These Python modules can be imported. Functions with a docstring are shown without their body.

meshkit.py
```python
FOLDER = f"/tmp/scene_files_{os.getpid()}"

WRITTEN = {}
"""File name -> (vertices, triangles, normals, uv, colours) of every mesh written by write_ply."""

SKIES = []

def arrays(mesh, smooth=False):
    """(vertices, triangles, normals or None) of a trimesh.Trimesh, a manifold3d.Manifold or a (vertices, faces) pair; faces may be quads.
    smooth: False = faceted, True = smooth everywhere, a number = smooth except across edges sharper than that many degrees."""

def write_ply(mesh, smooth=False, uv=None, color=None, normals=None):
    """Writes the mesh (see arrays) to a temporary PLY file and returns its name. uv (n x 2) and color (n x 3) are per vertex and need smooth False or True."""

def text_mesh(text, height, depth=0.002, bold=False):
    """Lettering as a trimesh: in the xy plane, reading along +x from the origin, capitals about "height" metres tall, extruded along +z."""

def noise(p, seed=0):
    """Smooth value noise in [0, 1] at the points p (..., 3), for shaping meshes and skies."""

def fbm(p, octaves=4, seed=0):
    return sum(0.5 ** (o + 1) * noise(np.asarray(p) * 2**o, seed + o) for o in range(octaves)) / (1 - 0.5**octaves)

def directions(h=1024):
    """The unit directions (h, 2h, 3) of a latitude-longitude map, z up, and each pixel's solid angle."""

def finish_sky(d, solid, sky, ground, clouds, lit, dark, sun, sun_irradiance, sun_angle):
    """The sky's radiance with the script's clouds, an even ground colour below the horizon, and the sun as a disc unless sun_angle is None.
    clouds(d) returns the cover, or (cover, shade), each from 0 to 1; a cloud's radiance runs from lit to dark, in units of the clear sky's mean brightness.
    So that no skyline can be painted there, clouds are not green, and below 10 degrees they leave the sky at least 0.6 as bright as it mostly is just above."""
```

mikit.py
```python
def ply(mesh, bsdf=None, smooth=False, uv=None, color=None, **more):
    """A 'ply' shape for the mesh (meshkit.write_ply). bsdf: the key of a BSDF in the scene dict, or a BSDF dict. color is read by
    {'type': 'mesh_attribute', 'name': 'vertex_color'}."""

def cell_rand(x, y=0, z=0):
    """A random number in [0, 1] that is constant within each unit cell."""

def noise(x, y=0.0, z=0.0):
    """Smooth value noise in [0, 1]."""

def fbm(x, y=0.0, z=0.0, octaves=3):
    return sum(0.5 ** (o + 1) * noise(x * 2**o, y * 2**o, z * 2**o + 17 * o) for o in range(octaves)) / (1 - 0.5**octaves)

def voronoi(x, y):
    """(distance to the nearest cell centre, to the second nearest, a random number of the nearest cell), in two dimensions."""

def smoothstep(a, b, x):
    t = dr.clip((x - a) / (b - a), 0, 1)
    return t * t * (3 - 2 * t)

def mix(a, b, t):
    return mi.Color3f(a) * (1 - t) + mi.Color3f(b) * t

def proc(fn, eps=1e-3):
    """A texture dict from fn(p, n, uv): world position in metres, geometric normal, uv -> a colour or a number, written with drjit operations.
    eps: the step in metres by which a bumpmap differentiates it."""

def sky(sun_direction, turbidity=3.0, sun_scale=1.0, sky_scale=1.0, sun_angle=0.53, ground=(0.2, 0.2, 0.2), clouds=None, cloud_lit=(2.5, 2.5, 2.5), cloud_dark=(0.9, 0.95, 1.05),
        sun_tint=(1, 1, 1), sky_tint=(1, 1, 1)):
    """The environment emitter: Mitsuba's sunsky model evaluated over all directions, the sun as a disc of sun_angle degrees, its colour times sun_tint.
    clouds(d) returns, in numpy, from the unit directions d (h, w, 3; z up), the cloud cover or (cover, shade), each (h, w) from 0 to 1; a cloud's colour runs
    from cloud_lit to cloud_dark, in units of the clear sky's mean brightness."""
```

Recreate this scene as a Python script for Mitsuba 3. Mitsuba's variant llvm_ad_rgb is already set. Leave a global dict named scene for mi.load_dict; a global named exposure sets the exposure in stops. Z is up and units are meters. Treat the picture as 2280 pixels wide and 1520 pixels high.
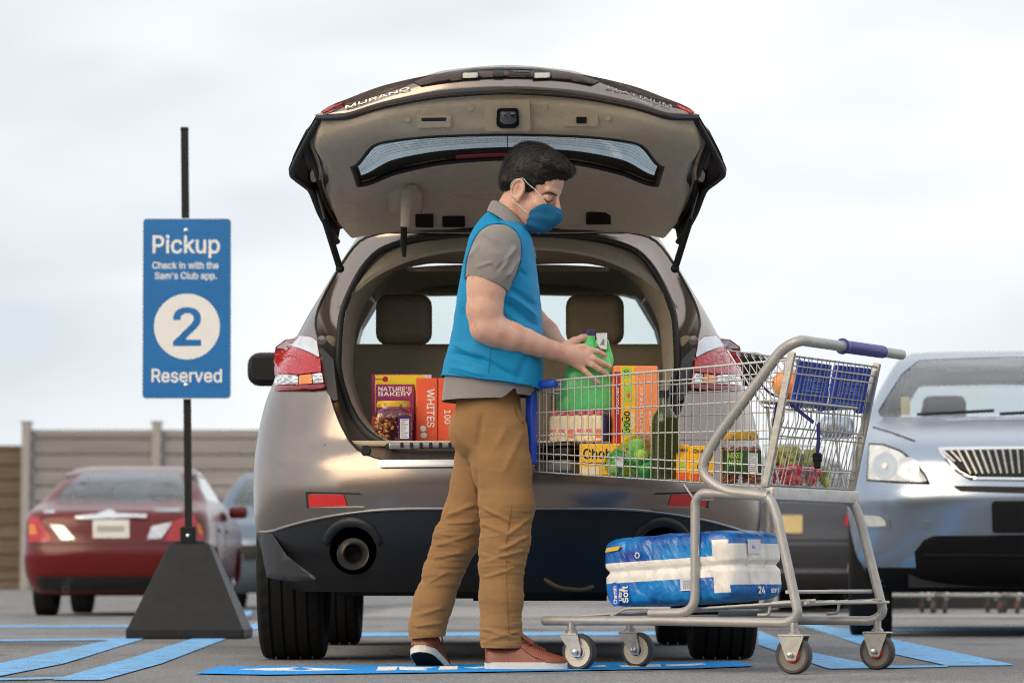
import math, random, numpy as np, trimesh, mitsuba as mi, mikit, meshkit, drjit as dr
import manifold3d as m3
from scipy.interpolate import PchipInterpolator as Pchip
from shapely.geometry import Polygon, LineString, Point
T = mi.ScalarTransform4f
rng = np.random.default_rng(7)
scene, labels = {}, {}
# ---------------------------------------------------------------- camera, sky, exposure
F, PCX, PCY, HZ, CH = 7350.0, 1140.0, 760.0, 1292.0, 0.295
TH = math.atan((HZ - PCY) / F); CT, ST = math.cos(TH), math.sin(TH)
scene['camera'] = {'type': 'thinlens', 'fov': math.degrees(2 * math.atan(1140 / F)), 'fov_axis': 'x', 'aperture_radius': 0.011, 'focus_distance': 11.0,
                   'near_clip': 0.1, 'far_clip': 3000.0, 'to_world': T().look_at(origin=[0, 0, CH], target=[0, CT, CH + ST], up=[0, 0, 1])}
SUN = (-0.62, -0.66, 0.46)
def cloud_fn(d):
    x, y, z = d[..., 0], d[..., 1], d[..., 2]
    el = np.arcsin(np.clip(z, 0, 1)); az = np.arctan2(x, y)
    p = np.stack([az * 9.0 + el * 6, el * 34.0 - az * 4, az * 0 + 3.3], -1)
    n = meshkit.fbm(p, 5, 3)
    p2 = np.stack([az * 5.0, el * 15.0, az * 0 + 9.1], -1)
    n2 = meshkit.fbm(p2, 4, 8)
    s = 0.56 - 0.75 * (n - 0.5) * 2.0 - 0.75 * (n2 - 0.5) * 2 - 1.7 * az * np.clip(1 - np.abs(az) / 1.2, 0, 1)
    top = np.clip((el - 0.25) / 1.1, 0, 1)
    s = s * (1 - top) + top * 0.05
    gl = d @ (np.array(SUN) / np.linalg.norm(SUN)); s = s * (1 - 0.8 * np.clip((gl - 0.55) / 0.45, 0, 1) ** 1.5)
    return np.clip(0.90 + 0.25 * (n2 - 0.5), 0, 1) , np.clip(s, 0, 1)
scene['sky_light'] = mikit.sky(SUN, turbidity=4, sun_scale=0.26, sun_angle=48, sky_scale=1.0, clouds=cloud_fn, cloud_lit=(2.24, 2.26, 2.26), cloud_dark=(1.48, 1.56, 1.64), ground=(0.16, 0.16, 0.165), sun_tint=(1.0, 0.985, 0.96))
exposure = 2.55
def P(px, py, Y):
    dx, dy = (px - PCX) / F, (PCY - py) / F
    t = Y / (CT - dy * ST)
    return np.array([dx * t, Y, CH + t * (ST + dy * CT)])
def ray(px, py):
    dx, dy = (px - PCX) / F, (PCY - py) / F
    return np.array([dx, CT - dy * ST, ST + dy * CT])
def G(px, py, z=0.0):
    r = ray(px, py); return np.array([0, 0, CH]) + r * ((z - CH) / r[2])
# ---------------------------------------------------------------- naming
used = {}
def key(name):
    n = used.get(name, 0); used[name] = n + 1
    return name if n == 0 else f'{name}_{n:03d}'
def thing(name, label, cat=None, group=None, kind=None):
    k = key(name); e = {'label': label}
    if cat: e['category'] = cat
    if group: e['group'] = group
    if kind: e['kind'] = kind
    labels[k] = e
    return k
def put(k, mesh, mat, smooth=30, **kw):
    scene[k] = mikit.ply(mesh, mat, smooth, **kw)
def part(parent, name, mesh, mat, smooth=30, label=None, kind=None, **kw):
    k = key(parent + '__' + name)
    put(k, mesh, mat, smooth, **kw)
    if label or kind:
        labels[k] = {a: b for a, b in (('label', label), ('kind', kind)) if b}
    return k
def solo(name, mesh, mat, smooth, label, cat=None, group=None, kind=None, **kw):
    k = thing(name, label, cat, group, kind); put(k, mesh, mat, smooth, **kw); return k
# ---------------------------------------------------------------- mesh helpers
def V(*a): return np.array(a, float)
def unit(v): v = np.asarray(v, float); return v / max(np.linalg.norm(v), 1e-12)
def cat(ms): return trimesh.util.concatenate([tm(m) for m in ms])
def tm(m):
    if isinstance(m, m3.Manifold):
        a = m.to_mesh(); return trimesh.Trimesh(np.array(a.vert_properties[:, :3], float), np.array(a.tri_verts), process=False)
    if isinstance(m, tuple): 
        v, f = np.asarray(m[0], float), np.asarray(m[1], int)
        if f.shape[1] == 4: f = np.vstack([f[:, [0, 1, 2]], f[:, [0, 2, 3]]])
        return trimesh.Trimesh(v, f, process=False)
    return m
def man(m):
    m = tm(m); m = trimesh.Trimesh(m.vertices, m.faces, process=True)
    return m3.Manifold(m3.Mesh(np.asarray(m.vertices, np.float32), np.asarray(m.faces, np.uint32)))
def xf(m, M):
    m = tm(m).copy(); M = np.asarray(M, float)
    if M.shape == (4, 4): m.apply_transform(M)
    return m
def frame(o, x, y, z):
    M = np.eye(4); M[:3, 0], M[:3, 1], M[:3, 2], M[:3, 3] = x, y, z, o; return M
def move(m, d): m = tm(m).copy(); m.apply_translation(d); return m
def box(cx, cy, cz, sx, sy, sz): return move(trimesh.creation.box((sx, sy, sz)), (cx, cy, cz))
def rbox(sx, sy, sz, r, seg=3):
    """rounded box centred on the origin"""
    r = min(r, sx / 2 - 1e-4, sy / 2 - 1e-4, sz / 2 - 1e-4)
    s = m3.Manifold.sphere(r, seg * 4)
    return tm(m3.Manifold.batch_hull([s.translate((a * (sx / 2 - r), b * (sy / 2 - r), c * (sz / 2 - r))) for a in (-1, 1) for b in (-1, 1) for c in (-1, 1)]))
def loft(rows, closed=False, caps=False, flip=False):
    R = np.asarray(rows, float); n, m = R.shape[:2]
    v = R.reshape(-1, 3); f = []
    J = m if closed else m - 1
    i, j = np.meshgrid(np.arange(n - 1), np.arange(J), indexing='ij'); j2 = (j + 1) % m
    f = np.stack([i * m + j, i * m + j2, (i + 1) * m + j2, (i + 1) * m + j], -1).reshape(-1, 4)
    f = np.vstack([f[:, [0, 1, 2]], f[:, [0, 2, 3]]])
    if caps:
        a, b = len(v), len(v) + 1
        v = np.vstack([v, R[0].mean(0), R[-1].mean(0)]); k = np.arange(m); k2 = (k + 1) % m
        f = np.vstack([f, np.stack([k2, k, k * 0 + a], 1), np.stack([(n - 1) * m + k, (n - 1) * m + k2, k * 0 + b], 1)])
    if flip: f = f[:, ::-1]
    return trimesh.Trimesh(v, f, process=False)
def resample(p, n, closed=False):
    p = np.asarray(p, float)
    if closed: p = np.vstack([p, p[:1]])
    s = np.r_[0, np.cumsum(np.linalg.norm(np.diff(p, axis=0), axis=1))]
    t = np.linspace(0, s[-1], n + (1 if closed else 0))
    q = np.stack([np.interp(t, s, p[:, k]) for k in range(p.shape[1])], 1)
    return q[:-1] if closed else q
def spline(p, n, closed=False):
    """smooth curve through the points (centripetal-ish, no overshoot)"""
    p = np.asarray(p, float)
    if closed:
        k = 3; q = np.vstack([p[-k:], p, p[:k + 1]])
        s = np.r_[0, np.cumsum(np.linalg.norm(np.diff(q, axis=0), axis=1))]
        t = np.linspace(s[k], s[k + len(p)], n + 1)[:-1]
    else:
        q = p; s = np.r_[0, np.cumsum(np.linalg.norm(np.diff(q, axis=0), axis=1))]; t = np.linspace(0, s[-1], n)
    return np.stack([Pchip(s, q[:, k])(t) for k in range(q.shape[1])], 1)
def fillet(pts, r, seg=6):
    """polyline with rounded corners; r number or list per inner corner"""
    pts = [np.asarray(p, float) for p in pts]; out = [pts[0]]
    for i in range(1, len(pts) - 1):
        a, b, c = pts[i - 1], pts[i], pts[i + 1]; rr = r[i - 1] if isinstance(r, (list, tuple)) else r
        d = min(rr, 0.48 * np.linalg.norm(a - b), 0.48 * np.linalg.norm(c - b))
        p, q = b + unit(a - b) * d, b + unit(c - b) * d
        for t in np.linspace(0, 1, seg + 1): out.append((1 - t) ** 2 * p + 2 * t * (1 - t) * b + t * t * q)
    out.append(pts[-1]); return np.array(out)
def tube(path, r, n=8, closed=False, caps=True, flat=None):
    """round tube along a path; r number or per point"""
    p = np.asarray(path, float); m = len(p); r = np.broadcast_to(np.asarray(r, float), (m,))
    t = np.gradient(p, axis=0)
    if closed: t = np.roll(p, -1, 0) - np.roll(p, 1, 0)
    t /= np.maximum(np.linalg.norm(t, axis=1, keepdims=True), 1e-12)
    u = np.cross(t[0], [0, 0, 1.0]);
    if np.linalg.norm(u) < 0.1: u = np.cross(t[0], [1.0, 0, 0])
    u = unit(u); rows = []; a = np.linspace(0, 2 * np.pi, n, endpoint=False)
    for i in range(m):
        u = unit(u - t[i] * (u @ t[i])); w = np.cross(t[i], u)
        rows.append(p[i] + r[i] * (np.cos(a)[:, None] * u + np.sin(a)[:, None] * w))
    if closed: rows.append(rows[0])
    return loft(rows, closed=True, caps=caps and not closed, flip=True)
def rod(a, b, r, n=6): return tube([a, b], r, n)
def lathe(prof, n=32, axis=(0, 0, 1), o=(0, 0, 0), close=True):
    """prof: (radius, height) pairs, bottom to top"""
    a = np.linspace(0, 2 * np.pi, n, endpoint=False); z = unit(axis)
    x = unit(np.cross(z, [1, 0, 0] if abs(z[0]) < 0.9 else [0, 1, 0])); y = np.cross(z, x)
    rows = [np.asarray(o) + z * h + r * (np.cos(a)[:, None] * x + np.sin(a)[:, None] * y) for r, h in prof]
    return loft(rows, closed=True, caps=close, flip=False)
def ply_poly(pts): 
    g = Polygon(np.asarray(pts)[:, :2]); return g if g.is_valid else g.buffer(0)
def xsec(poly):
    gs = getattr(poly, 'geoms', [poly]); cs = []
    for g in gs:
        cs.append(np.array(g.exterior.coords)[:-1]); cs += [np.array(h.coords)[:-1] for h in g.interiors]
    return m3.CrossSection(cs, m3.FillRule.EvenOdd)
def rpoly(pts, r, seg=4):
    p = ply_poly(pts); return p.buffer(-r, quad_segs=seg).buffer(r, quad_segs=seg)
def extrude(poly, h, M=None):
    m = tm(m3.Manifold.extrude(xsec(poly), h)); return xf(m, M) if M is not None else m
def panel(poly, fn, t0, t1, res=0.03):
    """plate over the surface y = fn(x, z): outline poly in (x, z), from fn+t0 to fn+t1 (t0 < t1)"""
    m = m3.Manifold.extrude(xsec(poly), 1.0, max(1, 1)).refine_to_length(1e9)
    m = m3.Manifold.extrude(xsec(poly), 0.001).refine_to_length(res)
    def w(p):
        p = np.asarray(p); s = p[:, 2] / 0.001
        return np.stack([p[:, 0], fn(p[:, 0], p[:, 1]) + t1 + (t0 - t1) * s, p[:, 1]], 1)
    return tm(m.warp_batch(w))
def sheet(poly, fn, res=0.05):
    m = m3.Manifold.extrude(xsec(poly), 0.001).refine_to_length(res); a = tm(m)
    keep = (a.vertices[a.faces][:, :, 2] > 0.0009).all(1)
    v = a.vertices; q = np.stack([v[:, 0], fn(v[:, 0], v[:, 1]), v[:, 1]], 1)
    b = trimesh.Trimesh(q, a.faces[keep], process=False); b.remove_unreferenced_vertices(); return b
def text(s, h, o, right=(1, 0, 0), up=(0, 0, 1), depth=0.0012, bold=False, align='c', width=None, cond=None):
    m = meshkit.text_mesh(s, h, depth, bold); b = m.bounds; w = b[1][0] - b[0][0]
    m.apply_translation((-b[0][0], 0, 0))
    if width: m.apply_scale((width / w, 1, 1)); w = width
    m.apply_translation((-w / 2 if align == 'c' else (-w if align == 'r' else 0), 0, 0))
    r, u = unit(right), unit(up)
    return xf(m, frame(o, r, u, np.cross(r, u)))
def plate(poly, o, right, up, t=0.001):
    """flat print: polygon in (right, up) coordinates, thickness t outwards"""
    r, u = unit(right), unit(up); return extrude(poly, t, frame(o, r, u, np.cross(r, u)))
def rect(x0, y0, x1, y1): return Polygon([(x0, y0), (x1, y0), (x1, y1), (x0, y1)])
# ---------------------------------------------------------------- distance fields
class SDF:
    def __init__(s, lo, hi, h):
        s.h = h; s.lo = np.asarray(lo, float); n = np.ceil((np.asarray(hi) - s.lo) / h).astype(int) + 1
        s.f = np.full(n, 1.0, np.float32); s.ax = [s.lo[k] + h * np.arange(n[k]) for k in range(3)]
    def _win(s, lo, hi, pad):
        sl = []
        for k in range(3):
            a = int(max(0, math.floor((lo[k] - pad - s.lo[k]) / s.h))); b = int(min(s.f.shape[k], math.ceil((hi[k] + pad - s.lo[k]) / s.h) + 1))
            if b <= a: return None
            sl.append(slice(a, b))
        g = np.meshgrid(*[s.ax[k][sl[k]] for k in range(3)], indexing='ij', copy=False)
        return tuple(sl), np.stack(g, -1)
    def op(s, lo, hi, fn, k=0.01, sub=False, pad=0.04):
        w = s._win(np.asarray(lo), np.asarray(hi), pad + k)
        if w is None: return
        sl, p = w; d = fn(p); a = s.f[sl]
        if sub:
            d = -d; h = np.clip(0.5 - 0.5 * (d - a) / max(k, 1e-6) * -1, 0, 1) if False else np.clip(0.5 + 0.5 * (d - a) / max(k, 1e-6), 0, 1)
            s.f[sl] = a * (1 - h) + d * h + k * h * (1 - h)
        else:
            h = np.clip(0.5 + 0.5 * (a - d) / max(k, 1e-6), 0, 1)
            s.f[sl] = a * (1 - h) + d * h - k * h * (1 - h)
    def cone(s, a, b, ra, rb, k=0.01, sq=None, sub=False):
        """capsule with two radii; sq = (axis, factor): thicker along that axis by the factor"""
        a, b = np.asarray(a, float), np.asarray(b, float); R = max(ra, rb) * (sq[1] if sq else 1)
        def fn(p):
            q = p - a; d = b - a
            if sq:
                e = unit(sq[0]); q = q - e * ((q @ e) * (1 - 1 / sq[1]))[..., None]; d = d - e * ((d @ e) * (1 - 1 / sq[1]))
            t = np.clip((q @ d) / max(d @ d, 1e-12), 0, 1)
            return np.linalg.norm(q - t[..., None] * d, axis=-1) - (ra + (rb - ra) * t)
        s.op(np.minimum(a, b) - R, np.maximum(a, b) + R, fn, k, sub)
    def chain(s, pts, rs, k=0.01, sq=None):
        for i in range(len(pts) - 1): s.cone(pts[i], pts[i + 1], rs[i], rs[i + 1], k, sq)
    def ell(s, c, r, k=0.01, rot=None, sub=False):
        c, r = np.asarray(c, float), np.asarray(r, float); R = r.max()
        def fn(p):
            q = p - c
            if rot is not None: q = q @ rot
            k0 = np.linalg.norm(q / r, axis=-1); k1 = np.linalg.norm(q / (r * r), axis=-1)
            return k0 * (k0 - 1) / np.maximum(k1, 1e-9)
        s.op(c - R, c + R, fn, k, sub)
    def mesh(s, keep=None):
        return surface_nets(s.f, s.lo, s.h)
def surface_nets(f, lo, h):
    f = np.pad(f, 1, constant_values=1.0); lo = np.asarray(lo) - h; n = np.array(f.shape); ins = f < 0
    c = np.zeros(n - 1, np.int8)
    for a, b, d in np.ndindex(2, 2, 2): c += ins[a:n[0] - 1 + a, b:n[1] - 1 + b, d:n[2] - 1 + d]
    act = np.argwhere((c > 0) & (c < 8)); idx = -np.ones(n - 1, np.int64); idx[tuple(act.T)] = np.arange(len(act))
    corners = np.array(list(np.ndindex(2, 2, 2))); val = np.stack([f[tuple((act + k).T)] for k in corners], 1)
    acc, cnt = np.zeros((len(act), 3)), np.zeros(len(act))
    for i in range(8):
        for j in range(i + 1, 8):
            if np.abs(corners[i] - corners[j]).sum() != 1: continue
            x = (val[:, i] < 0) != (val[:, j] < 0); t = val[x, i] / (val[x, i] - val[x, j])
            acc[x] += corners[i] + t[:, None] * (corners[j] - corners[i]); cnt[x] += 1
    v = lo + h * (act + acc / cnt[:, None]); faces = []
    for ax in range(3):
        b, d = [(1, 2), (2, 0), (0, 1)][ax]; e = np.eye(3, dtype=int)
        sl0 = [slice(None)] * 3; sl1 = [slice(None)] * 3; sl0[ax] = slice(0, -1); sl1[ax] = slice(1, None)
        ch = ins[tuple(sl0)] != ins[tuple(sl1)]; q = np.argwhere(ch)
        q = q[(q[:, b] > 0) & (q[:, d] > 0) & (q[:, b] < n[b] - 1) & (q[:, d] < n[d] - 1)]
        g = lambda o: idx[tuple((q + o).T)]
        quad = np.stack([g(-e[b] - e[d]), g(-e[d]), g(0 * e[b]), g(-e[b])], 1)
        inn = ins[tuple(q.T)]; quad[~inn] = quad[~inn][:, ::-1]; faces.append(quad)
    Q = np.vstack(faces); return trimesh.Trimesh(v, np.vstack([Q[:, [0, 1, 2]], Q[:, [0, 2, 3]]]), process=False)
def taubin(m, it=6):
    from scipy.sparse import coo_matrix, diags
    f = m.faces; e = np.vstack([f[:, [0, 1]], f[:, [1, 2]], f[:, [2, 0]]]); e = np.vstack([e, e[:, ::-1]]); n = len(m.vertices)
    A = coo_matrix((np.ones(len(e)), (e[:, 0], e[:, 1])), (n, n)).tocsr(); A.data[:] = 1; A = diags(1 / np.maximum(np.asarray(A.sum(1)).ravel(), 1)) @ A; v = np.array(m.vertices)
    for _ in range(it):
        for w in (.5, -.53): v = v + w * (A @ v - v)
    m = m.copy(); m.vertices = v; return m
def put_n(k, mesh, mat, angle=30):
    """like put, with normals averaged per corner over the faces within the angle (slivers left by booleans weigh nothing)"""
    from scipy.sparse import csr_matrix
    m = tm(mesh); _, inv = np.unique(np.round(m.vertices, 5), axis=0, return_inverse=True); inv = inv.ravel(); v, f = m.vertices, m.faces; fn = np.cross(v[f[:, 1]] - v[f[:, 0]], v[f[:, 2]] - v[f[:, 0]]); ln = np.linalg.norm(fn, axis=1); un = fn / np.maximum(ln, 1e-15)[:, None]
    el = np.stack([np.linalg.norm(v[f[:, (j + 1) % 3]] - v[f[:, j]], axis=1) for j in range(3)], 1).max(1); ok = ln > el * el * 1e-3; keep = ln > 1e-12; f, fn, un, ok = f[keep], fn[keep], un[keep], ok[keep]
    c = inv[f].ravel(); F_ = np.repeat(np.arange(len(f)), 3); I = csr_matrix((np.ones(len(c)), (np.arange(len(c)), c))); B = csr_matrix((np.ones(len(c)), (c, np.arange(len(c)))), shape=(I.shape[1], len(c))); Pq = (I @ B).tocoo(); i, j = Pq.row, Pq.col
    w = (np.einsum('ij,ij->i', un[F_[i]], un[F_[j]]) > math.cos(math.radians(angle))) & ok[F_[j]] | (i == j)
    i, j = i[w], j[w]; N_ = np.zeros((len(c), 3)); 
    for a in range(3): N_[:, a] = np.bincount(i, (fn[F_[j], a] * np.where(ok[F_[j]], 1, 1e-3)), len(c))
    N_ /= np.maximum(np.linalg.norm(N_, axis=1, keepdims=True), 1e-15); path = meshkit.write_ply((v[f].reshape(-1, 3), np.arange(len(c)).reshape(-1, 3)), False, None, None, N_)
    scene[k] = {'type': 'ply', 'filename': path, 'face_normals': False, 'bsdf': {'type': 'ref', 'id': mat}}
def part_n(parent, name, mesh, mat, angle=30, label=None):
    k = key(parent + '__' + name); put_n(k, mesh, mat, angle)
    if label: labels[k] = {'label': label}
    return k
def normals(m):
    f = m.faces; n = np.zeros_like(m.vertices); fn = np.cross(m.vertices[f[:, 1]] - m.vertices[f[:, 0]], m.vertices[f[:, 2]] - m.vertices[f[:, 0]])
    for k in range(3): np.add.at(n, f[:, k], fn)
    return n / np.maximum(np.linalg.norm(n, axis=1, keepdims=True), 1e-12)
def rotm(ax, deg): return trimesh.transformations.rotation_matrix(math.radians(deg), ax)[:3, :3]
# ---------------------------------------------------------------- materials
def col(c): return c if isinstance(c, dict) else {'type': 'rgb', 'value': list(c)}
def mat(k, c, rough=0.5, metal=0.0, spec=0.5, coat=0.0, cg=0.95, sheen=0.0, bump=None, bs=1.0, flat=None):
    b = {'type': 'principled', 'base_color': col(c), 'roughness': rough, 'metallic': metal, 'specular': spec}
    if coat: b.update(clearcoat=coat, clearcoat_gloss=cg)
    if sheen: b['sheen'] = sheen
    if bump: b = {'type': 'bumpmap', 'arbitrary': bump, 'scale': bs, 'bsdf': b}
    scene[k] = {'type': 'twosided', 'bsdf': b}
    return k
def sr(r, g, b): return tuple(((x / 255 / 12.92) if x <= 10 else ((x / 255 + 0.055) / 1.055) ** 2.4) for x in (r, g, b))
N, FB, MX, SS = mikit.noise, mikit.fbm, mikit.mix, mikit.smoothstep
def asphalt(p, n, uv):
    a = N(p.x * 130, p.y * 130, 1); b = N(p.x * 60, p.y * 60, 5); c = FB(p.x * 0.9, p.y * 0.9, 2, 4); g = N(p.x * 210, p.y * 210, 8)
    v = 0.185 + 0.052 * (c - 0.5) + 0.15 * (a - 0.5) * SS(0.2, 0.8, b) + 0.09 * (g - 0.5)
    light = SS(0.80, 0.92, a) * SS(0.5, 0.8, b); dark = SS(0.80, 0.9, N(p.x * 95, p.y * 95, 12))
    v = dr.clip(v + 0.22 * light - 0.06 * dark, 0.02, 0.5)
    crack = SS(0.0035, 0.0, dr.abs(FB(p.x * 0.45, p.y * 0.22, 30, 5) - 0.5)) * 0.35
    stain = SS(0.56, 0.72, FB(p.x * 0.9, p.y * 0.5, 40, 4)) + .8 * SS(.70, .76, N(p.x * 2.3, p.y * 1.3, 77))
    return mi.Color3f(0.97, 0.985, 1.03) * v * (1 - 0.25 * stain) * (1 - crack)
def asph_h(p, n, uv): return 0.006 * N(p.x * 130, p.y * 130, 1) + 0.004 * N(p.x * 60, p.y * 60, 5)
mat('m_asphalt', mikit.proc(asphalt), 0.85, spec=0.35, bump=mikit.proc(asph_h, 1e-3), bs=0.7)
def paintline(p, n, uv):
    w = FB(p.x * 14, p.y * 14, 3, 4); a = N(p.x * 130, p.y * 130, 1)
    t = SS(0.60, 0.76, w * 0.75 + a * 0.35)
    return MX(sr(98, 156, 204), (0.14, 0.145, 0.15), t * 0.85) * (0.88 + 0.24 * N(p.x * 90, p.y * 90, 4))
mat('m_line', mikit.proc(paintline), 0.7, spec=0.35)
def paintban(p, n, uv):
    w = FB(p.x * 14, p.y * 14, 3, 4); a = N(p.x * 130, p.y * 130, 1)
    return MX(sr(24, 132, 208), (0.12, 0.13, 0.14), SS(0.68, 0.8, w * 0.75 + a * 0.35) * 0.7) * (0.88 + 0.24 * N(p.x * 90, p.y * 90, 4))
mat('m_banner', mikit.proc(paintban), 0.65, spec=0.35)
mat('m_whiteline', (0.62, 0.62, 0.6), 0.7, spec=0.35)
mat('m_concrete', mikit.proc(lambda p, n, uv: mi.Color3f(0.19, 0.19, 0.195) * (0.8 + 0.4 * FB(p.x * 2, p.y * 2, p.z * 2, 4))), 0.9, spec=0.3)
mat('m_black', (0.008, 0.008, 0.009), 0.5, spec=0.3)
mat('m_matte', (0.010, 0.010, 0.011), 0.9, spec=0.1)
mat('m_rubber', (0.014, 0.014, 0.0145), 0.72, spec=0.2)
mat('m_chrome', (0.82, 0.82, 0.84), 0.09, 1.0)
mat('m_white', (0.78, 0.78, 0.77), 0.45)
scene['m_glass'] = {'type': 'thindielectric', 'int_ior': 1.5}
scene['m_tint'] = {'type': 'twosided', 'bsdf': {'type': 'principled', 'base_color': {'type': 'rgb', 'value': [0.012, 0.016, 0.02]}, 'roughness': 0.06, 'specular': 0.6}}
# ================================================================ ground and markings
def ground_z(x, y):
    sm = lambda a, b, v: np.clip((v - a) / (b - a), 0, 1) ** 2 * (3 - 2 * np.clip((v - a) / (b - a), 0, 1))
    return -.055 * sm(24, 30, y) * (1 - sm(52, 75, y)) * (1 - sm(-2.2, -.8, x))
gx, gy = np.r_[-300, -100, -40, -20, -10, np.linspace(-5, 1, 25), 5, 10, 20, 40, 100, 300], np.r_[-60, -10, 0, 5, 10, 15, 20, np.linspace(23, 31, 17), 40, 50, np.linspace(52, 75, 12), 100, 200, 400, 900]
X_, Y_ = np.meshgrid(gx, gy, indexing='ij'); gm_ = loft(np.stack([X_, Y_, ground_z(X_, Y_)], -1))
put(thing('ground', 'grey asphalt of the parking lot with fine light aggregate', kind='structure'), gm_, 'm_asphalt', True, uv=gm_.vertices[:, :2])
def flat_on_ground(pts_px, z, dens=None):
    q = np.array([G(x, y)[:2] for x, y in pts_px]); m = extrude(ply_poly(q).buffer(0), 0.0012)
    m.apply_translation((0, 0, z)); return m
def line(pts, label):
    solo('parking_line', flat_on_ground(pts, 0.003), 'm_line', False, label, kind='structure')
line([(-60, 1490), (-60, 1518), (143, 1478), (338, 1417), (418, 1397), (560, 1368), (560, 1358), (400, 1390), (285, 1417), (100, 1456)], 'upper light blue stripe running under the sign base on the left')
line([(118, 1515), (228, 1515), (360, 1478), (518, 1417), (600, 1392), (600, 1380), (445, 1417), (290, 1466)], 'lower light blue stripe on the left asphalt before the sign base')
line([(-60, 1513), (-60, 1517), (140, 1513), (160, 1508)], 'thin blue line end at the bottom left edge')
line([(-60, 1394), (-60, 1397.5), (300, 1396), (560, 1393), (560, 1389.5), (300, 1392)], 'thin blue line behind the sign base near the red sedan')
line([(-60, 1425), (-60, 1429), (295, 1425), (295, 1421)], 'thin blue line left of the sign base at its foot')
line([(1770, 1387), (1792, 1384), (2010, 1428), (2245, 1478), (2258, 1482), (2110, 1483), (1960, 1450)], 'light blue stripe ending in a point on the right')
line([(1688, 1404), (1700, 1408), (1800, 1452), (1960, 1484), (2110, 1482.5), (2110, 1486), (1850, 1490), (1836, 1487), (1688, 1436)], 'light blue stripe under the rear wheels of the cart')
line([(780, 1409), (780, 1417), (1560, 1414), (1560, 1406)], 'blue line crossing beneath the brown vehicle')
line([(1830, 1400), (1830, 1404.5), (2340, 1404), (2340, 1399.5)], 'blue line crossing before the silver blue vehicle')
solo('painted_banner', flat_on_ground([(437, 1501), (483, 1486), (1000, 1481), (1645, 1474), (1680, 1484), (1560, 1489), (1100, 1497), (600, 1504)], 0.004), 'm_banner', False, 'bright blue painted band on the asphalt in front of the brown vehicle', kind='structure')
pc = []
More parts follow.
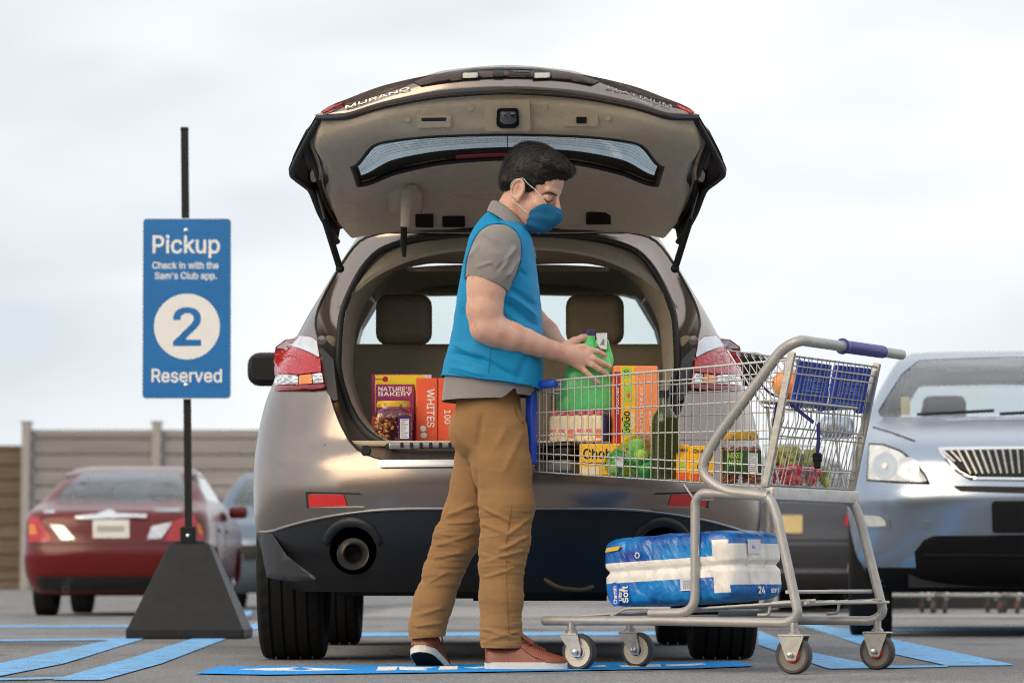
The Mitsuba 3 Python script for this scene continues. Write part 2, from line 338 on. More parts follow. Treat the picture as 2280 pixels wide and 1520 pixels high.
for w in ([(532, 1493), (600, 1490.5), (668, 1489), (640, 1493), (672, 1496), (600, 1495.5)], [(672, 1489), (790, 1494), (665, 1497), (700, 1493)], [(842, 1487.5), (886, 1486.7), (882, 1495), (838, 1496)], [(888, 1487), (972, 1489), (940, 1492), (952, 1495), (890, 1494)], [(980, 1486), (1020, 1485.5), (1018, 1493), (976, 1494)],
          [(1034, 1489), (1080, 1487), (1092, 1489), (1062, 1491)], [(1318, 1487), (1346, 1483.5), (1352, 1487)], [(1378, 1484), (1420, 1483), (1424, 1487), (1384, 1488)], [(1436, 1482.5), (1470, 1482), (1472, 1486.5), (1438, 1487)], [(1482, 1483), (1560, 1480), (1572, 1481), (1540, 1484.5), (1484, 1485.5)]):
    pc.append(flat_on_ground(w, 0.0055))
solo('painted_lettering', cat(pc), 'm_whiteline', False, 'white lettering painted flat on the blue band', kind='structure')
# paved strip far back, pale concrete with a low kerb
solo('concrete_walk', cat([box(6.5, 31.0, 0.002, 15.5, 10.0, 0.012)]), 'm_concrete', False, 'pale concrete strip beneath and behind the parked cars', kind='structure')
# ================================================================ fences
def plank_mat(k, c):
    mat(k, mikit.proc(lambda p, n, uv: mi.Color3f(c) * (0.62 + 0.42 * FB(p.x * 0.5, p.y, p.z * 9, 4) + 0.34 * N(p.x * 0.24, 3, dr.floor(p.z * 2.08) * 7.7))), 0.8, spec=0.25)
plank_mat('m_fence', (0.27, 0.255, 0.25)); plank_mat('m_fence_brown', (0.15, 0.112, 0.082))
mat('m_post', (0.34, 0.32, 0.31), 0.8, spec=0.25)
FY = 100.0
def wall(name, lab, Y, bays, rows, postx, posttop, mplank, bottom=1312):
    k = thing(name, lab, 'fence')
    for x0, x1 in bays:
        for r0, r1 in zip(rows[:-1], rows[1:]):
            a, b = P(x0, r1, Y), P(x1, r0, Y); a[2] = max(a[2], -0.0) if r1 == rows[-1] else a[2]
            w, h = b[0] - a[0], b[2] - a[2]
            part(k, 'plank', move(rbox(w, 0.12, h - 0.035, 0.03, 2), ((a[0] + b[0]) / 2, Y, (a[2] + b[2]) / 2)), mplank, 20)
        a, b = P(x0, rows[-1], Y), P(x1, rows[0], Y)
        part(k, 'backing', box((a[0] + b[0]) / 2, Y + 0.1, b[2] / 2, b[0] - a[0], 0.06, b[2] - 0.06), 'm_fence_brown', False)
    for x0, x1 in postx:
        a, b = P(x0, bottom, Y), P(x1, posttop, Y)
        p = part(k, 'post', move(rbox(b[0] - a[0], 0.4, b[2], 0.03, 2), ((a[0] + b[0]) / 2, Y - 0.05, b[2] / 2)), 'm_post', 20)
        part(p.split('__')[0] + '__' + p.split('__')[1], 'cap', box((a[0] + b[0]) / 2, Y - 0.05, b[2] + 0.03, b[0] - a[0] + 0.06, 0.46, 0.06), 'm_post', False)
    return k
rg = [955, 976, 1012, 1047, 1082, 1117, 1152, 1187, 1222, 1257, 1290, 1313]
wall('plank_fence', 'tall grey plank fence with pale posts behind the red sedan', FY, [(69, 338), (359, 640), (660, 960)], rg, [(47, 70), (337, 360), (639, 661), (959, 982)], 942, 'm_fence')
wall('brown_fence', 'brown plank fence at the left edge, lower than the grey fence', FY + 0.9, [(-240, 47)], [990, 1003, 1036, 1069, 1102, 1135, 1168, 1201, 1234, 1267, 1292, 1312], [], 990, 'm_fence_brown')
# ================================================================ sign
SY = 17.0
sg = thing('pickup_sign', 'blue reserved parking sign numbered two on a black pole with pyramid base', 'sign')
mat('m_signblue', mikit.proc(lambda p, n, uv: mi.Color3f(0.008, 0.150, 0.43) * (0.9 + 0.2 * FB(p.x * 6, p.y, p.z * 6, 3))), 0.32, spec=0.5, coat=0.4)
mat('m_signwhite', (0.80, 0.80, 0.79), 0.4)
mat('m_pole', (0.016, 0.016, 0.015), 0.5, spec=0.25)
mat('m_base', mikit.proc(lambda p, n, uv: mi.Color3f(0.018, 0.019, 0.022) * (0.8 + 0.5 * FB(p.x * 25, p.y * 25, p.z * 25, 4))), 0.5, spec=0.25)
b0, t0 = P(420, 1195, SY), P(411, 288, SY)
pl = np.array([b0, (b0 + t0) / 2, t0])
m = rbox(0.038, 0.038, np.linalg.norm(t0 - b0), 0.004, 2); d = unit(t0 - b0)
part(sg, 'pole', xf(m, frame((b0 + t0) / 2, unit(np.cross([0, 1, 0], d)), unit(np.cross(d, unit(np.cross([0, 1, 0], d)))), d)), 'm_pole', 20)
part(sg, 'pole_cap', move(rbox(0.041, 0.041, 0.02, 0.006, 2), t0), 'm_black', 20)
s0, s1 = P(402, 1208, SY), P(437, 1176, SY)
slv = part(sg, 'sleeve', move(rbox(s1[0] - s0[0], 0.075, s1[2] - s0[2] + 0.02, 0.006, 2), ((s0[0] + s1[0]) / 2, SY, (s0[2] + s1[2]) / 2)), 'm_black', 20)
part(slv, 'bolt', move(lathe([(0, 0), (0.009, 0), (0.009, 0.006), (0.004, 0.009), (0, 0.009)], 12, (0, -1, 0)), (s0[0] * .48 + s1[0] * .52, SY - 0.038, (s0[2] + s1[2]) / 2)), 'm_chrome', 40)
# panel
a, b, c_ = P(318, 888, SY - .05), P(516, 486, SY - .05), P(317, 486, SY - .05)
pw, ph = 0.4595, (b[2] - a[2]); pcn = (P(318, 888, SY - .05) + P(514, 486, SY - .05)) / 2
rt = unit(P(515, 690, SY - .05) - P(317, 690, SY - .05)); up = V(-0.004, 0, 1); up = unit(up)
outer = rpoly([(-pw / 2, -ph / 2), (pw / 2, -ph / 2), (pw / 2, ph / 2), (-pw / 2, ph / 2)], 0.022)
part(sg, 'panel', plate(outer, pcn, rt, up, 0.004), 'm_signwhite', False)
fr = pcn + V(0, -0.0041, 0)
part(sg, 'face', plate(outer.buffer(-0.004), fr, rt, up, 0.001), 'm_signblue', False, label='glossy blue sign face')
def onp(px, py, off=-0.0055): 
    q = P(px, py, SY - .05); return q + V(0, off, 0)
txt = []
tw = lambda x0, x1: (x1 - x0) * (SY - .05) / F
txt.append(text('Pickup', 0.088, onp(415, 563), rt, up, bold=True, width=tw(340, 491)))
txt.append(text('Check in with the', 0.034, onp(413, 598), rt, up, bold=True, width=tw(339, 487)))
txt.append(text("Sam's Club app.", 0.034, onp(414, 621), rt, up, bold=True, width=tw(345, 484)))
txt.append(text('Reserved', 0.066, onp(416, 850), rt, up, bold=True, width=tw(338, 495)))
for m_ in txt: part(sg, 'lettering', m_, 'm_signwhite', False)
cc = onp(416.5, 727)
part(sg, 'number_disc', plate(Point(0, 0).buffer(tw(343, 490) / 2, quad_segs=24), cc, rt, up, 0.001), 'm_signwhite', False, label='white disc behind the number')
part(sg, 'number', text('2', 0.188, onp(417, 768, -0.0075), rt, up, bold=True, width=tw(387, 450)), 'm_signblue', False, label='bold blue number 2')
for yy in (513, 857):
    part(sg, 'bolt', move(lathe([(0, 0), (0.011, 0), (0.011, 0.004), (0.006, 0.008), (0, 0.008)], 14, (0, -1, 0)), onp(414.5, yy, -0.005)), 'm_chrome', 40)
# base: truncated pyramid with a skirt
z1 = P(420, 1210, SY)[2]; xb = P(421.5, 1418, SY)[0]; hb = 0.299; ht = 0.108
base = cat([m3.Manifold.batch_hull([m3.Manifold.sphere(0.012, 12).translate((xb + sx * (hb - .012), SY + .05 + sy * (hb - .012), z)) for sx in (-1, 1) for sy in (-1, 1) for z in (0.012, 0.045)]),
            m3.Manifold.batch_hull([m3.Manifold.sphere(0.010, 12).translate((xb + (sx * (w - .01)), SY + .05 + sy * (w - .01), z)) for sx in (-1, 1) for sy in (-1, 1) for w, z in ((hb - 0.006, 0.05), (0.106, z1 - 0.01))])])
part(sg, 'base', base, 'm_base', 25, label='black plastic pyramid base')
part(sg, 'collar', move(rbox(0.16, 0.16, 0.02, 0.008, 2), (xb, SY + .05, z1 + .006)), 'm_base', 20)
# ================================================================ vehicles: shell from plan outlines stacked in height
class Car:
    """levels: rows (z, y_rear, y_front, half_width, rear_round, front_round); local y runs from the tail (0) to the nose"""
    def __init__(s, levels, o, face=1, n=2.6):
        L = np.array(levels, float); s.L = L; s.n = n; s.o = np.asarray(o, float); s.face = face
        s.fn = [Pchip(L[:, 0], L[:, k], extrapolate=True) for k in range(1, 6)]
        s.z0, s.z1 = L[0, 0], L[-1, 0]
    def par(s, z, d=0.0):
        z = np.clip(z, s.z0, s.z1); yr, yf, hw, cr, cf = [f(z) for f in s.fn]; return yr + d, yf - d, hw - d, cr, cf
    def yR(s, x, z, d=0.0):
        yr, yf, hw, cr, cf = s.par(z, d); q = np.clip(np.abs(x) / hw, 0, 0.9995)
        return yr + cr * (1 - (1 - q ** s.n) ** (1 / s.n))
    def yF(s, x, z, d=0.0):
        yr, yf, hw, cr, cf = s.par(z, d); q = np.clip(np.abs(x) / hw, 0, 0.9995)
        return yf - cf * (1 - (1 - q ** s.n) ** (1 / s.n))
    def outline(s, z, d=0.0, m=28):
        yr, yf, hw, cr, cf = [float(v) for v in s.par(z, d)]
        t = np.linspace(0, np.pi / 2, m); e = 2 / s.n
        rx, ry = hw * np.sin(t) ** e, yr + cr * (1 - np.cos(t) ** e)
        fx, fy = hw * np.sin(t[::-1]) ** e, yf - cf * (1 - np.cos(t[::-1]) ** e)
        my = np.linspace(yr + cr, yf - cf, 12)[1:-1]
        X = np.r_[rx, my * 0 + hw, fx]; Y = np.r_[ry, my, fy]
        X = np.r_[X, -X[::-1][1:-1]]; Y = np.r_[Y, Y[::-1][1:-1]]
        return np.stack([X, Y, X * 0 + z], 1)
    def solid(s, d=0.0, z0=None, z1=None, step=0.022, m=28):
        z0 = s.z0 if z0 is None else z0; z1 = s.z1 - d if z1 is None else z1
        zs = np.unique(np.r_[np.linspace(z0, z1, max(4, int((z1 - z0) / step)))])
        return man(loft([s.outline(z, d, m) for z in zs], closed=True, caps=True))
    def xfm(s, m):
        m = tm(m).copy()
        if s.face < 0: m.vertices[:, :2] *= -1
        if getattr(s, 'yaw', 0):
            pv = np.array([0, s.piv, 0]); m.vertices = (m.vertices - pv) @ rotm([0, 0, 1], s.yaw).T + pv
        m.vertices += s.o; return m
    def side_x(s, y, z):
        yr, yf, hw, cr, cf = s.par(z)
        a = np.clip((yr + cr - y) / cr, 0, 1); b = np.clip((y - (yf - cf)) / cf, 0, 1); q = np.maximum(a, b)
        return hw * (1 - q ** s.n) ** (1 / s.n)
def cutX(poly_yz, x0, x1):
    m = m3.Manifold.extrude(xsec(poly_yz), x1 - x0)
    return m.warp_batch(lambda p: np.stack([np.asarray(p)[:, 2] + x0, np.asarray(p)[:, 0], np.asarray(p)[:, 1]], 1))   # (y,z) -> x
def cutY(poly_xz, y0, y1):
    m = m3.Manifold.extrude(xsec(poly_xz), y1 - y0)
    def w(p):
        p = np.asarray(p); return np.stack([p[:, 0], y1 - p[:, 2], p[:, 1]], 1)
    return m.warp_batch(w)
def side_panel(car, poly_yz, sgn, t0, t1, res=0.06):
    m = m3.Manifold.extrude(xsec(poly_yz), 0.001).refine_to_length(res)
    def w(p):
        p = np.asarray(p); s = p[:, 2] / 0.001; x = car.side_x(p[:, 0], p[:, 1]) + t0 + (t1 - t0) * s
        return np.stack([x, p[:, 0], p[:, 1]], 1)
    a = tm(m.warp_batch(w))
    if sgn < 0: a.vertices[:, 0] *= -1; a.faces = a.faces[:, ::-1]
    return a
def mir(poly): 
    a = np.asarray(poly, float); b = a[::-1].copy(); b[:, 0] *= -1
    return np.vstack([a, b])
def flipx(m):
    m = tm(m).copy(); m.vertices[:, 0] *= -1; m.faces = m.faces[:, ::-1]; return m
def tyre_mesh(r, w, groove=True, lugs=True, n=96):
    hw = w / 2; pr = [(r * 0.64, -hw * 0.80), (r * 0.72, -hw * 0.97), (r * 0.82, -hw * 1.0), (r * 0.92, -hw * 0.985), (r * 0.965, -hw * 0.94), (r * 0.988, -hw * 0.86)]
    xs = [(-hw * 0.80, 0)]
    if groove:
        for gx in (-0.56, -0.19, 0.19, 0.56): xs += [(hw * gx - .006, 0), (hw * gx - .004, -.009), (hw * gx + .004, -.009), (hw * gx + .006, 0)]
    xs.append((hw * 0.80, 0))
    pr += [(r + dz - 0.004 * (x / hw) ** 2, x) for x, dz in xs]
    pr += [(a, -b) for a, b in pr[:6][::-1]]
    pr = np.array(pr); a = np.linspace(0, 2 * np.pi, n, endpoint=False); rows = []
    for rr, x in pr:
        q = np.full(n, rr)
        if lugs and abs(x) > hw * 0.62 and rr > r * 0.93: q = rr - 0.007 * (np.arange(n) % 3 == 0)
        rows.append(np.stack([np.full(n, x), q * np.cos(a), q * np.sin(a)], 1))
    return loft(rows, closed=True)
def rim_mesh(r, w, spokes=5):
    hw = w / 2; ms = [lathe([(r * .66, -hw * .78), (r * .66, hw * .78)], 40, (1, 0, 0), close=False), lathe([(0, 0), (r * .2, 0), (r * .2, .05), (0, .06)], 20, (1, 0, 0), (hw * .55, 0, 0)), lathe([(0, -.01), (r * .64, -.01), (r * .64, .01), (0, .01)], 40, (1, 0, 0), (hw * .1, 0, 0))]
    for k in range(spokes):
        a = 2 * np.pi * k / spokes; c = V(0, math.cos(a), math.sin(a)); ms.append(tube([V(hw * .62, 0, 0) + c * r * .12, V(hw * .66, 0, 0) + c * r * .4, V(hw * .72, 0, 0) + c * r * .66], [.035, .028, .034], 8))
    ms.append(lathe([(r * .60, hw * .70), (r * .68, hw * .80), (r * .66, hw * .66), (r * .58, hw * .62)], 40, (1, 0, 0), close=False))
    return cat(ms)
def add_wheels(car, k, axles, track, r, w, rimmat, detail=True):
    ty, ri = tyre_mesh(r, w, detail, detail, 96 if detail else 48), rim_mesh(r, w)
    for ya in axles:
        for sx in (-1, 1):
            wk = key(k + '__wheel')
            tm_, rm_ = (ty, ri) if sx > 0 else (flipx(ty), flipx(ri))
            put(wk + '__tyre', car.xfm(move(tm_, (sx * track, ya, r))), 'm_rubber', 30)
            put(wk + '__rim', car.xfm(move(rm_, (sx * track, ya, r))), rimmat, 30)
mat('m_alloy', (0.45, 0.46, 0.48), 0.3, 0.9)
mat('m_underbody', (0.010, 0.010, 0.011), 0.7)
# ================================================================ brown vehicle with the raised hatch
def flake(base, amt=0.25):
    return base
mat('m_brown', (0.31, 0.258, 0.230), 0.21, 0.92, 0.5, coat=1.0, cg=0.985)
mat('m_clad', (0.016, 0.017, 0.020), 0.42, 0, 0.4)
mat('m_seal', (0.012, 0.012, 0.012), 0.55)
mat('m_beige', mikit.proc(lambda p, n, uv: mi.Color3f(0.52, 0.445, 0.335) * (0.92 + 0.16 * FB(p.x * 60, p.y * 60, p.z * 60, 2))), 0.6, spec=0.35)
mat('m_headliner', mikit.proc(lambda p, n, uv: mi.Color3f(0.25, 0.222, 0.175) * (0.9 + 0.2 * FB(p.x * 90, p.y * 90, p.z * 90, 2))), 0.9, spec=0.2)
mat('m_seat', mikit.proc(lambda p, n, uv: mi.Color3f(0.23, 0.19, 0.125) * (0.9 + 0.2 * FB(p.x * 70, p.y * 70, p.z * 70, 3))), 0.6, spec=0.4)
mat('m_carpet', mikit.proc(lambda p, n, uv: mi.Color3f(0.075, 0.066, 0.052) * (0.7 + 0.6 * N(p.x * 300, p.y * 300, p.z * 300))), 0.95, spec=0.1)
SX, SY0 = -0.0157, 11.55
suv = Car([(.255, .22, 4.66, .80, .55, .5), (.34, .125, 4.72, .885, .62, .6), (.45, .045, 4.78, .93, .70, .6), (.55, .012, 4.79, .94, .74, .62), (.63, .0, 4.79, .942, .76, .62), (.70, .004, 4.78, .941, .76, .62), (.74, .02, 4.78, .94, .76, .62), (.80, .055, 4.75, .935, .76, .62), (.95, .085, 4.65, .905, .75, .6),
           (1.02, .105, 4.50, .878, .72, .6), (1.10, .145, 4.05, .848, .68, .55), (1.20, .215, 3.70, .79, .6, .45), (1.30, .315, 3.45, .737, .5, .4), (1.36, .375, 3.32, .703, .46, .36), (1.44, .465, 3.14, .660, .40, .33), (1.53, .570, 2.94, .610, .36, .3), (1.58, .65, 2.82, .585, .34, .3), (1.635, .78, 2.62, .55, .3, .3), (1.675, 1.02, 2.25, .47, .2, .2), (1.69, 1.25, 1.8, .25, .1, .1)], (SX, SY0, 0))
def RX(px, py):
    """photo point on the rear surface -> local (x, z)"""
    Y = 11.8
    for _ in range(12):
        q = P(px, py, Y); Y = SY0 + float(suv.yR(q[0] - SX, q[2]))
    return np.array([q[0] - SX, q[2]])
ringB_px = [(1130, 508), (930, 510), (815, 527), (745, 610), (700, 715), (712, 775), (728, 860), (756, 945), (800, 1006), (868, 1026), (1130, 1026)]
ringA_px = [(1130, 527), (945, 531), (850, 556), (792, 622), (757, 720), (752, 800), (772, 890), (822, 966), (900, 1000), (1000, 1003), (1130, 1003)]
ringA_Y = [12.25, 12.25, 12.24, 12.19, 12.08, 11.99, 11.87, 11.75, 11.69, 11.67, 11.66]
def halfring(px): 
    return np.array([RX(2 * 1130 - x, y) for x, y in px])     # right half, local x >= 0
rb = halfring(ringB_px); rb[0, 0] = rb[-1, 0] = 0
rbs = spline(rb, 60); rbs[:, 0] = np.maximum(rbs[:, 0], 0)
openpoly = ply_poly(mir(rbs))
ra = np.array([P(2 * 1130 - x, y, Y) - V(SX, SY0, 0) for (x, y), Y in zip(ringA_px, ringA_Y)]); ra[0, 0] = ra[-1, 0] = 0
ras = spline(ra, 60)
outer = suv.solid()
cabin = suv.solid(0.055, 0.765, 1.63)
CUT = []
win_side = rpoly([(.72, 1.10), (.62, 1.17), (.98, 1.40), (1.35, 1.49), (2.65, 1.49), (3.45, 1.13), (3.4, 1.08)], .03)
CUT.append(cutX(win_side, -1.2, 1.2))
wind = rpoly(mir([(0, 1.548), (.50, 1.535), (.555, 1.52), (.645, 1.40), (.72, 1.22), (.71, 1.16), (0, 1.14)]), .02)
CUT.append(cutY(wind, 2.45, 4.6))
sun = m3.Manifold.extrude(xsec(rect(-.40, 2.12, .40, 2.52).buffer(.03)), 1).translate((0, 0, 1.4))
CUT.append(sun)
opcut = cutY(openpoly, -.3, 1.3)
tunnel = cutY(ply_poly(mir(np.stack([ras[:, 0], ras[:, 2]], 1))).buffer(-.012), -.3, .62)
arch = [m3.Manifold.cylinder(.5, .425, circular_segments=64).rotate((0, 90, 0)).translate((sx * .93 - .25, ya, .37)) for sx in (-1, 1) for ya in (.955, 3.78)]
body = outer - cabin - opcut
for c in CUT + arch: body = body - c
ex_px = [(786, 1232), (2260 - 786, 1232)]
exz = [RX(a, b) for a, b in ex_px]
for q in exz: body = body - m3.Manifold.cylinder(.8, .085, circular_segments=48).rotate((-90, 0, 0)).translate((q[0], -.2, q[1] + .012))
zsplit = lambda x: 0.545 - 0.075 * np.clip((np.abs(x) - .3) / .55, 0, 1) ** 2.2
lowpoly = [(x, float(zsplit(x))) for x in np.linspace(-1.1, 1.1, 45)]
low = cutY(ply_poly([(-1.1, .1)] + lowpoly + [(1.1, .1)]), -.5, 1.05)
sk = thing('hatchback_car', 'brown metallic family car seen from behind with its rear hatch raised', 'car')
part_n(sk, 'body', suv.xfm(body - low), 'm_brown', 28)
clad = body ^ low
part_n(sk, 'bumper_cladding', suv.xfm(clad), 'm_clad', 28, label='dark grey lower bumper with exhaust cut-outs')
# bright edge line along the top of the cladding
xs = np.linspace(-.90, .90, 60); lp = np.stack([xs, suv.yR(xs, zsplit(xs)) - .004, zsplit(xs) + .001], 1)
part(sk, 'bumper_edge', suv.xfm(tube(lp, .0055, 6)), 'm_alloy_soft' if mat('m_alloy_soft', (.30, .30, .30), .35, .6) else 0, 60)
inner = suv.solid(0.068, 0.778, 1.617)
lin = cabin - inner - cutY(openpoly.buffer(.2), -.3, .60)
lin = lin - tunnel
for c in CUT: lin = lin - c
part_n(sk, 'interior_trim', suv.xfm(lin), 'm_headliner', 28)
# recessed gutter between the painted skin and the rubber seal
gb = np.stack([rbs[:, 0] * .997, suv.yR(rbs[:, 0], rbs[:, 1]) + .006, rbs[:, 1]], 1)
rows = []
for t in np.linspace(0, 1, 9):
    q = gb * (1 - t) + ras * t; q[:, 1] += .030 * math.sin(min(1, t * 1.6) * math.pi / 2) * (1 - t * .5); rows.append(q)
rows = [gb - V(0, .0, 0)] + rows
gh = loft(rows)
part(sk, 'hatch_gutter', suv.xfm(cat([gh, flipx(gh)])), 'm_brown', 35)
def both(p): return np.vstack([p, (p * V(-1, 1, 1))[::-1][1:]])
full = both(ras)
part(sk, 'door_seal', suv.xfm(tube(full[:-1] + V(0, .0, 0), .0125, 8, closed=True)), 'm_seal', 60, label='black rubber seal round the boot opening')
cn = V(0, 0, 1.15); inn = ras.copy(); dirs = np.stack([-ras[:, 0], ras[:, 0] * 0, 1.15 - ras[:, 2]], 1); dirs /= np.linalg.norm(dirs, axis=1, keepdims=True)
wtr = np.interp(np.arange(60), [0, 12, 22, 30, 42, 59], [.045, .045, .022, .018, .016, .010])[:, None]
t1 = ras + dirs * .012 + V(0, .012, 0); t2 = ras + dirs * (.012 + wtr * .6) + V(0, .05, 0); t3 = ras + dirs * (.012 + wtr) + V(0, .16, 0); t4 = ras + dirs * (.012 + wtr * 1.1) + V(0, .46, 0)
tr = loft([t1, t2, t3, t4]); part(sk, 'opening_trim', suv.xfm(cat([tr, flipx(tr)])), 'm_trimdark' if mat('m_trimdark', (.33, .285, .22), .65, spec=.3) else 0, 40, label='beige plastic trim inside the boot opening')
# outer channel line
gl = both(gb)
part(sk, 'channel_seam', suv.xfm(tube(gl[:-1] + V(0, -.001, 0), .005, 6, closed=True)), 'm_seal', 60)
# rubber stops
for sx in (-1, 1):
    q = P(1130 - sx * -315 if sx < 0 else 815, 1003, 11.64) if False else P(1130 + sx * 315, 1003, 11.645)
    part(sk, 'rubber_stop', move(lathe([(0, 0), (.019, 0), (.019, .016), (.015, .022), (0, .022)], 24, (0, -1, 0)), q), 'm_clad', 40)
    q = P(1130 + sx * 414, 757, 11.87); part(sk, 'plug', move(lathe([(0, 0), (.017, 0), (.017, .004), (0, .005)], 24, (0, -1, 0)), q + V(0, .012, 0)), 'm_brown', 40)
# black strips beside the lamps
bs = np.array([RX(*q) for q in [(705, 773), (718, 775), (742, 800), (752, 890), (742, 892), (727, 872), (716, 800)]])
for sx in (-1, 1):
    q = bs * V(-1 if sx > 0 else 1, 1); m = panel(rpoly(q if sx < 0 else q[::-1], .004), lambda x, z: suv.yR(x, z), -.006, .06)
    part(sk, 'lamp_strip', suv.xfm(m), 'm_clad', 30)
# chrome / trim bar under the opening
cb = np.array([RX(*q) for q in [(842, 1024), (1418, 1024), (1418, 1039), (842, 1040)]])
part(sk, 'sill_bar', suv.xfm(panel(rpoly(cb, .006), lambda x, z: suv.yR(x, z), -.022, .03)), 'm_alloy', 30, label='bright chrome bar under the boot opening')
# tail lamps
mat('m_lamp_red', (0.42, 0.010, 0.018), 0.08, 0, 0.6, coat=1.0, bump=mikit.proc(lambda p, n, uv: 0.002 * SS(0.3, 0.7, N(p.x * 55, p.y * 55, p.z * 90))), bs=1)
mat('m_lamp_dark', (0.20, 0.004, 0.008), 0.1, 0, 0.6, coat=1.0)
mat('m_lamp_clear', mikit.proc(lambda p, n, uv: mi.Color3f(0.62, 0.62, 0.64) * (0.55 + 0.9 * SS(0.35, 0.65, N(p.x * 60, p.y * 40, p.z * 160)))), 0.06, 0.55, 0.6, coat=1.0)
mat('m_lamp_white', mikit.proc(lambda p, n, uv: mi.Color3f(0.68, 0.71, 0.78) * (0.75 + 0.35 * FB(p.x * 20 + p.z * 30, p.y * 20, p.z * 8, 3))), 0.08, 0.3, 0.6, coat=1.0)
mat('m_lamp_amber', (0.75, 0.26, 0.06), 0.12, 0.2, 0.6, coat=1.0, bump=mikit.proc(lambda p, n, uv: 0.002 * N(p.x * 90, 0, p.z * 160)), bs=1)
lampo = lambda pts: np.array([RX(*q) for q in pts])
LP = {'red_lens': ('m_lamp_red', [(614, 780), (648, 774), (688, 787), (713, 800), (716, 828), (660, 834), (612, 836), (611, 800)]),
      'white_lens': ('m_lamp_white', [(614, 776), (640, 757), (668, 748), (694, 751), (706, 760), (712, 796), (690, 784), (650, 770)]),
      'clear_lens': ('m_lamp_clear', [(612, 838), (664, 836), (664, 856), (613, 858)]),
      'amber_lens': ('m_lamp_amber', [(666, 836), (694, 833), (696, 854), (666, 856)]),
      'clear_end': ('m_lamp_clear', [(696, 833), (717, 830), (721, 852), (698, 854)]),
      'red_strip': ('m_lamp_dark', [(613, 860), (660, 858), (722, 855), (724, 864), (690, 868), (618, 870)])}
for sx in (-1, 1):
    lk = part(sk, 'tail_lamp', suv.xfm(panel(rpoly((lampo([(609, 800), (612, 872), (690, 871), (727, 866), (718, 795), (706, 758), (692, 748), (664, 746), (636, 756), (614, 772)]) * V(sx * -1 if sx > 0 else 1, 1)), .006), lambda x, z: suv.yR(x, z), -.006, .03)), 'm_lamp_dark', 30)
    for nm, (mm, pts) in LP.items():
        q = lampo(pts) * V(-1 if sx > 0 else 1, 1)
        part(lk, nm, suv.xfm(panel(rpoly(q, .003), lambda x, z: suv.yR(x, z), -.020 if nm != 'white_lens' else -.016, .0)), mm, 40)
# reflectors
for sx in (-1, 1):
    rp = lampo([(686, 1100), (765, 1101), (773, 1126), (688, 1128)]) * V(-1 if sx > 0 else 1, 1)
    part(sk, 'reflector', suv.xfm(panel(rpoly(rp, .003), lambda x, z: suv.yR(x, z), -.004, .02)), 'm_reflector' if mat('m_reflector', (.55, .012, .015), .25, 0, .6, coat=1.0) else 0, 30)
    rq = lampo([(680, 1094), (800, 1097), (806, 1101), (690, 1098), (688, 1131), (683, 1131)]) * V(-1 if sx > 0 else 1, 1)
    part(sk, 'reflector_recess', suv.xfm(panel(rpoly(rq, .001), lambda x, z: suv.yR(x, z), -.003, .02)), 'm_clad', 30)
    rq = lampo([(686, 1130), (796, 1128.5), (812, 1129), (800, 1133), (686, 1133.5)]) * V(-1 if sx > 0 else 1, 1)
    part(sk, 'reflector_ledge', suv.xfm(panel(rpoly(rq, .001), lambda x, z: suv.yR(x, z), -.012, .02)), 'm_brown', 30)
# exhausts
for q in exz:
    y0 = float(suv.yR(q[0], q[1]))
    ek = part(sk, 'exhaust_tip', suv.xfm(lathe([(.028, .10), (.029, .032), (.036, .022), (.052, .003), (.0555, .0), (.0585, .004), (.0585, .05), (.055, .3)], 48, (0, 1, 0), (q[0], y0 + .002, q[1]), close=False)), 'm_tip' if mat('m_tip', (.30, .28, .26), .22, .95) else 0, 50, label='round polished exhaust tip')
    part(ek, 'pipe', suv.xfm(lathe([(.0, .075), (.015, .075), (.0275, .074)], 32, (0, 1, 0), (q[0], y0 + .002, q[1]), close=False)), 'm_matte', 50)
    a = np.linspace(math.radians(8), math.radians(172), 28); hp = np.stack([q[0] + .098 * np.cos(a), y0 + .010 - .010 * np.sin(a), q[1] + .016 + .098 * np.sin(a)], 1); hp[:, 1] = suv.yR(hp[:, 0], hp[:, 2]) + .006
    part(sk, 'exhaust_hood', suv.xfm(tube(hp, np.r_[.004, np.linspace(.016, .022, 13), np.linspace(.022, .016, 13), .004], 12)), 'm_clad', 60)
    part(sk, 'exhaust_recess', suv.xfm(lathe([(.086, 0), (.086, .35), (.0, .36)], 40, (0, 1, 0), (q[0], y0 + .03, q[1] + .012), close=False)), 'm_matte', 40)
# mud guards behind the tyres, lining, underbody
for sx in (-1, 1):
    mg = lampo([(577, 1120), (592, 1165), (640, 1235), (712, 1288), (705, 1294), (640, 1292), (608, 1285), (585, 1225), (577, 1170)]) * V(-1 if sx > 0 else 1, 1)
    part(sk, 'mud_guard', suv.xfm(panel(rpoly(mg, .004), lambda x, z: np.minimum(suv.yR(x, np.maximum(z, .5)), .62) + .02, -.01, .02)), 'm_clad', 30)
ub = cat([box(0, 2.55, .42, 1.24, 4.0, .36), box(.12, 1.0, .30, .5, .35, .16)])
part(sk, 'underbody', suv.xfm(ub), 'm_underbody', False)
pp = [tube(fillet([(sx * .52, .46, .36), (sx * .5, .7, .33), (sx * .3, 1.2, .30)], .1), .03, 10) for sx in (-1, 1)] + [tube([(-.7, .95, .30), (.7, .95, .30)], .035, 10), rod((-.62, .95, .34), (-.5, .5, .42), .03), rod((.62, .95, .34), (.5, .5, .42), .03), move(rbox(.5, .3, .16, .06), (.0, .62, .31))]
part(sk, 'suspension', suv.xfm(cat(pp)), 'm_clad', 40)
hk = tube(fillet([(.13, .06, .30), (.18, .04, .27), (.26, .04, .262), (.30, .06, .275)], .02), .008, 8)
part(sk, 'tow_hook', suv.xfm(hk), 'm_hook' if mat('m_hook', (.10, .075, .05), .5, .6) else 0, 40)
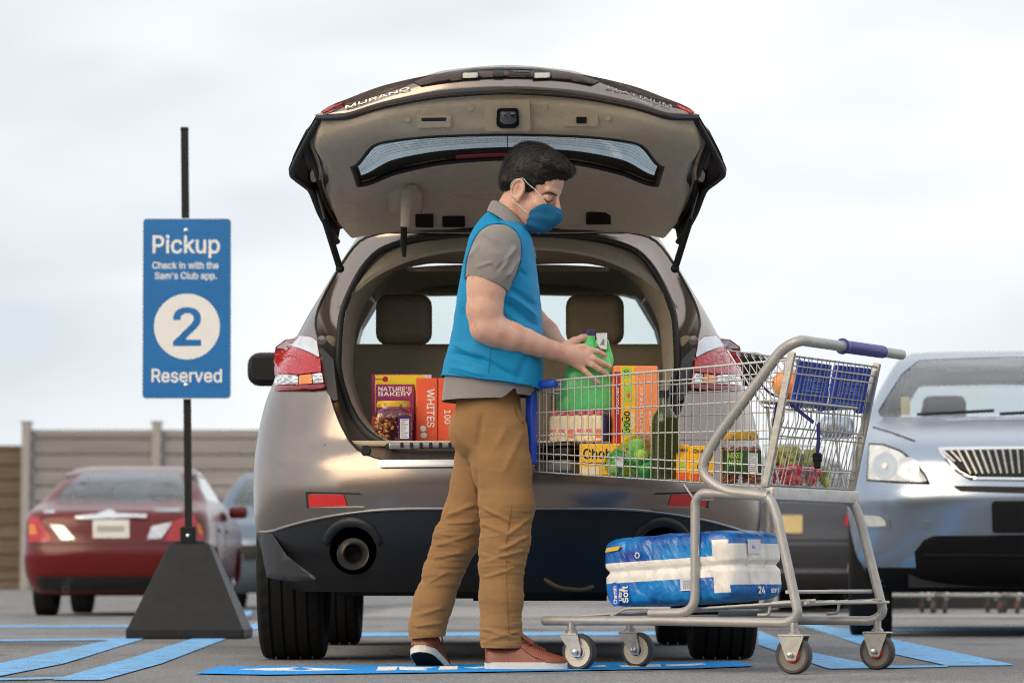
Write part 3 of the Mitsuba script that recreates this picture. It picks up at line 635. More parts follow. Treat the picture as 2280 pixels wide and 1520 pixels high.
add_wheels(suv, sk, (.955, 3.78), .805, .368, .245, 'm_alloy')
# side mirrors
for sx in (-1, 1):
    c = P(1130 + sx * 535, 822, SY0 + 3.05) - suv.o
    mk = part(sk, 'side_mirror', suv.xfm(move(xf(rbox(.175, .11, .150, .055, 4), np.eye(4)), c)), 'm_black', 30, label='black door mirror')
    part(mk, 'stalk', suv.xfm(tube([c + V(0, .01, -.03), c + V(-sx * .10, .02, -.055), V(sx * (float(suv.side_x(c[1], c[2] - .06)) - .02), c[1] + .03, c[2] - .06)], [.035, .028, .035], 10)), 'm_black', 30)
    part(mk, 'mirror_glass', suv.xfm(move(rbox(.13, .004, .10, .002), c + V(0, -.0545, 0))), 'm_black', 30)
# windows
scene['m_screen'] = {'type': 'thindielectric', 'specular_transmittance': {'type': 'rgb', 'value': [.80, .91, .92]}}
part(sk, 'windscreen', suv.xfm(sheet(wind, lambda x, z: suv.yF(x, z) - .02)), 'm_screen', True)
for sx in (-1, 1): part(sk, 'side_window', suv.xfm(side_panel(suv, win_side, sx, -.022, -.018)), 'm_winglass' if scene.setdefault('m_winglass', {'type': 'thindielectric', 'specular_transmittance': {'type': 'rgb', 'value': [.35, .36, .36]}}) else 0, False)
part(sk, 'roof_window', suv.xfm(move(rbox(.86, .46, .012, .006), (0, 2.32, 1.672))), 'm_winglass', False)
# seats
def soft(sx, sy, sz, r, o, tilt=0):
    m = xf(rbox(sx, sy, sz, r, 4), trimesh.transformations.rotation_matrix(tilt, (1, 0, 0))); return move(m, o)
st = part(sk, 'rear_seat', suv.xfm(cat([soft(.67, .16, .50, .05, (-.338, 1.18, .955), -.16), soft(.67, .16, .50, .05, (.338, 1.18, .955), -.16)])), 'm_seat', 40)
for sx in (-1, 1):
    a, b = P(1130 + (-293 if sx < 0 else 130), 768, 12.75), P(1130 + (-168 if sx < 0 else 259), 656, 12.75)
    c = (a + b) / 2 - suv.o
    hd = part(st, 'headrest', suv.xfm(soft(b[0] - a[0], .11, b[2] - a[2], .045, c)), 'm_seat', 40)
    for dx in (-.07, .07): part(sk, 'headrest_post', suv.xfm(rod(c + V(dx, 0, -.12), c + V(dx, .0, -.05), .006)), 'm_black', 60)
    part(sk, 'front_seat', suv.xfm(cat([soft(.5, .16, .6, .07, (sx * .37, 2.1, .85), -.15), soft(.5, .5, .16, .06, (sx * .37, 2.35, .62))])), 'm_seat', 40)
part(sk, 'cargo_floor', suv.xfm(box(0, .68, .768, 1.3, 1.02, .02)), 'm_carpet', False)
sp = [(x * .034, .19) for x in range(-11, 12)]
part(sk, 'sill_plate', suv.xfm(move(rbox(.84, .045, .022, .006), (0, .145, .770))), 'm_alloy', 20)
part(sk, 'sill_rib', suv.xfm(cat([move(rbox(.012, .010, .020, .003), (x, .118, .772)) for x, _ in sp])), 'm_clad', 20, kind='stuff')
part(sk, 'sill_trim', suv.xfm(move(rbox(1.15, .10, .02, .008), (0, .20, .780))), 'm_beige', 20)
for sx in (-1, 1):
    part(sk, 'speaker_ring', suv.xfm(tube(V(sx * .60, 1.0, 1.36) + np.stack([np.zeros(24), .07 * np.cos(np.linspace(0, 2 * np.pi, 25)[:-1]), .045 * np.sin(np.linspace(0, 2 * np.pi, 25)[:-1])], 1), .012, 8, closed=True)), 'm_clad', 60); part(sk, 'trim_seam', suv.xfm(tube(spline([V(sx * .655, .55, 1.08), V(sx * .66, .85, 1.15), V(sx * .65, 1.15, 1.16)], 12), .006, 6)), 'm_clad', 60)
# headliner details: courtesy lamp, beam, grips
q = P(1300, 537, 12.35) - suv.o
part(sk, 'courtesy_lamp', suv.xfm(move(rbox(.075, .06, .018, .008), q)), 'm_white', 30)
for sx in (-1, 1):
    c = V(sx * .56, 1.05, 1.43)
    part(sk, 'grab_handle', suv.xfm(tube(fillet([c + V(0, -.08, .02), c + V(-sx * .05, -.07, 0), c + V(-sx * .05, .07, 0), c + V(0, .08, .02)], .03), .011, 8)), 'm_headliner', 60)
    part(sk, 'quarter_trim', suv.xfm(soft(.09, .5, .42, .04, (sx * .66, .72, .98))), 'm_seat', 40)
part(sk, 'header_beam', suv.xfm(soft(1.06, .10, .05, .022, (0, 2.80, 1.565))), 'm_headliner', 40)
part(sk, 'cross_beam', suv.xfm(soft(.98, .16, .03, .015, (0, 1.22, 1.622))), 'm_headliner', 40)
# side seams: doors
seam = []
for sx in (-1, 1):
    for ys in (1.42, 2.30, 3.05):
        z = np.linspace(.42, 1.08, 14); x = suv.side_x(np.full(14, ys), z); seam.append(tube(np.stack([sx * (x + .0005), np.full(14, ys), z], 1), .004, 5))
    for q in seam[-3:]: part(sk, 'door_seam', suv.xfm(q), 'm_seal', False)
    for ys in (1.62, 2.5): part(sk, 'door_handle', suv.xfm(soft(.025, .17, .03, .011, (sx * .915, ys, .93))), 'm_brown', 40)
# ---------------------------------------------------------------- the raised hatch
HR = [  # rows from the hinge to the lip: five photo points from the middle to the left edge, with their distances
    ([(1130, 510), (1000, 511), (888, 516), (815, 525), (752, 540)], [12.26, 12.26, 12.25, 12.24, 12.22]),
    ([(1130, 462), (1000, 465), (880, 474), (790, 487), (714, 478)], [12.16, 12.16, 12.15, 12.14, 12.10]),
    ([(1130, 410), (1000, 415), (880, 430), (786, 445), (688, 420)], [12.02, 12.02, 12.01, 12.0, 11.95]),
    ([(1130, 355), (1000, 363), (884, 386), (799, 414), (664, 402)], [11.80, 11.80, 11.80, 11.80, 11.78]),
    ([(1130, 300), (1000, 303), (844, 320), (786, 372), (650, 388)], [11.31, 11.31, 11.36, 11.56, 11.64]),
    ([(1130, 256), (1000, 260), (840, 286), (745, 322), (670, 340)], [11.235, 11.235, 11.27, 11.38, 11.46]),
    ([(1130, 211), (1000, 218), (858, 240), (765, 264), (712, 264)], [11.17, 11.18, 11.21, 11.27, 11.32])]
def grid(rows, nu, nv):
    R = np.array([[P(x, y, Y) for (x, y), Y in zip(p, ys)] for p, ys in rows])        # rows x k x 3
    us = [0, .2, .42, .62, 1.0]; U = np.linspace(0, 1, nu); A = Pchip(us, R, axis=1)(U)
    vs = np.linspace(0, 1, len(rows)); return A, Pchip(vs, A, axis=0)(np.linspace(0, 1, nv)), U, np.linspace(0, 1, nv)
xc = P(1130, 300, 11.5)[0]
def mirx(a): b = np.array(a); b[..., 0] = 2 * SX - b[..., 0]; return b
A, GR, U, Vv = grid(HR, 41, 61)
GR[:, 0, 0] = SX
v0, v1 = 30, 40            # grid rows of the window (rows 3 and 4 of HR)
keep = np.ones((60, 40), bool); uw = np.searchsorted(U, .615); keep[v0:v1, :uw] = False
# groove between the flat trim and the raised middle panel
def grid_mesh(Gd, keep, flip=False):
    n, m = Gd.shape[:2]; i, j = np.nonzero(keep); f = np.stack([i * m + j, i * m + j + 1, (i + 1) * m + j + 1, (i + 1) * m + j], 1)
    f = np.vstack([f[:, [0, 1, 2]], f[:, [0, 2, 3]]]); f = f[:, ::-1] if flip else f
    r = trimesh.Trimesh(Gd.reshape(-1, 3), f, process=False); r.remove_unreferenced_vertices(); return r
hk = sk + '__hatch'
rel = GR.copy()
# relief: outer border sinks away from the viewer, giving the trim its raised middle
bu = np.clip((U - .76) / .07, 0, 1); bu = bu * bu * (3 - 2 * bu)
rel[:, :, 2] += (bu[None, :] * .045) * (1 - np.clip((np.linspace(0, 1, 61)[:, None] - .88) / .10, 0, 1)) + .012 * np.clip((np.linspace(0, 1, 61)[:, None] - .93) / .03, 0, 1) * (1 - U[None] ** 3); 
tr_keep = keep.copy(); ue = np.searchsorted(U, .855); ek_ = keep.copy(); ek_[:, :ue] = False; tr_keep[:, ue:] = False
pm = grid_mesh(rel, tr_keep); part(hk, 'inner_trim', cat([pm, trimesh.Trimesh(mirx(pm.vertices), pm.faces[:, ::-1], process=False)]), 'm_beige', 40, label='beige inner trim of the raised hatch')
em_ = grid_mesh(rel, ek_); part(hk, 'edge_channel', em_, 'm_seal', 40); part(hk, 'edge_channel', trimesh.Trimesh(mirx(em_.vertices), em_.faces[:, ::-1], process=False), 'm_seal', 40)
# outer skin over it
off = GR.copy(); k = np.linspace(0, 1, 61)[:, None]; 
off[:, :, 2] += np.interp(k, [0, .25, .45, .70, .85, 1], [.05, .05, .030, .030, .06, .085]) * (1 - .88 * U[None] ** 2.2) + .006 + .058 * np.exp(-((U[None] - .90) / .065) ** 2) * (1 - np.clip((k - .80) / .15, 0, 1)); off[:, :, 1] += 0.01
skin = grid_mesh(off, keep, True)
# lip band facing the viewer: from the lip edge to the top silhouette
LB = [([(1130, 205), (1000, 212), (858, 236), (765, 262), (704, 262)], [11.15, 11.16, 11.20, 11.26, 11.29]),
      ([(1130, 193), (1000, 200), (858, 225), (765, 252), (702, 256)], [11.13, 11.14, 11.18, 11.245, 11.28]),
      ([(1130, 172), (1000, 176), (868, 206), (770, 240), (706, 254)], [11.14, 11.15, 11.19, 11.25, 11.285]),
      ([(1130, 153), (1000, 158), (880, 197), (790, 229), (712, 252)], [11.22, 11.22, 11.24, 11.28, 11.30]),
      ([(1130, 145), (1000, 157), (885, 194), (800, 224), (716, 250)], [11.36, 11.34, 11.32, 11.32, 11.32])]
_, LG, _, _ = grid(LB, 41, 17); LG[:, 0, 0] = SX
lb = grid_mesh(LG, np.ones((16, 40), bool))
back = np.array([LG[-1], off[-1] + V(0, .1, .0), off[-12]]); bk = loft(back)
lip = loft(np.array([LG[0], GR[-1] + V(0, 0, 0.004)]), flip=True)
def sym(m): return cat([m, trimesh.Trimesh(mirx(m.vertices), m.faces[:, ::-1], process=False)])
part(hk, 'outer_skin', sym(cat([skin, lb, bk])), 'm_brown', 50, label='painted outer skin of the raised hatch')
part(hk, 'lip_edge', sym(lip), 'm_beige', 50)
lipc = np.vstack([LG[0][::-1], mirx(LG[0])[1:]]); part(hk, 'lip_seal', tube(lipc + V(0, .01, -.002), .006, 6), 'm_seal', 60)
# side edges: black closing strip with rubber
edge = GR[:, -1]; eo = edge + V(-.012, 0.0, .012)
side = loft(np.array([rel[:, -4], edge + V(.0, 0, .0), eo, off[:, -1]]))
part(hk, 'side_edge', side, 'm_black', 40); part(hk, 'side_edge', trimesh.Trimesh(mirx(side.vertices), side.faces[:, ::-1], process=False), 'm_black', 40)
for sgn in (1, -1):
    e = edge if sgn > 0 else mirx(edge)
    part(hk, 'edge_seal', tube(e, .011, 8), 'm_seal', 60)
    e2 = rel[:, -6] if sgn > 0 else mirx(rel[:, -6]); part(hk, 'edge_rubber', tube(e2[4:56] + V(0, -.004, -.006), .010, 8), 'm_black', 60)
# window: glass, black border, lamp
wi = GR[v0:v1 + 1, :uw + 1]
gl_ = grid_mesh(wi + V(0, 0.01, .022), np.ones((10, uw), bool)); 
scene['m_rearglass'] = {'type': 'thindielectric', 'specular_transmittance': {'type': 'rgb', 'value': [.42, .52, .58]}}
wk = part(hk, 'rear_window', sym(gl_), 'm_rearglass', True, label='tinted rear window with heating lines')
edgeloop = np.vstack([wi[0, :], wi[1:-1, -1], wi[-1, ::-1]])
fullw = np.vstack([edgeloop, mirx(edgeloop)[::-1][1:-1]])
part(hk, 'window_frame', tube(fullw + V(0, 0, .004), .009, 8, closed=True), 'm_seal', 60)
bd = grid_mesh(GR[v0:v0 + 4, :uw + 1] + V(0, .008, .019), np.ones((3, uw), bool)); part(hk, 'black_border', sym(bd), 'm_seal', True)
eb = grid_mesh(GR[v0:v1 + 1, uw - 1:uw + 1] + V(0, .008, .018), np.ones((10, 1), bool)); part(hk, 'black_border', eb, 'm_seal', True); part(hk, 'black_border', trimesh.Trimesh(mirx(eb.vertices), eb.faces[:, ::-1], process=False), 'm_seal', True)
hl = []
for t in np.linspace(4.6, 9.4, 8):
    i = int(t); w_ = wi[i] * (1 - (t - i)) + wi[min(i + 1, 10)] * (t - i) + V(0, .009, .0205); w_ = np.vstack([w_[:-1][::-1], mirx(w_[:-1])[1:]]); hl.append(tube(w_, .0007, 4, caps=False))
part(hk, 'heating_line', cat(hl), 'm_clad', False, kind='stuff')
rl = [P(x, y, Y) for x, y, Y in ((1008, 341.5, 11.8), (1060, 339, 11.8), (1130, 338, 11.8), (1200, 339, 11.8), (1252, 341.5, 11.8))]
rl = wi[2, :20] * .5 + wi[3, :20] * .5 + V(0, -.002, -.004); rl = rl[np.abs(rl[:, 0] - SX) < .195]; rl = np.vstack([rl[::-1], mirx(rl)[1:]])
part(hk, 'brake_lamp', tube(rl, .0085, 8), 'm_lamp_dark', 60, label='dark red high brake lamp strip')
part(hk, 'heating_wire', tube([wi[3, 0] + V(0, .009, .019), wi[10, 0] + V(0, .009, .019)], .0016, 4), 'm_clad', False)
# centre lock housing, handle recess, button, clips
def onh(px, py):
    """distance of the hatch trim under a photo point, by the nearest grid point"""
    q = rel if px <= 1130 else mirx(rel); d = unit(ray(px, py)); w = q.reshape(-1, 3) - V(0, 0, CH); s = np.linalg.norm(np.cross(w, d), axis=1); i = np.argmin(s)
    return float(q.reshape(-1, 3)[i, 1])
def hslab(name, pts, mm, t=.012, r=.006, par=hk, off=0.0, lab=None, back=.03):
    Y = onh(*np.mean(pts, 0)); q = np.array([P(x, y, Y - off)[[0, 2]] for x, y in pts]); Yc = Y - off
    # follow the trim: the plate leans with the panel
    Ylo, Yhi = onh(np.mean([p[0] for p in pts]), max(p[1] for p in pts)), onh(np.mean([p[0] for p in pts]), min(p[1] for p in pts))
    zl, zh = q[:, 1].min(), q[:, 1].max(); lean = (Yhi - Ylo) / max(zh - zl, 1e-6)
    fn = lambda x, z: np.asarray(Ylo + (z - zl) * lean - off)
    qq = []
    for x, y in pts:
        Yv = Y - off
        for _ in range(4): c = P(x, y, Yv); Yv = float(fn(c[0], c[2]))
        qq.append(P(x, y, Yv)[[0, 2]])
    return part(par, name, panel(rpoly(qq, r), fn, -t, back, .05), mm, 30, label=lab)
lk = hslab('lock_housing', [(1083, 226), (1179, 225), (1181, 290), (1174, 295), (1088, 295), (1080, 290)], 'm_beige', .03, .006)
hslab('lock', [(1107, 245), (1154, 244), (1156, 282), (1147, 288), (1115, 288), (1105, 282)], 'm_black', .036, .010, hk)
hslab('latch', [(1115, 252), (1148, 252), (1150, 274), (1140, 280), (1122, 280), (1113, 274)], 'm_alloy', .040, .004, hk)
for x in (1122, 1142): hslab('latch_pin', [(x - 4, 258), (x + 4, 258), (x + 4, 266), (x - 4, 266)], 'm_chrome', .044, .002, hk)
hslab('latch_slot', [(1126, 268), (1138, 268), (1140, 278), (1124, 278)], 'm_white', .043, .001, hk)
hr = hslab('handle_recess', [(927, 258), (1004, 257), (1003, 284), (929, 286)], 'm_beige', .010, .008)
hslab('recess', [(936, 264), (996, 263), (995, 279), (937, 280)], 'm_headliner', .012, .004, hk); hslab('slot', [(938, 264), (994, 263), (994, 271), (939, 272)], 'm_clad', .0135, .003, hk)
hb_ = hslab('button_plate', [(1256, 255), (1331, 257), (1331, 283), (1256, 282)], 'm_beige', .010, .008)
hslab('close_button', [(1283, 262), (1306, 262), (1306, 276), (1283, 276)], 'm_black', .015, .003, hk)
for x, y in ((907, 266), (1047, 241), (1213, 240), (1353, 263)): hslab('trim_clip', [(x + 7 * math.cos(a), y + 7 * math.sin(a)) for a in np.linspace(0, 2 * np.pi, 17)[:-1]], 'm_beige', .006, .001)
hslab('access_panel', [(1003, 392), (1256, 390), (1256, 432), (1003, 434)], 'm_beige', .004, .008)
# pull strap housing with a hanging tongue and black damper below it
pk = hslab('strap_housing', [(865, 430), (880, 415), (925, 413), (940, 430), (940, 472), (866, 476)], 'm_beige', .03, .01)
tg = [P(x, y, 11.93) for x, y in ((904, 424), (903, 470), (901, 505))]
tp = part(hk, 'tongue', tube(spline(tg, 12), np.linspace(.021, .016, 12), 12), 'm_beige', 60, label='beige tongue hanging from the hatch')
part(hk, 'damper', tube([P(899, 500, 12.0), P(899, 545, 12.02), P(900, 572, 12.02)], [.012, .012, .006], 10), 'm_black', 60)
for x0, x1, y0_, y1_ in ((925, 965, 478, 506), (1305, 1360, 474, 500), (985, 1035, 482, 506)):
    hslab('latch_pocket', [(x0, y0_), (x1, y0_), (x1, y1_), (x0, y1_)], 'm_black', .012, .004)
for sx in (-1, 1):
    c = lambda x: 1130 + sx * (1130 - x)
    hslab('hinge_block', [(c(690), 388), (c(716), 345), (c(722), 352), (c(712), 398), (c(692), 402)][::1 if sx < 0 else -1], 'm_beige', .02, .003)
    s = [P(c(701), 402, 11.95), P(c(724), 488, 11.90), P(c(722), 486, 11.90), P(c(757), 598, 11.99)]
    gk = part(hk, 'gas_strut', rod(s[2], s[3], .0125, 12), 'm_black', 60, label='black gas strut holding up the hatch')
    part(hk, 'piston', rod(s[0], s[1], .006, 8), 'm_clad', 60)
    part(hk, 'joint', move(trimesh.creation.icosphere(2, .016), s[3]), 'm_black', 60)
# registration plate recess with lamp windows and badge lettering on the lip band
def lband(px, py):
    q = (LG if px <= 1130 else mirx(LG)).reshape(-1, 3); d = unit(ray(px, py)); w = q - V(0, 0, CH); return float(q[np.argmin(np.linalg.norm(np.cross(w, d), axis=1)), 1])
def bslab(name, pts, mm, off=.003, par=hk, r=.002, lab=None, t=.02):
    tab = []
    fn_y = lambda x, z: np.array([lbY(a, b) for a, b in zip(np.atleast_1d(x), np.atleast_1d(z))])
    q = []
    for x, y in pts: Y = lband(x, y); q.append(P(x, y, Y - off)[[0, 2]])
    return part(par, name, panel(rpoly(q, r), fn_y, -off, t, .014), mm, 40, label=lab)
from scipy.spatial import cKDTree
_lg = np.vstack([LG.reshape(-1, 3), mirx(LG).reshape(-1, 3)]); _kd = cKDTree(_lg[:, [0, 2]])
from scipy.interpolate import LinearNDInterpolator
_lf = np.vstack([LG[:15].reshape(-1, 3), mirx(LG[:15]).reshape(-1, 3)]); _lin = LinearNDInterpolator(_lf[:, [0, 2]], _lf[:, 1])
def lbY(x, z):
    y = float(_lin(x, z)); return y if y == y else _lg[_kd.query([x, z])[1], 1]
mat('m_recess', (0.055, 0.036, 0.028), 0.5, 0.2)
rk = bslab('plate_recess', [(917, 183), (935, 190), (1000, 181), (1070, 173), (1130, 171), (1200, 173), (1270, 180), (1318, 189), (1337, 181), (1270, 162), (1200, 152), (1130, 149.5), (1060, 152), (1000, 160)], 'm_recess', .010, lab='brown number plate recess along the hatch edge')
for x0, x1 in ((1027, 1067), (1187, 1228)):
    bslab('plate_lamp', [(x0, 162), (x0 + 3, 159.5), (x1 - 3, 159), (x1, 161), (x1 + 1, 174), (x0 - 1, 176)], 'm_black', .013, hk); bslab('lamp_lens', [(x0 + 3, 163), (x1 - 3, 162), (x1 - 3, 173), (x0 + 3, 174.5)], 'm_lens' if mat('m_lens', (.42, .42, .36), .2, 0, .5, coat=.6) else 0, .015, hk)
bslab('camera', [(1099, 154), (1121, 153.5), (1122, 170), (1098, 170.5)], 'm_black', .016, hk); bslab('opener', [(1132, 153.5), (1182, 155), (1182, 168), (1132, 168)], 'm_black', .013, hk); bslab('opener_grip', [(1136, 156), (1178, 158), (1178, 162), (1136, 160)], 'm_clad', .016, hk)
for pts in ([(718, 252), (745, 239), (775, 226), (805, 215), (832, 209)], [(1542, 252), (1512, 237), (1478, 222), (1448, 211), (1420, 203)]):
    ev = [P(x, y, lband(x, y + 4) - .014) for x, y in pts]; part(hk, 'lamp_stripe', tube(spline(ev, 24), .0052, 8), 'm_lamp_red', 60, label='red tail lamp strip along the hatch corner')
def badge(s, a, b, h):
    A_, B_ = P(*a, lband(*a) - .013), P(*b, lband(*b) - .013); r = unit(B_ - A_); u = unit(np.cross(np.cross(r, V(0, .35, 1)), r))
    return text(s, h, (A_ + B_) / 2, r, u, .003, False, width=np.linalg.norm(B_ - A_))
part(hk, 'badge_lettering', badge('MURANO', (770, 243), (912, 200), .011), 'm_zinc0' if mat('m_zinc0', (.55, .55, .57), .25, .9) else 0, False, label='chrome lettering on the left of the hatch edge')
part(hk, 'badge_lettering', badge('PLATINUM', (1352, 197), (1494, 240), .009), 'm_zinc0', False, label='chrome lettering on the right of the hatch edge')
part(hk, 'badge_lettering', badge('AWD', (1404, 222), (1462, 240), .008), 'm_zinc0', False)
labels[hk] = {'label': 'raised rear hatch with beige lining'}
q = RX(1230, 1060)
part(sk, 'bumper_lettering', move(text('REDUCED', .007, (0, 0, 0), width=.054), suv.o + V(q[0] - .02, float(suv.yR(q[0], q[1])) - .001, q[1] - .004)), 'm_alloy', False)
# ================================================================ the man at the trolley
YM = 11.12
def skin(p, n, uv):
    b = FB(p.x * 16, p.y * 16, p.z * 16, 4); f = N(p.x * 420, p.y * 420, p.z * 420); m = SS(0.52, 0.72, FB(p.x * 30 + 5, p.y * 30, p.z * 30, 3))
    c = MX((0.68, 0.435, 0.335), (0.60, 0.335, 0.250), b)
    return MX(c, (0.60, 0.25, 0.18), m * 0.5) * (0.93 + 0.12 * f)
mat('m_skin', mikit.proc(skin), 0.52, spec=0.38, sheen=0.15, bump=mikit.proc(lambda p, n, uv: 0.0006 * FB(p.x * 260, p.y * 260, p.z * 260, 2), 4e-4), bs=0.8)
def weave(c, f, amt):
    return mikit.proc(lambda p, n, uv: mi.Color3f(c) * (1 - amt / 2 + amt * N(p.x * f, p.y * f, p.z * f)) * (0.92 + 0.16 * FB(p.x * 7, p.y * 7, p.z * 7, 3)))
mat('m_vest', weave((0.003, 0.235, 0.48), 600, .16), 0.62, spec=0.3, sheen=0.3)
mat('m_shirt', weave((0.255, 0.24, 0.232), 520, .30), 0.85, spec=0.2, sheen=0.2)
mat('m_chino', weave((0.300, 0.165, 0.070), 700, .22), 0.82, spec=0.22, sheen=0.15)
mat('m_chino_dark', (0.23, 0.115, 0.042), 0.85, spec=0.2)
mat('m_mask', weave((0.010, 0.125, 0.270), 700, .2), 0.7, spec=0.3)
mat('m_hair', mikit.proc(lambda p, n, uv: mi.Color3f(0.0085, 0.0068, 0.006) * (0.5 + N(p.x * 500, p.y * 500, p.z * 200))), 0.38, spec=0.35)
mat('m_leather', mikit.proc(lambda p, n, uv: mi.Color3f(0.225, 0.050, 0.024) * (0.75 + 0.5 * FB(p.x * 28, p.y * 28, p.z * 28, 4))), 0.38, spec=0.5, coat=0.25)
mat('m_sole', (0.68, 0.66, 0.60), 0.6); mat('m_lace', (0.16, 0.05, 0.025), 0.8)
mat('m_brow', (0.035, 0.024, 0.018), 0.7)
pk = thing('person', 'man in teal vest, grey polo, tan chinos and blue face mask holding a green jug', 'person')
# ---- head frame
HS = 1.06; hth, hps = math.radians(24), math.radians(20)
hf = V(math.cos(hth) * math.cos(hps), -math.sin(hps), -math.sin(hth) * math.cos(hps)); hl_ = unit(V(math.sin(hps), math.cos(hps), 0)); hu = np.cross(hf, hl_)
HC = P(1184, 423, YM - .02); HR3 = np.stack([hf, hl_, hu], 1)
def H(x, y, z): return HC + HR3 @ (V(x, y, z) * HS)
def head_into(S):
    E = lambda c, r, k=.012, sub=False, rot=None: S.ell(H(*c), np.array(r) * HS, k, HR3 if rot is None else HR3 @ rot, sub)
    C = lambda a, b, ra, rb, k=.01, sub=False: S.cone(H(*a), H(*b), ra * HS, rb * HS, k, None, sub)
    E((-.012, 0, .045), (.094, .074, .078)); E((.035, 0, .040), (.054, .062, .052), .02); E((.034, 0, -.03), (.054, .057, .085), .02)
    for s in (-1, 1):
        C((-.008, s * .058, -.05), (.058, s * .022, -.104), .017, .018, .02); E((.055, s * .042, -.032), (.022, .018, .017), .018); C((.083, s * .010, .020), (.070, s * .045, .021), .010, .009, .010)
    E((.070, 0, -.104), (.018, .022, .017), .015); E((.083, 0, -.075), (.012, .024, .013), .01)
    C((.088, 0, .006), (.110, 0, -.034), .0085, .0115, .010)
    for s in (-1, 1): E((.099, s * .012, -.040), (.011, .009, .008), .006)
    for s in (-1, 1):
        E((.090, s * .033, -.001), (.013, .017, .0105), .010, True); E((.0715, s * .032, -.003), (.0135, .0145, .0125), .003); C((.0815, s * .020, .004), (.078, s * .044, .003), .0028, .0028, .003); C((.084, s * .022, -.013), (.079, s * .042, -.012), .003, .003, .005)
    for s in (-1, 1):
        er = rotm([0, 1, 0], -14) @ rotm([0, 0, 1], s * 16)
        E((-.014, s * .0765, -.014), (.0205, .0075, .033), .004, False, er); E((-.009, s * .084, -.016), (.0125, .0075, .0185), .003, True, er); E((-.012, s * .083, .006), (.009, .003, .008), .004, True, er)
        a = np.linspace(-.55, 1.25, 15) * np.pi; pts = [(-.015 - .020 * math.cos(t) * 1.0, s * (.0815 + .003 * math.sin(t)), -.012 + .030 * math.sin(t)) for t in a]
        S.chain([H(*q) for q in pts], [.0042] * 15, .003); E((-.004, s * .078, -.043), (.0085, .0045, .010), .004); E((.002, s * .079, -.018), (.005, .004, .007), .003)
NB = P(1128, 500, YM); NT = H(-.030, 0, -.045)
def J(px, py, Y): return P(px, py, Y)
rs_, re_, rw_ = J(1104, 545, YM - .185), J(1080, 733, YM - .21), J(1242, 783, YM - .105)
ls_, le_, lw_ = J(1130, 545, YM + .185), J(1168, 690, YM + .20), J(1258, 786, YM + .10)
def arm_r(S):
    S.chain([rs_ + V(0, .012, -.01), J(1085, 610, YM - .198), J(1083, 640, YM - .20), J(1079, 690, YM - .205), J(1081, 727, YM - .21)], [.062, .061, .0625, .058, .050], .02)
    S.chain([J(1080, 731, YM - .21), J(1104, 738, YM - .20), J(1138, 749, YM - .185), J(1172, 760, YM - .16), J(1200, 770, YM - .14), J(1228, 779, YM - .115), J(1246, 784, YM - .10)], [.0455, .0490, .0460, .0388, .0325, .0285, .0272], .02)
FING_R = [([(1300, 775, .0), (1312, 779, -.004), (1330, 782, .004), (1347, 791, .022)], [.0120, .0108, .0098, .0085]), ([(1308, 790, -.006), (1322, 798.5, -.012), (1340, 807, -.002), (1357, 816, .018)], [.0122, .0110, .0100, .0086]),
          ([(1305, 803, -.006), (1319, 812, -.012), (1335, 822, -.003), (1352, 833, .014)], [.0118, .0104, .0095, .0083]), ([(1292, 815, -.004), (1303, 826, -.010), (1317, 839, -.006), (1332, 852, .008)], [.0108, .0095, .0088, .0076])]
YH = YM - .075
def hand_r(S):
    w = J(1246, 784, YM - .10)
    for pts, r in FING_R:
        q = [J(x, y, YH + d) for x, y, d in pts]; S.cone(w, q[0], .021, r[0] * 1.35, .014)
        S.chain(q, [r[0] * 1.12, r[1], r[2], r[3]], .0025)
        S.ell(q[0] - V(0, .004, 0), (.011, .009, .010), .006)
    S.cone(J(1262, 778, YH), J(1286, 798, YH + .0), .020, .022, .014)
    th = [J(1258, 772, YH + .015), J(1278, 760, YH + .035), J(1296, 752, YH + .055), J(1310, 748, YH + .075)]
    S.chain(th, [.018, .0145, .0115, .0095], .006)
def hand_l(S):
    w = lw_
    for i, (dx, dy) in enumerate(((64, 2), (72, 16), (68, 32), (56, 46))):
        a = J(1258 + dx * .55, 786 + dy * .7, YM + .085); b = J(1258 + dx * .85, 786 + dy * .9, YM + .07); c = J(1258 + dx * 1.15, 786 + dy * 1.05, YM + .055)
        S.cone(w, a, .02, .014, .012); S.chain([a, b, c], [.0115, .010, .0085], .003)
    S.chain([w, J(1280, 770, YM + .07), J(1300, 764, YM + .045)], [.017, .013, .010], .006)
lo, hi = P(880, 1500, YM) - V(0, .45, 0.1), P(1400, 310, YM) + V(0, .45, .1)
S = SDF((-.42, 10.72, 0.0), (.36, 11.56, 1.90), .0075)
def hc(px, py, Y, r): return (J(px, py, Y), r)
S.cone(NB, NT, .060, .056, .02)
S.chain([J(1110, 540, YM), J(1110, 640, YM), J(1108, 740, YM), J(1095, 850, YM), J(1088, 940, YM)], [.080, .080, .078, .072, .066], .05, (V(0, 1, 0), 1.6))
S.cone(rs_ + V(0, .03, 0), ls_ - V(0, .03, 0), .055, .055, .05); 
NL = [(1105, 960, YM - .07, .062), (1126, 1126, YM - .10, .066), (1119, 1240, YM - .115, .048), (1116, 1340, YM - .125, .045), (1113, 1415, YM - .125, .036)]
FL = [(1082, 980, YM + .08, .062), (1040, 1144, YM + .12, .058), (1008, 1225, YM + .145, .050), (968, 1340, YM + .165, .042), (956, 1385, YM + .175, .034)]
for L in (NL, FL): S.chain([J(a, b, c) for a, b, c, _ in L], [r for *_, r in L], .03)
arm_r(S); S.chain([ls_, J(1150, 620, YM + .20), le_], [.066, .056, .046], .02); S.chain([le_, J(1215, 742, YM + .15), lw_], [.046, .042, .027], .02)
head_into(S); coarse = man(S.mesh())
def fine(fn, lo, hi, h):
    Z = SDF(lo, hi, h); fn(Z); return man(taubin(Z.mesh(), 4))
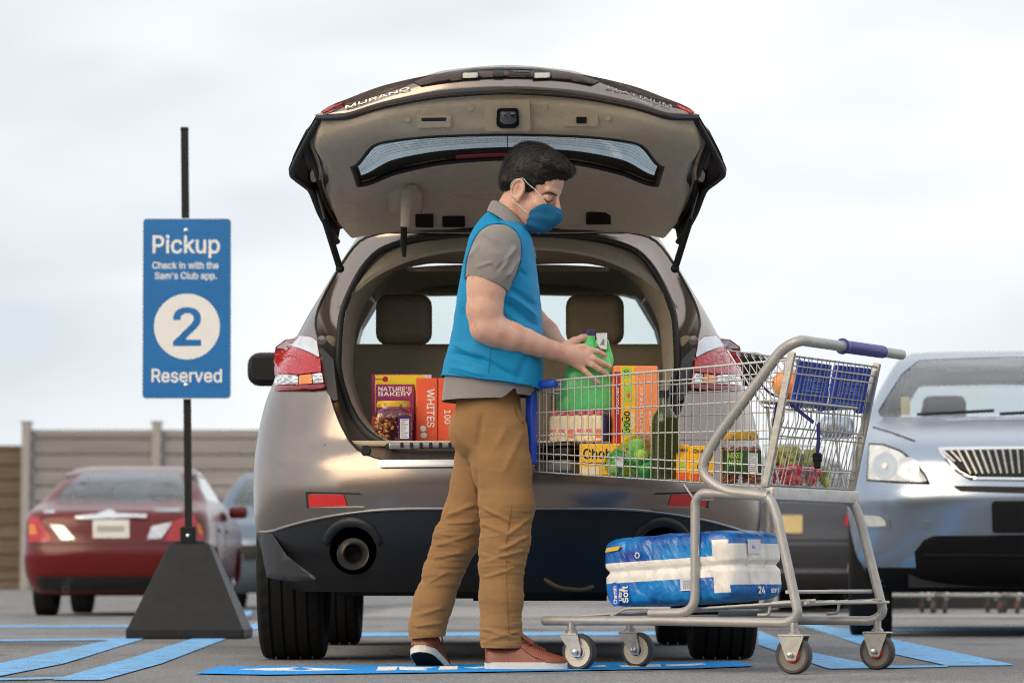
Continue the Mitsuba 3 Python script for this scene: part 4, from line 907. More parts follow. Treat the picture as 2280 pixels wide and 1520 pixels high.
a, b = np.array(HC) - .21, np.array(HC) + .21
def headneck(Z): Z.cone(NB, NT, .060, .056, .02); head_into(Z)
hd = fine(headneck, a + V(0, 0, .0), b, .0032)
ha, hb = np.minimum(rs_, J(1040, 870, YM - .25)) - .07, J(1375, 690, YM) + V(.02, .03, .02)
def armhand(Z): arm_r(Z); hand_r(Z)
am = fine(armhand, V(-.18, 10.80, .85), V(.37, 11.18, 1.50), .0032)
al = fine(lambda Z: (Z.chain([le_, J(1215, 742, YM + .15), lw_], [.046, .042, .027], .02), hand_l(Z)), V(-.02, 11.10, .9), V(.37, 11.42, 1.30), .004)
cut_head = m3.Manifold.cube((.6, .8, .6)).translate((-.25, 10.7, float(P(1130, 470, YM)[2])))
cut_arm = m3.Manifold.cube((.62, .22, .9)).translate((-.22, 10.72, .55)); cut_hand = m3.Manifold.cube((.5, .9, .6)).translate((float(P(1225, 0, YM)[0]), 10.72, .75))
core = coarse - cut_head - cut_hand
bodym = core + hd + am + al
if not isinstance(bodym, m3.Manifold): bodym = man(bodym)
put(pk, tm(bodym), 'm_skin', True)
for pts, r in FING_R:
    x, y, d = pts[-1]; x0, y0, _ = pts[-2]; q = J(x - (x - x0) * .10, y - (y - y0) * .10, YH + d); ax_f = unit(J(x, y, YH + d) - J(x0, y0, YH + pts[-2][2])); up_f = unit(V(.1, -.75, .65) - ax_f * (V(.1, -.75, .65) @ ax_f)); m = trimesh.creation.icosphere(2, 1.0); m.vertices *= np.array([.0062, .0046, .0016]); part(pk, 'fingernail', xf(m, frame(q + up_f * r[-1] * .88, ax_f, np.cross(up_f, ax_f), up_f)), 'm_nail' if mat('m_nail', (.62, .40, .33), .3, spec=.5) else 0, True)
# ---- clothing shells
def fold(m, fn):
    v = m.vertices; n = normals(m); m = m.copy(); m.vertices = v + n * fn(v)[:, None]; return m
fb = lambda v, sx, sy, sz, o=4, seed=0: meshkit.fbm(v * np.array([sx, sy, sz]), o, seed) - .5
def bump(v, px, py, r, Y=YM): 
    c = P(px, py, Y); return np.exp(-(((v[:, 0] - c[0]) ** 2 + (v[:, 2] - c[2]) ** 2) / (r * r)))
def gauss_line(v, p0, p1, w, Y=YM):
    """ridge along the photo line p0-p1 of width w (m), fading at its ends, only on the side that faces the viewer"""
    a, b = P(*p0, Y)[[0, 2]], P(*p1, Y)[[0, 2]]; d = b - a; q = v[:, [0, 2]] - a; t = np.clip(q @ d / (d @ d), 0, 1); dist = np.linalg.norm(q - t[:, None] * d, axis=1)
    return np.exp(-(dist / w) ** 2) * np.clip(np.minimum(t, 1 - t) * 5 + .1, 0, 1)
# vest
VR = [(470, 1092, 1150, .050), (484, 1076, 1166, .066), (498, 1063, 1175, .102), (511, 1055, 1180, .150), (526, 1047, 1185, .186), (545, 1041, 1188, .205), (580, 1033, 1193, .210), (640, 1022, 1200, .207), (700, 1014, 1206, .203), (760, 1006, 1208, .200), (800, 998, 1209, .198), (840, 988, 1209, .198), (872, 982, 1208, .198)]
vr = np.array(VR, float); vy = np.linspace(470, 872, 168); vb, vf, vw = [Pchip(vr[:, 0], vr[:, k])(vy) for k in (1, 2, 3)]
def torso_rings(grow=0.0, ys=vy, b=vb, f=vf, w=vw, m=120):
    R = []
    for y, x0, x1, hw in zip(ys, b, f, w):
        A, B = P(x0, y, YM), P(x1, y, YM); c = (A + B) / 2; ax = (B[0] - A[0]) / 2 + grow; t = np.linspace(0, 2 * np.pi, m, endpoint=False); e = 2 / 2.35
        X = c[0] + ax * np.sign(np.cos(t)) * np.abs(np.cos(t)) ** e; Yy = YM + (hw + grow) * np.sign(np.sin(t)) * np.abs(np.sin(t)) ** e
        R.append(np.stack([X, Yy, X * 0 + c[2]], 1))
    return np.array(R)
VRs = torso_rings()
t = np.linspace(0, 2 * np.pi, 120, endpoint=False)       # 0 = front, pi = back
# neckline: the top rings lean with the collar; hem slopes from back to front
hem_py = 852 - 16 * np.cos(t - np.pi) * 1.0 ; hem_z = np.array([P(1100, y, YM)[2] for y in hem_py])
for j in range(120):
    z = VRs[:, j, 2]; lowk = np.clip((z[40] - z) / (z[40] - z[-1]), 0, 1); VRs[:, j, 2] = z + lowk * (hem_z[j] - z[-1])
sh = np.clip(np.cos(t), -1, 1)
for i in range(68): VRs[i, :, 2] -= (1 - i / 68) * (.026 * ((sh + 1) / 2) ** 1.6 - 0.004)
SHR = torso_rings(-.012)[18:88]; sb = loft(SHR, closed=True)
vest = loft(VRs, closed=True)
def vest_fold(v):
    z = v[:, 2]; d = .0070 * fb(v, 5, 5, 16, 4, 2) + .0045 * fb(v, 14, 14, 9, 3, 5) + .0016 * fb(v, 40, 40, 40, 3, 8)
    hemk = np.clip((P(0, 760, YM)[2] - z) / .14, 0, 1); d += hemk * .010 * fb(v, 13, 13, 6, 3, 9)
    for p0, p1, w, a in (((1130, 650), (1195, 690), .012, .006), ((1120, 680), (1200, 735), .013, .007), ((1128, 665), (1198, 712), .008, -.005), ((1122, 700), (1195, 765), .010, -.005), ((1005, 790), (1085, 815), .012, .007), ((1010, 770), (1060, 800), .010, -.004), ((1060, 800), (1150, 850), .013, .005), ((1000, 820), (1090, 846), .010, -.004), ((1135, 600), (1175, 625), .008, .004), ((1030, 690), (1045, 780), .016, .006), ((1180, 780), (1150, 860), .012, .005)): d += 1.5 * a * gauss_line(v, p0, p1, w * .85)
    return d
vest = fold(vest, vest_fold)
part(pk, 'shirt_body', sb, 'm_shirt', True)
part(pk, 'vest', vest, 'm_vest', True, label='bright teal sleeveless vest')
rim = VRs[-1] * 1; part(pk, 'vest_hem', tube(np.array(vest.vertices).reshape(168, 120, 3)[-1], .0026, 8, closed=True), 'm_vest', 60)
# grey shirt tail below the vest
bot = np.where((t > np.pi * 1.0) | (t < 0), 0, 0)
ca, sa = np.cos(t), np.sin(t)
hp = np.interp(t, [0, .95, 1.10, 1.25, 2.2, np.pi, 4.1, 5.05, 5.20, 5.35, 2 * np.pi], [884, 880, 868, 890, 893, 893, 893, 891, 868, 882, 884])
sr_rows = []
for k, yy in enumerate(np.linspace(0, 1, 14)):
    row = []
    for j in range(120):
        py = 826 + (hp[j] - 826) * yy; x0, x1, hw = np.interp(py, [826, 870, 895], [991, 986, 984]), np.interp(py, [826, 870, 895], [1205, 1195, 1176]), np.interp(py, [826, 895], [.184, .190])
        A, B = P(x0, py, YM), P(x1, py, YM); c = (A + B) / 2; e = 2 / 2.35; axx = (B[0] - A[0]) / 2
        row.append([c[0] + axx * np.sign(ca[j]) * abs(ca[j]) ** e, YM + hw * np.sign(sa[j]) * abs(sa[j]) ** e, c[2]])
    sr_rows.append(row)
stl = fold(loft(np.array(sr_rows), closed=True), lambda v: .008 * fb(v, 12, 12, 7, 3, 4))
part(pk, 'shirt_tail', stl, 'm_shirt', True, label='grey polo shirt hem hanging below the vest')
# sleeves
def sleeve(pts, h=.005, seed=0):
    Z = SDF(np.min([q for q, _ in pts], 0) - .13, np.max([q for q, _ in pts], 0) + .13, h); Z.chain([q for q, _ in pts], [r for _, r in pts], .03); return taubin(Z.mesh(), 5)
def trim(m, o, n):
    """keep what lies on the +n side of the plane"""
    n = unit(n); return tm(man(m).trim_by_plane(tuple(n), float(np.dot(n, o))))
slr = sleeve([(J(1108, 552, YM - .172), .0805), (J(1099, 580, YM - .186), .0775), (J(1090, 610, YM - .194), .0715), (J(1083, 650, YM - .198), .0685)])
ax = unit(J(1107, 556, YM - .17) - J(1083, 650, YM - .197)); hemo = J(1084, 634, YM - .197)
slr = trim(slr, hemo, unit(ax + V(.10, 0, 0)))
def slf(v):
    d = .007 * fb(v, 10, 10, 22, 4, 6) + .002 * fb(v, 45, 45, 45, 3, 6)
    for p0, p1, w, a in (((1150, 560), (1118, 615), .008, .006), ((1155, 585), (1128, 632), .007, .007), ((1140, 585), (1105, 620), .006, -.004), ((1075, 530), (1110, 560), .010, .004), ((1048, 590), (1070, 560), .008, .004), ((1100, 600), (1062, 612), .006, .004)): d += 1.6 * a * gauss_line(v, p0, p1, w * .85)
    return d
slr = fold(slr, slf); part(pk, 'sleeve', slr, 'm_shirt', 50, label='grey polo sleeve of the near arm')
def ring_at(o, n, rx, ry, k=48):
    u = unit(np.cross(n, [0, 1, 0])); w = np.cross(n, u); a = np.linspace(0, 2 * np.pi, k, endpoint=False); return o + rx * np.cos(a)[:, None] * u + ry * np.sin(a)[:, None] * w
nn = unit(ax + V(.10, 0, 0))
for s_ in (.006, .016): part(pk, 'cuff_rib', tube(ring_at(hemo + nn * s_, nn, .0705, .0705), .0016, 6, closed=True), 'm_shirt', 60)
cuff = [ring_at(hemo + nn * s, nn, r, r) for s, r in ((-.002, .066), (-.003, .0695), (.004, .0705), (.022, .0700), (.026, .068))]
part(pk, 'sleeve_cuff', loft(np.array(cuff), closed=True), 'm_shirt', 60)
sll = trim(sleeve([(J(1120, 556, YM + .150), .080), (J(1140, 600, YM + .19), .072), (J(1155, 640, YM + .197), .066)], .008), J(1152, 630, YM + .2), unit(J(1120, 556, YM + .17) - J(1155, 640, YM + .197))); part(pk, 'sleeve', sll, 'm_shirt', 50)
# vest armhole edge: soft welt around the near sleeve
aa = np.linspace(0, 2 * np.pi, 60, endpoint=False); ah = []
ahp = [(1110, 500), (1134, 516), (1151, 553), (1156, 590), (1146, 622), (1118, 648), (1080, 655), (1046, 640), (1036, 600), (1042, 560), (1062, 522), (1086, 504)]
vt = cKDTree(np.vstack([vest.vertices[:, [0, 2]][vest.vertices[:, 1] < YM]])); vv = vest.vertices[vest.vertices[:, 1] < YM]
# collar
def cring(back, front, b, k=64, dip=0.0, Y=YM - .005, gap=0.0):
    B, Fp = P(*back, Y), P(*front, Y); c = (B + Fp) / 2; h = (Fp - B) / 2; a = np.linspace(-np.pi + gap, np.pi - gap, k) + np.pi
    return c + np.cos(a)[:, None] * h + np.sin(a)[:, None] * V(0, b, 0) + (np.sin(a)[:, None] ** 2) * V(0, 0, dip)
cl = [cring((1101, 470), (1160, 528), .062, gap=.12), cring((1103, 452), (1170, 512), .0635, dip=.006, gap=.10), cring((1099, 446), (1176, 508), .067, dip=.007, gap=.09), cring((1093, 449), (1178, 513), .072, dip=.006, gap=.10), cring((1087, 462), (1178, 530), .083, dip=.010, gap=.16), cring((1084, 471), (1174, 543), .092, dip=.006, gap=.24)]
clm = fold(loft(np.array(cl)), lambda v: .003 * fb(v, 20, 20, 20, 3, 3)); part(pk, 'collar', clm, 'm_shirt', True, label='grey polo collar')
plk = [P(1168, 524, YM - .045), P(1182, 548, YM - .03), P(1188, 575, YM - .02)]
part(pk, 'placket', tube(spline(plk, 10), .010, 8), 'm_shirt', 60)
wv = np.vstack([vest.vertices[vest.vertices[:, 1] < YM], slr.vertices[slr.vertices[:, 1] < YM - .05]])
def on_cloth(pts, verts, out=.001, k=9):
    """photo points dropped onto the cloth facing the viewer"""
    q = []
    for x, y in pts:
        d = unit(ray(x, y)); w = verts - V(0, 0, CH); s = np.linalg.norm(np.cross(w, d), axis=1); i = np.argsort(s)[:k]; Yv = np.min(verts[i, 1]); q.append(P(x, y, Yv - out))
    return np.array(q)
sd_ = lambda q, n=60: Pchip(np.linspace(0, 1, len(q)), np.stack([np.convolve(np.pad(q[:, k], 1, 'edge'), [.25, .5, .25], 'valid') for k in range(3)], 1))(np.linspace(0, 1, n))
def to_px(v):
    d = v - V(0, 0, CH); fw = d[:, 1] * CT + d[:, 2] * ST; return np.stack([PCX + F * d[:, 0] / fw, PCY - F * (d[:, 2] * CT - d[:, 1] * ST) / fw], 1)
sv_, vv_ = slr.vertices, vest.vertices[vest.vertices[:, 1] < YM]; ks_, kv_ = cKDTree(to_px(sv_)), cKDTree(to_px(vv_)); ahq = []
for th in np.radians(np.linspace(-128, 232, 73))[:-1]:
    for r in np.arange(130, 15, -1.0):
        q = (1098 + r * math.cos(th), 585 - r * math.sin(th)); a_, b_ = ks_.query_ball_point(q, 3.0), kv_.query_ball_point(q, 5.0)
        if a_ and (not b_ or sv_[a_, 1].min() < vv_[b_, 1].min()):
            if 0 < q[1] < 632 and b_ and not (q[1] > 596 and 1044 < q[0] < 1130): ahq.append(P(q[0], q[1], min(sv_[a_, 1].min(), vv_[b_, 1].min()) - .0005))
            break
ahq = np.array(ahq); st_ = int(np.argmax(np.linalg.norm(np.diff(np.vstack([ahq, ahq[:1]]), axis=0), axis=1))) + 1; ahq = np.roll(ahq, -st_, 0)
for _ in range(3): ahq[1:-1] = ahq[1:-1] * .5 + (ahq[:-2] + ahq[2:]) * .25
part(pk, 'armhole_edge', tube(spline(ahq, 90), .0032, 7), 'm_vest', 60)
part(pk, 'shoulder_seam', tube(sd_(on_cloth([(1103, 481), (1112, 490), (1116, 500)], wv, -.0006), 14), .0012, 5), 'm_vestseam' if mat('m_vestseam', (.003, .11, .25), .8, spec=.2) else 0, 60)
part(pk, 'hem_stitch', tube(sd_(on_cloth([(x, np.interp(x, [995, 1100, 1200], [826, 850, 858])) for x in range(996, 1200, 12)], vest.vertices[vest.vertices[:, 1] < YM], .0), 60), .0010, 5), 'm_vestseam', 60)
part(pk, 'side_seam', tube(sd_(on_cloth([(1108 - (y - 660) * .12, y) for y in range(668, 842, 12)], vest.vertices[vest.vertices[:, 1] < YM], .0), 50), .0010, 5), 'm_vestseam', 60)
# trousers
def chinos():
    Z = SDF((-.40, 10.80, .03), (.12, 11.52, .98), .006)
    Z.chain([J(1090, 835, YM), J(1087, 930, YM), J(1090, 985, YM)], [.104, .106, .098], .03, (V(0, 1, 0), 1.5))
    Z.ell(J(1052, 960, YM - .05), (.075, .085, .085), .03); Z.ell(J(1048, 960, YM + .06), (.075, .085, .085), .03)
    n_ = [(1110, 960, YM - .075, .098), (1117, 1040, YM - .085, .097), (1129, 1126, YM - .10, .0895), (1124, 1205, YM - .11, .079), (1117, 1250, YM - .115, .0735), (1116, 1328, YM - .12, .0705), (1115, 1400, YM - .125, .0655), (1120, 1440, YM - .125, .0690), (1121, 1475, YM - .125, .069)]
    f_ = [(1080, 985, YM + .085, .098), (1060, 1081, YM + .11, .084), (1041, 1144, YM + .125, .078), (1015, 1201, YM + .14, .0735), (986, 1276, YM + .155, .0645), (966, 1338, YM + .165, .0655), (953, 1386, YM + .175, .0595), (949, 1420, YM + .18, .0555), (946, 1450, YM + .18, .056)]
    Z.chain([J(a, b, c) for a, b, c, _ in n_], [r for *_, r in n_], .02); Z2 = SDF((-.40, 10.80, .03), (.12, 11.52, .98), .006); Z2.chain([J(a, b, c) for a, b, c, _ in f_], [r for *_, r in f_], .02)
    h = np.clip(.5 + .5 * (Z.f - Z2.f) / .012, 0, 1); Z.f = Z.f * (1 - h) + Z2.f * h - .012 * h * (1 - h)
    return taubin(Z.mesh(), 6)
ch = chinos()
def chf(v):
    z = v[:, 2]; py = 1292 - (z - CH) * F / YM; near = v[:, 1] < YM + .02
    d = .0045 * fb(v, 7, 7, 14, 4, 11) + .0018 * fb(v, 30, 30, 60, 3, 17)
    kn = np.exp(-((py - 1215) / 85) ** 2) + .8 * np.exp(-((py - 1400) / 45) ** 2) + .25
    d += kn * .009 * (np.abs(fb(v + V(0, 0, 0), 5, 5, 30, 3, 21)) * -2 + .35)
    L = [((1075, 1130), (1140, 1165), .007, .007), ((1072, 1165), (1130, 1190), .007, .006), ((1185, 1150), (1120, 1200), .007, .006), ((1180, 1190), (1110, 1228), .007, .007), ((1172, 1222), (1085, 1250), .006, .005), ((1075, 1225), (1150, 1262), .006, -.004), ((1080, 1285), (1150, 1262), .006, .004), ((1075, 1395), (1150, 1420), .007, .005), ((1080, 1425), (1160, 1400), .007, .005),
         ((990, 1150), (1060, 1120), .008, .008), ((985, 1165), (1062, 1160), .007, .007), ((965, 1215), (1050, 1190), .007, .007), ((975, 1190), (1045, 1215), .006, -.004), ((955, 1245), (1035, 1225), .007, .006), ((945, 1300), (1000, 1270), .006, .004), ((925, 1370), (990, 1350), .007, .006), ((920, 1395), (985, 1385), .006, .006), ((1075, 925), (1062, 1010), .010, -.008), ((1062, 1010), (1064, 1110), .007, -.006), ((1130, 950), (1100, 1010), .012, .004), ((1165, 960), (1120, 1060), .012, .005), ((1010, 960), (1050, 1010), .012, .004)]
    for p0, p1, w, a in L: d += a * gauss_line(v, p0, p1, w)
    return d
ch = taubin(ch.subdivide(), 3); ch = fold(ch, chf)
ch = tm(man(ch).trim_by_plane((0, 0, -1), -float(J(1100, 852, YM)[2])))
# hems
c1 = m3.Manifold.cube((.4, .35, .3)).translate((float(J(1040, 0, YM)[0]), 10.72, float(J(1120, 1441, YM - .125)[2]) - .3)); c2 = m3.Manifold.cube((.4, .5, .3)).rotate((0, -4, 0)).translate((float(J(900, 0, YM)[0]) - .15, YM + .07, float(J(950, 1429, YM + .18)[2]) - .3))
ch = tm(man(ch) - c1 - c2)
tk = part(pk, 'chinos', ch, 'm_chino', 45, label='tan cotton chinos, wrinkled at the knees')
vt3 = cKDTree(ch.vertices[ch.vertices[:, 1] < YM - .02])
vv3 = ch.vertices[ch.vertices[:, 1] < YM - .02]
def on_cloth(pts, verts, out=.001, k=9):
    """photo points dropped onto the cloth facing the viewer"""
    q = []
    for x, y in pts:
        d = unit(ray(x, y)); w = verts - V(0, 0, CH); s = np.linalg.norm(np.cross(w, d), axis=1); i = np.argsort(s)[:k]; Yv = np.min(verts[i, 1]); q.append(P(x, y, Yv - out))
    return np.array(q)
sm = on_cloth([(1150, y) for y in range(1120, 1430, 18)], vv3); sm[:, 0] += np.interp(np.arange(len(sm)), [0, 5, 10, 17], [.0, -.02, -.018, -.012]); sm = on_cloth([(1140 + (p[0] - sm[0, 0]) * F / 11, y) for p, y in zip(sm, range(1120, 1430, 18))], vv3, .0)
part(pk, 'trouser_seam', tube(spline(sm, 40), .0016, 5), 'm_chino_dark', 60)
pkt = on_cloth([(1148, 905), (1153, 925), (1163, 940), (1170, 938)], vv3, .001); part(pk, 'pocket_edge', tube(spline(pkt, 14), .002, 5), 'm_chino_dark', 60)
# ---- hair
def hl_at(x): return np.interp(x, [-.13, -.088, -.06, -.045, -.022, .002, .010, .027, .034, .056, .070, .098, .14], [-.03, -.034, -.03, -.02, .018, .014, -.014, -.020, .018, .030, .048, .080, .088])
Z = SDF(HC - .22, HC + .22, .0034)
Z.ell(H(-.014, 0, .050), np.array((.103, .083, .088)) * HS, .01, HR3); Z.ell(H(-.02, 0, .085), np.array((.085, .072, .062)) * HS, .03, HR3); Z.ell(H(.045, 0, .098), np.array((.060, .064, .034)) * HS, .025, HR3); Z.ell(H(.083, -.01, .094), np.array((.026, .045, .022)) * HS, .02, HR3)
Z.ell(H(-.07, 0, .005), np.array((.040, .062, .050)) * HS, .02, HR3)
g = np.meshgrid(*Z.ax, indexing='ij'); q = (np.stack(g, -1) - HC) @ HR3 / HS
wav = .006 * (meshkit.fbm(q * np.array([60, 60, 60]), 2, 4) - .5)
cl_ = (hl_at(q[..., 0]) + wav - q[..., 2]) * HS
h = np.clip(.5 - .5 * (Z.f - cl_) / .006, 0, 1); Z.f = (Z.f * (1 - h) + cl_ * h + .006 * h * (1 - h)).astype(np.float32)
hm = Z.mesh(); hm = taubin(hm, 4); hm = max(hm.split(only_watertight=False), key=lambda q: len(q.faces))
lv = (hm.vertices - HC) @ HR3 / HS
hm = fold(hm, lambda v: .010 * (meshkit.fbm(((v - HC) @ HR3) * np.array([22, 60, 48]), 4, 7) - .5) * 1.0)
part(pk, 'hair', hm, 'm_hair', True, label='short black hair')
hv, hn = hm.vertices, normals(hm); rg2 = np.random.default_rng(3); sel = rg2.choice(len(hv), 6500); stv, stf = [], []
for i in sel:
    l = (hv[i] - HC) @ HR3 / HS; nrm = HR3.T @ hn[i]
    fl = V(.55 if l[0] > .02 else -.35, np.sign(l[1]) * .25, .25 if l[0] > .03 else -.9) + rg2.normal(0, .22, 3); fl -= nrm * (fl @ nrm); fl = HR3 @ unit(fl); L = rg2.uniform(.014, .032); wd = unit(np.cross(fl, hn[i])) * .0007
    if l[2] < hl_at(l[0]) + .012: L *= .45
    b = [hv[i] + fl * L * s + hn[i] * (.0004 + .0026 * math.sin(s * 2.6)) for s in (0, .5, 1)]; k0 = len(stv)
    stv += [b[0] - wd, b[0] + wd, b[1] - wd, b[1] + wd, b[2]]; stf += [[k0, k0 + 1, k0 + 3], [k0, k0 + 3, k0 + 2], [k0 + 2, k0 + 3, k0 + 4]]
part(pk, 'hair_strand', trimesh.Trimesh(np.array(stv), np.array(stf), process=False), 'm_hair', False, kind='stuff')
# brows and lashes, mask, ear loops
def face_pts(pts, out=.001):
    tr = tm(hd); w = (tr.vertices - HC) @ HR3 / HS; q = []
    for y, z in pts:
        dd = (w[:, 1] - y) ** 2 + (w[:, 2] - z) ** 2; i = np.nonzero(dd < .0045 ** 2)[0]; q.append(H(w[i, 0].max() + out, y, z))
    return np.array(q)
hv_ = tm(hd).vertices; hvp = cKDTree(to_px(hv_))
def on_head(pts, out):
    q = []
    for x, y in pts: i = hvp.query_ball_point((x, y), 3.5); q.append(P(x, y, hv_[i, 1].min() - out))
    return np.array(q)
part(pk, 'eyebrow', tube(spline(on_head([(1206, 434), (1213, 430), (1222, 429), (1232, 432), (1240, 437)], .0003), 18), np.interp(np.arange(18), [0, 5, 12, 17], [.0008, .0024, .0028, .0012]), 8), 'm_brow', 60)
part(pk, 'eyelash', tube(spline(on_head([(1211, 441), (1216, 446), (1222, 448), (1228, 447), (1233, 443)], .0004), 16), np.interp(np.arange(16), [0, 4, 11, 15], [.0006, .0014, .0015, .0008]), 6), 'm_brow', 60)
for s in (1,):
    bp = face_pts([(s * .014, .016), (s * .026, .021), (s * .040, .021), (s * .050, .014)], .0002); part(pk, 'eyebrow', tube(spline(bp, 14), np.interp(np.arange(14), [0, 3, 9, 13], [.0014, .0025, .0022, .0008]), 8), 'm_brow', 60)
    lp_ = face_pts([(s * .017, -.0065), (s * .023, -.0095), (s * .029, -.0110), (s * .035, -.0110), (s * .041, -.0085), (s * .047, -.0045)], .0022); part(pk, 'eyelash', tube(spline(lp_, 14), .0015, 6), 'm_brow', 60)
MC = {0: [(.117, -.025), (.131, -.050), (.120, -.080), (.100, -.106), (.070, -.122)], .022: [(.109, -.023), (.122, -.052), (.111, -.080), (.095, -.106), (.068, -.122)], .042: [(.090, -.022), (.096, -.052), (.094, -.080), (.082, -.106), (.062, -.121)], .056: [(.072, -.030), (.076, -.055), (.075, -.080), (.068, -.104), (.055, -.119)], .067: [(.046, -.062), (.048, -.072), (.050, -.088), (.050, -.104), (.048, -.116)]}
ks = sorted(MC); full_c = [(-k, MC[k]) for k in ks[::-1][:-1]] + [(k, MC[k]) for k in ks]
Mg = np.array([[(x, y, z) for x, z in c] for y, c in full_c]); yy = np.array([y for y, _ in full_c]); Mg = Pchip(yy, Mg, axis=0)(np.linspace(-.067, .067, 54)); Mg = Pchip(np.linspace(0, 1, 5), Mg, axis=1)(np.linspace(0, 1, 34))
Mg[..., 0] += .0026 * np.sin(np.linspace(0, 1, 34) * 19)[None] * np.clip(np.abs(np.linspace(-1, 1, 54))[:, None] * 1.4, .15, 1) + .010 * (meshkit.fbm(Mg * np.array([20, 34, 26]), 3, 3) - .5)
mw = (HC + (Mg * HS) @ HR3.T); mo = loft(mw); mi2 = loft(HC + ((Mg - np.array([.002, 0, 0])) * HS) @ HR3.T, flip=True)
part(pk, 'face_mask', cat([mo, mi2]), 'm_mask', True, label='blue cloth face mask'); 
edge = np.vstack([mw[:, 0], mw[-1, 1:], mw[::-1, -1][1:], mw[0, ::-1][1:-1]]); part(pk, 'mask_edge', tube(edge, .0015, 6, closed=True), 'm_mask', 60)
scene['m_elastic'] = {'type': 'twosided', 'bsdf': {'type': 'diffuse', 'reflectance': {'type': 'rgb', 'value': [.80, .72, .62]}}}
for s in (-1, 1):
    tp1, tp2 = H(.083, s * .052, -.024), H(.046, s * .069, -.072)
    part(pk, 'ear_loop', tube(spline([tp1, H(.045, s * .0755, .004), H(.010, s * .0815, .016), H(-.012, s * .086, .025), H(-.034, s * .086, .012), H(-.040, s * .083, -.012), H(-.026, s * .082, -.036), H(-.012, s * .078, -.050), H(.010, s * .0745, -.060), tp2], 50), .0012, 6), 'm_elastic', 60)
# ---- shoes
def shoe():
    L = .272; prof = [(0, .030, .066), (.012, .038, .079), (.04, .042, .082), (.075, .043, .086), (.105, .044, .098), (.125, .045, .100), (.150, .047, .084), (.180, .049, .068), (.210, .049, .056), (.240, .043, .047), (.258, .034, .041), (.269, .020, .034)]
    rows = []
    xs_ = np.linspace(0, .269, 40); pw_ = Pchip([p[0] for p in prof], [p[1] for p in prof])(xs_); phh = Pchip([p[0] for p in prof], [p[2] for p in prof])(xs_)
    for x, w, hh in zip(xs_, pw_, phh):
        a = np.linspace(0, np.pi, 25); e = .72; y = w * np.sign(np.cos(a)) * np.abs(np.cos(a)) ** e; z = .022 + (hh - .022) * np.abs(np.sin(a)) ** .62; y = y * (1 - .30 * ((z - .022) / .08).clip(0, 1))
        rows.append(np.stack([x + 0 * a, y, z], 1))
    up_ = loft(np.array(rows), caps=False); e0 = rows[0].mean(0); v = np.vstack([up_.vertices, [rows[0].mean(0)], [rows[-1].mean(0)]]); n = len(up_.vertices); m_ = 25
    f = list(up_.faces) + [[n, k + 1, k] for k in range(m_ - 1)] + [[n + 1, (39 * m_) + k, (39 * m_) + k + 1] for k in range(m_ - 1)]
    up_ = trimesh.Trimesh(v, np.array(f), process=True); up_.fix_normals()
    out = []
    for x in np.linspace(-.004, .276, 48):
        w = .046 + .006 * np.sin((x - .03) / .25 * np.pi).clip(0, 1) - .002
        e1, e2 = (x + .004) / .05, (.276 - x) / .09; w *= min(1, math.sqrt(max(0, 1 - (1 - min(1, e1)) ** 2))) * min(1, max(0, 1 - (1 - min(1, e2)) ** 2) ** .5); out.append((x, max(w, .001)))
    pg = Polygon([(x, -w) for x, w in out] + [(x, w) for x, w in out[::-1]])
    sole = extrude(pg.buffer(.0005), .024); tread = extrude(pg.buffer(-.003), .003, frame((0, 0, -.0025), (1, 0, 0), (0, 1, 0), (0, 0, 1)))
    ln = extrude(pg.buffer(.0012), .002, frame((0, 0, .017), (1, 0, 0), (0, 1, 0), (0, 0, 1)))
    lace = []
    for k, x in enumerate(np.linspace(.128, .186, 5)):
        hh = float(Pchip([p[0] for p in prof], [p[2] for p in prof])(x)); lace.append(tube(spline([(x, -.030, hh - .013), (x + .006, -.012, hh + .003), (x - .004, .012, hh + .003), (x, .030, hh - .013)], 14), .0028, 6)); lace.append(tube(spline([(x, .030, hh - .013), (x + .012, 0, hh + .001), (x + .012, -.026, hh - .010)], 10), .0026, 6))
    for s in (-1, 1): lace.append(tube(spline([(.128, 0, .102), (.122, s * .02, .110), (.135, s * .036, .098), (.150, s * .030, .084), (.136, s * .012, .100)], 24), .0024, 6))
    seam_ = [tube(spline([(.115, s * .034, .080), (.14, s * .044, .058), (.17, s * .049, .040), (.205, s * .046, .030)], 16), .0013, 5) for s in (-1, 1)] + [tube(spline([(.018, s * .036, .070), (.05, s * .0385, .064), (.09, s * .039, .075)], 12), .0013, 5) for s in (-1, 1)] + [tube(spline([(.205, -.045, .036), (.200, -.02, .055), (.200, .02, .055), (.205, .045, .036)], 16), .0013, 5)]
    tongue = xf(rbox(.055, .05, .010, .004), trimesh.transformations.rotation_matrix(.62, (0, 1, 0))); tongue.apply_translation((.137, 0, .100))
    heel = xf(rbox(.016, .058, .060, .007, 3), trimesh.transformations.rotation_matrix(-.06, (0, 1, 0))); heel.apply_translation((.008, 0, .050)); tab = move(rbox(.004, .012, .022, .0015, 2), (-.001, 0, .055))
    return dict(heel_counter=(heel, 'm_leather'), heel_tab=(tab, 'm_lace'), upper=(up_, 'm_leather'), sole=(sole, 'm_sole'), tread=(tread, 'm_rubber'), sole_line=(ln, 'm_sole'), lace=(cat(lace), 'm_lace'), stitching=(cat(seam_), 'm_lace'), tongue=(tongue, 'm_leather'))
shp = shoe(); o1 = G(1082, 1490.5); o1 = V(o1[0], YM - .125, .003)
def place_shoe(M, lab):
    k = key(pk + '__shoe'); labels[k] = {'label': lab}
    for nm, (m, mm) in shp.items():
        scene[k + '__' + nm] = mikit.ply(xf(m, M), mm, 40)
place_shoe(frame(o1, unit(V(1, -.10, 0)), unit(V(.10, 1, 0)), (0, 0, 1)), 'brown leather shoe flat on the ground')
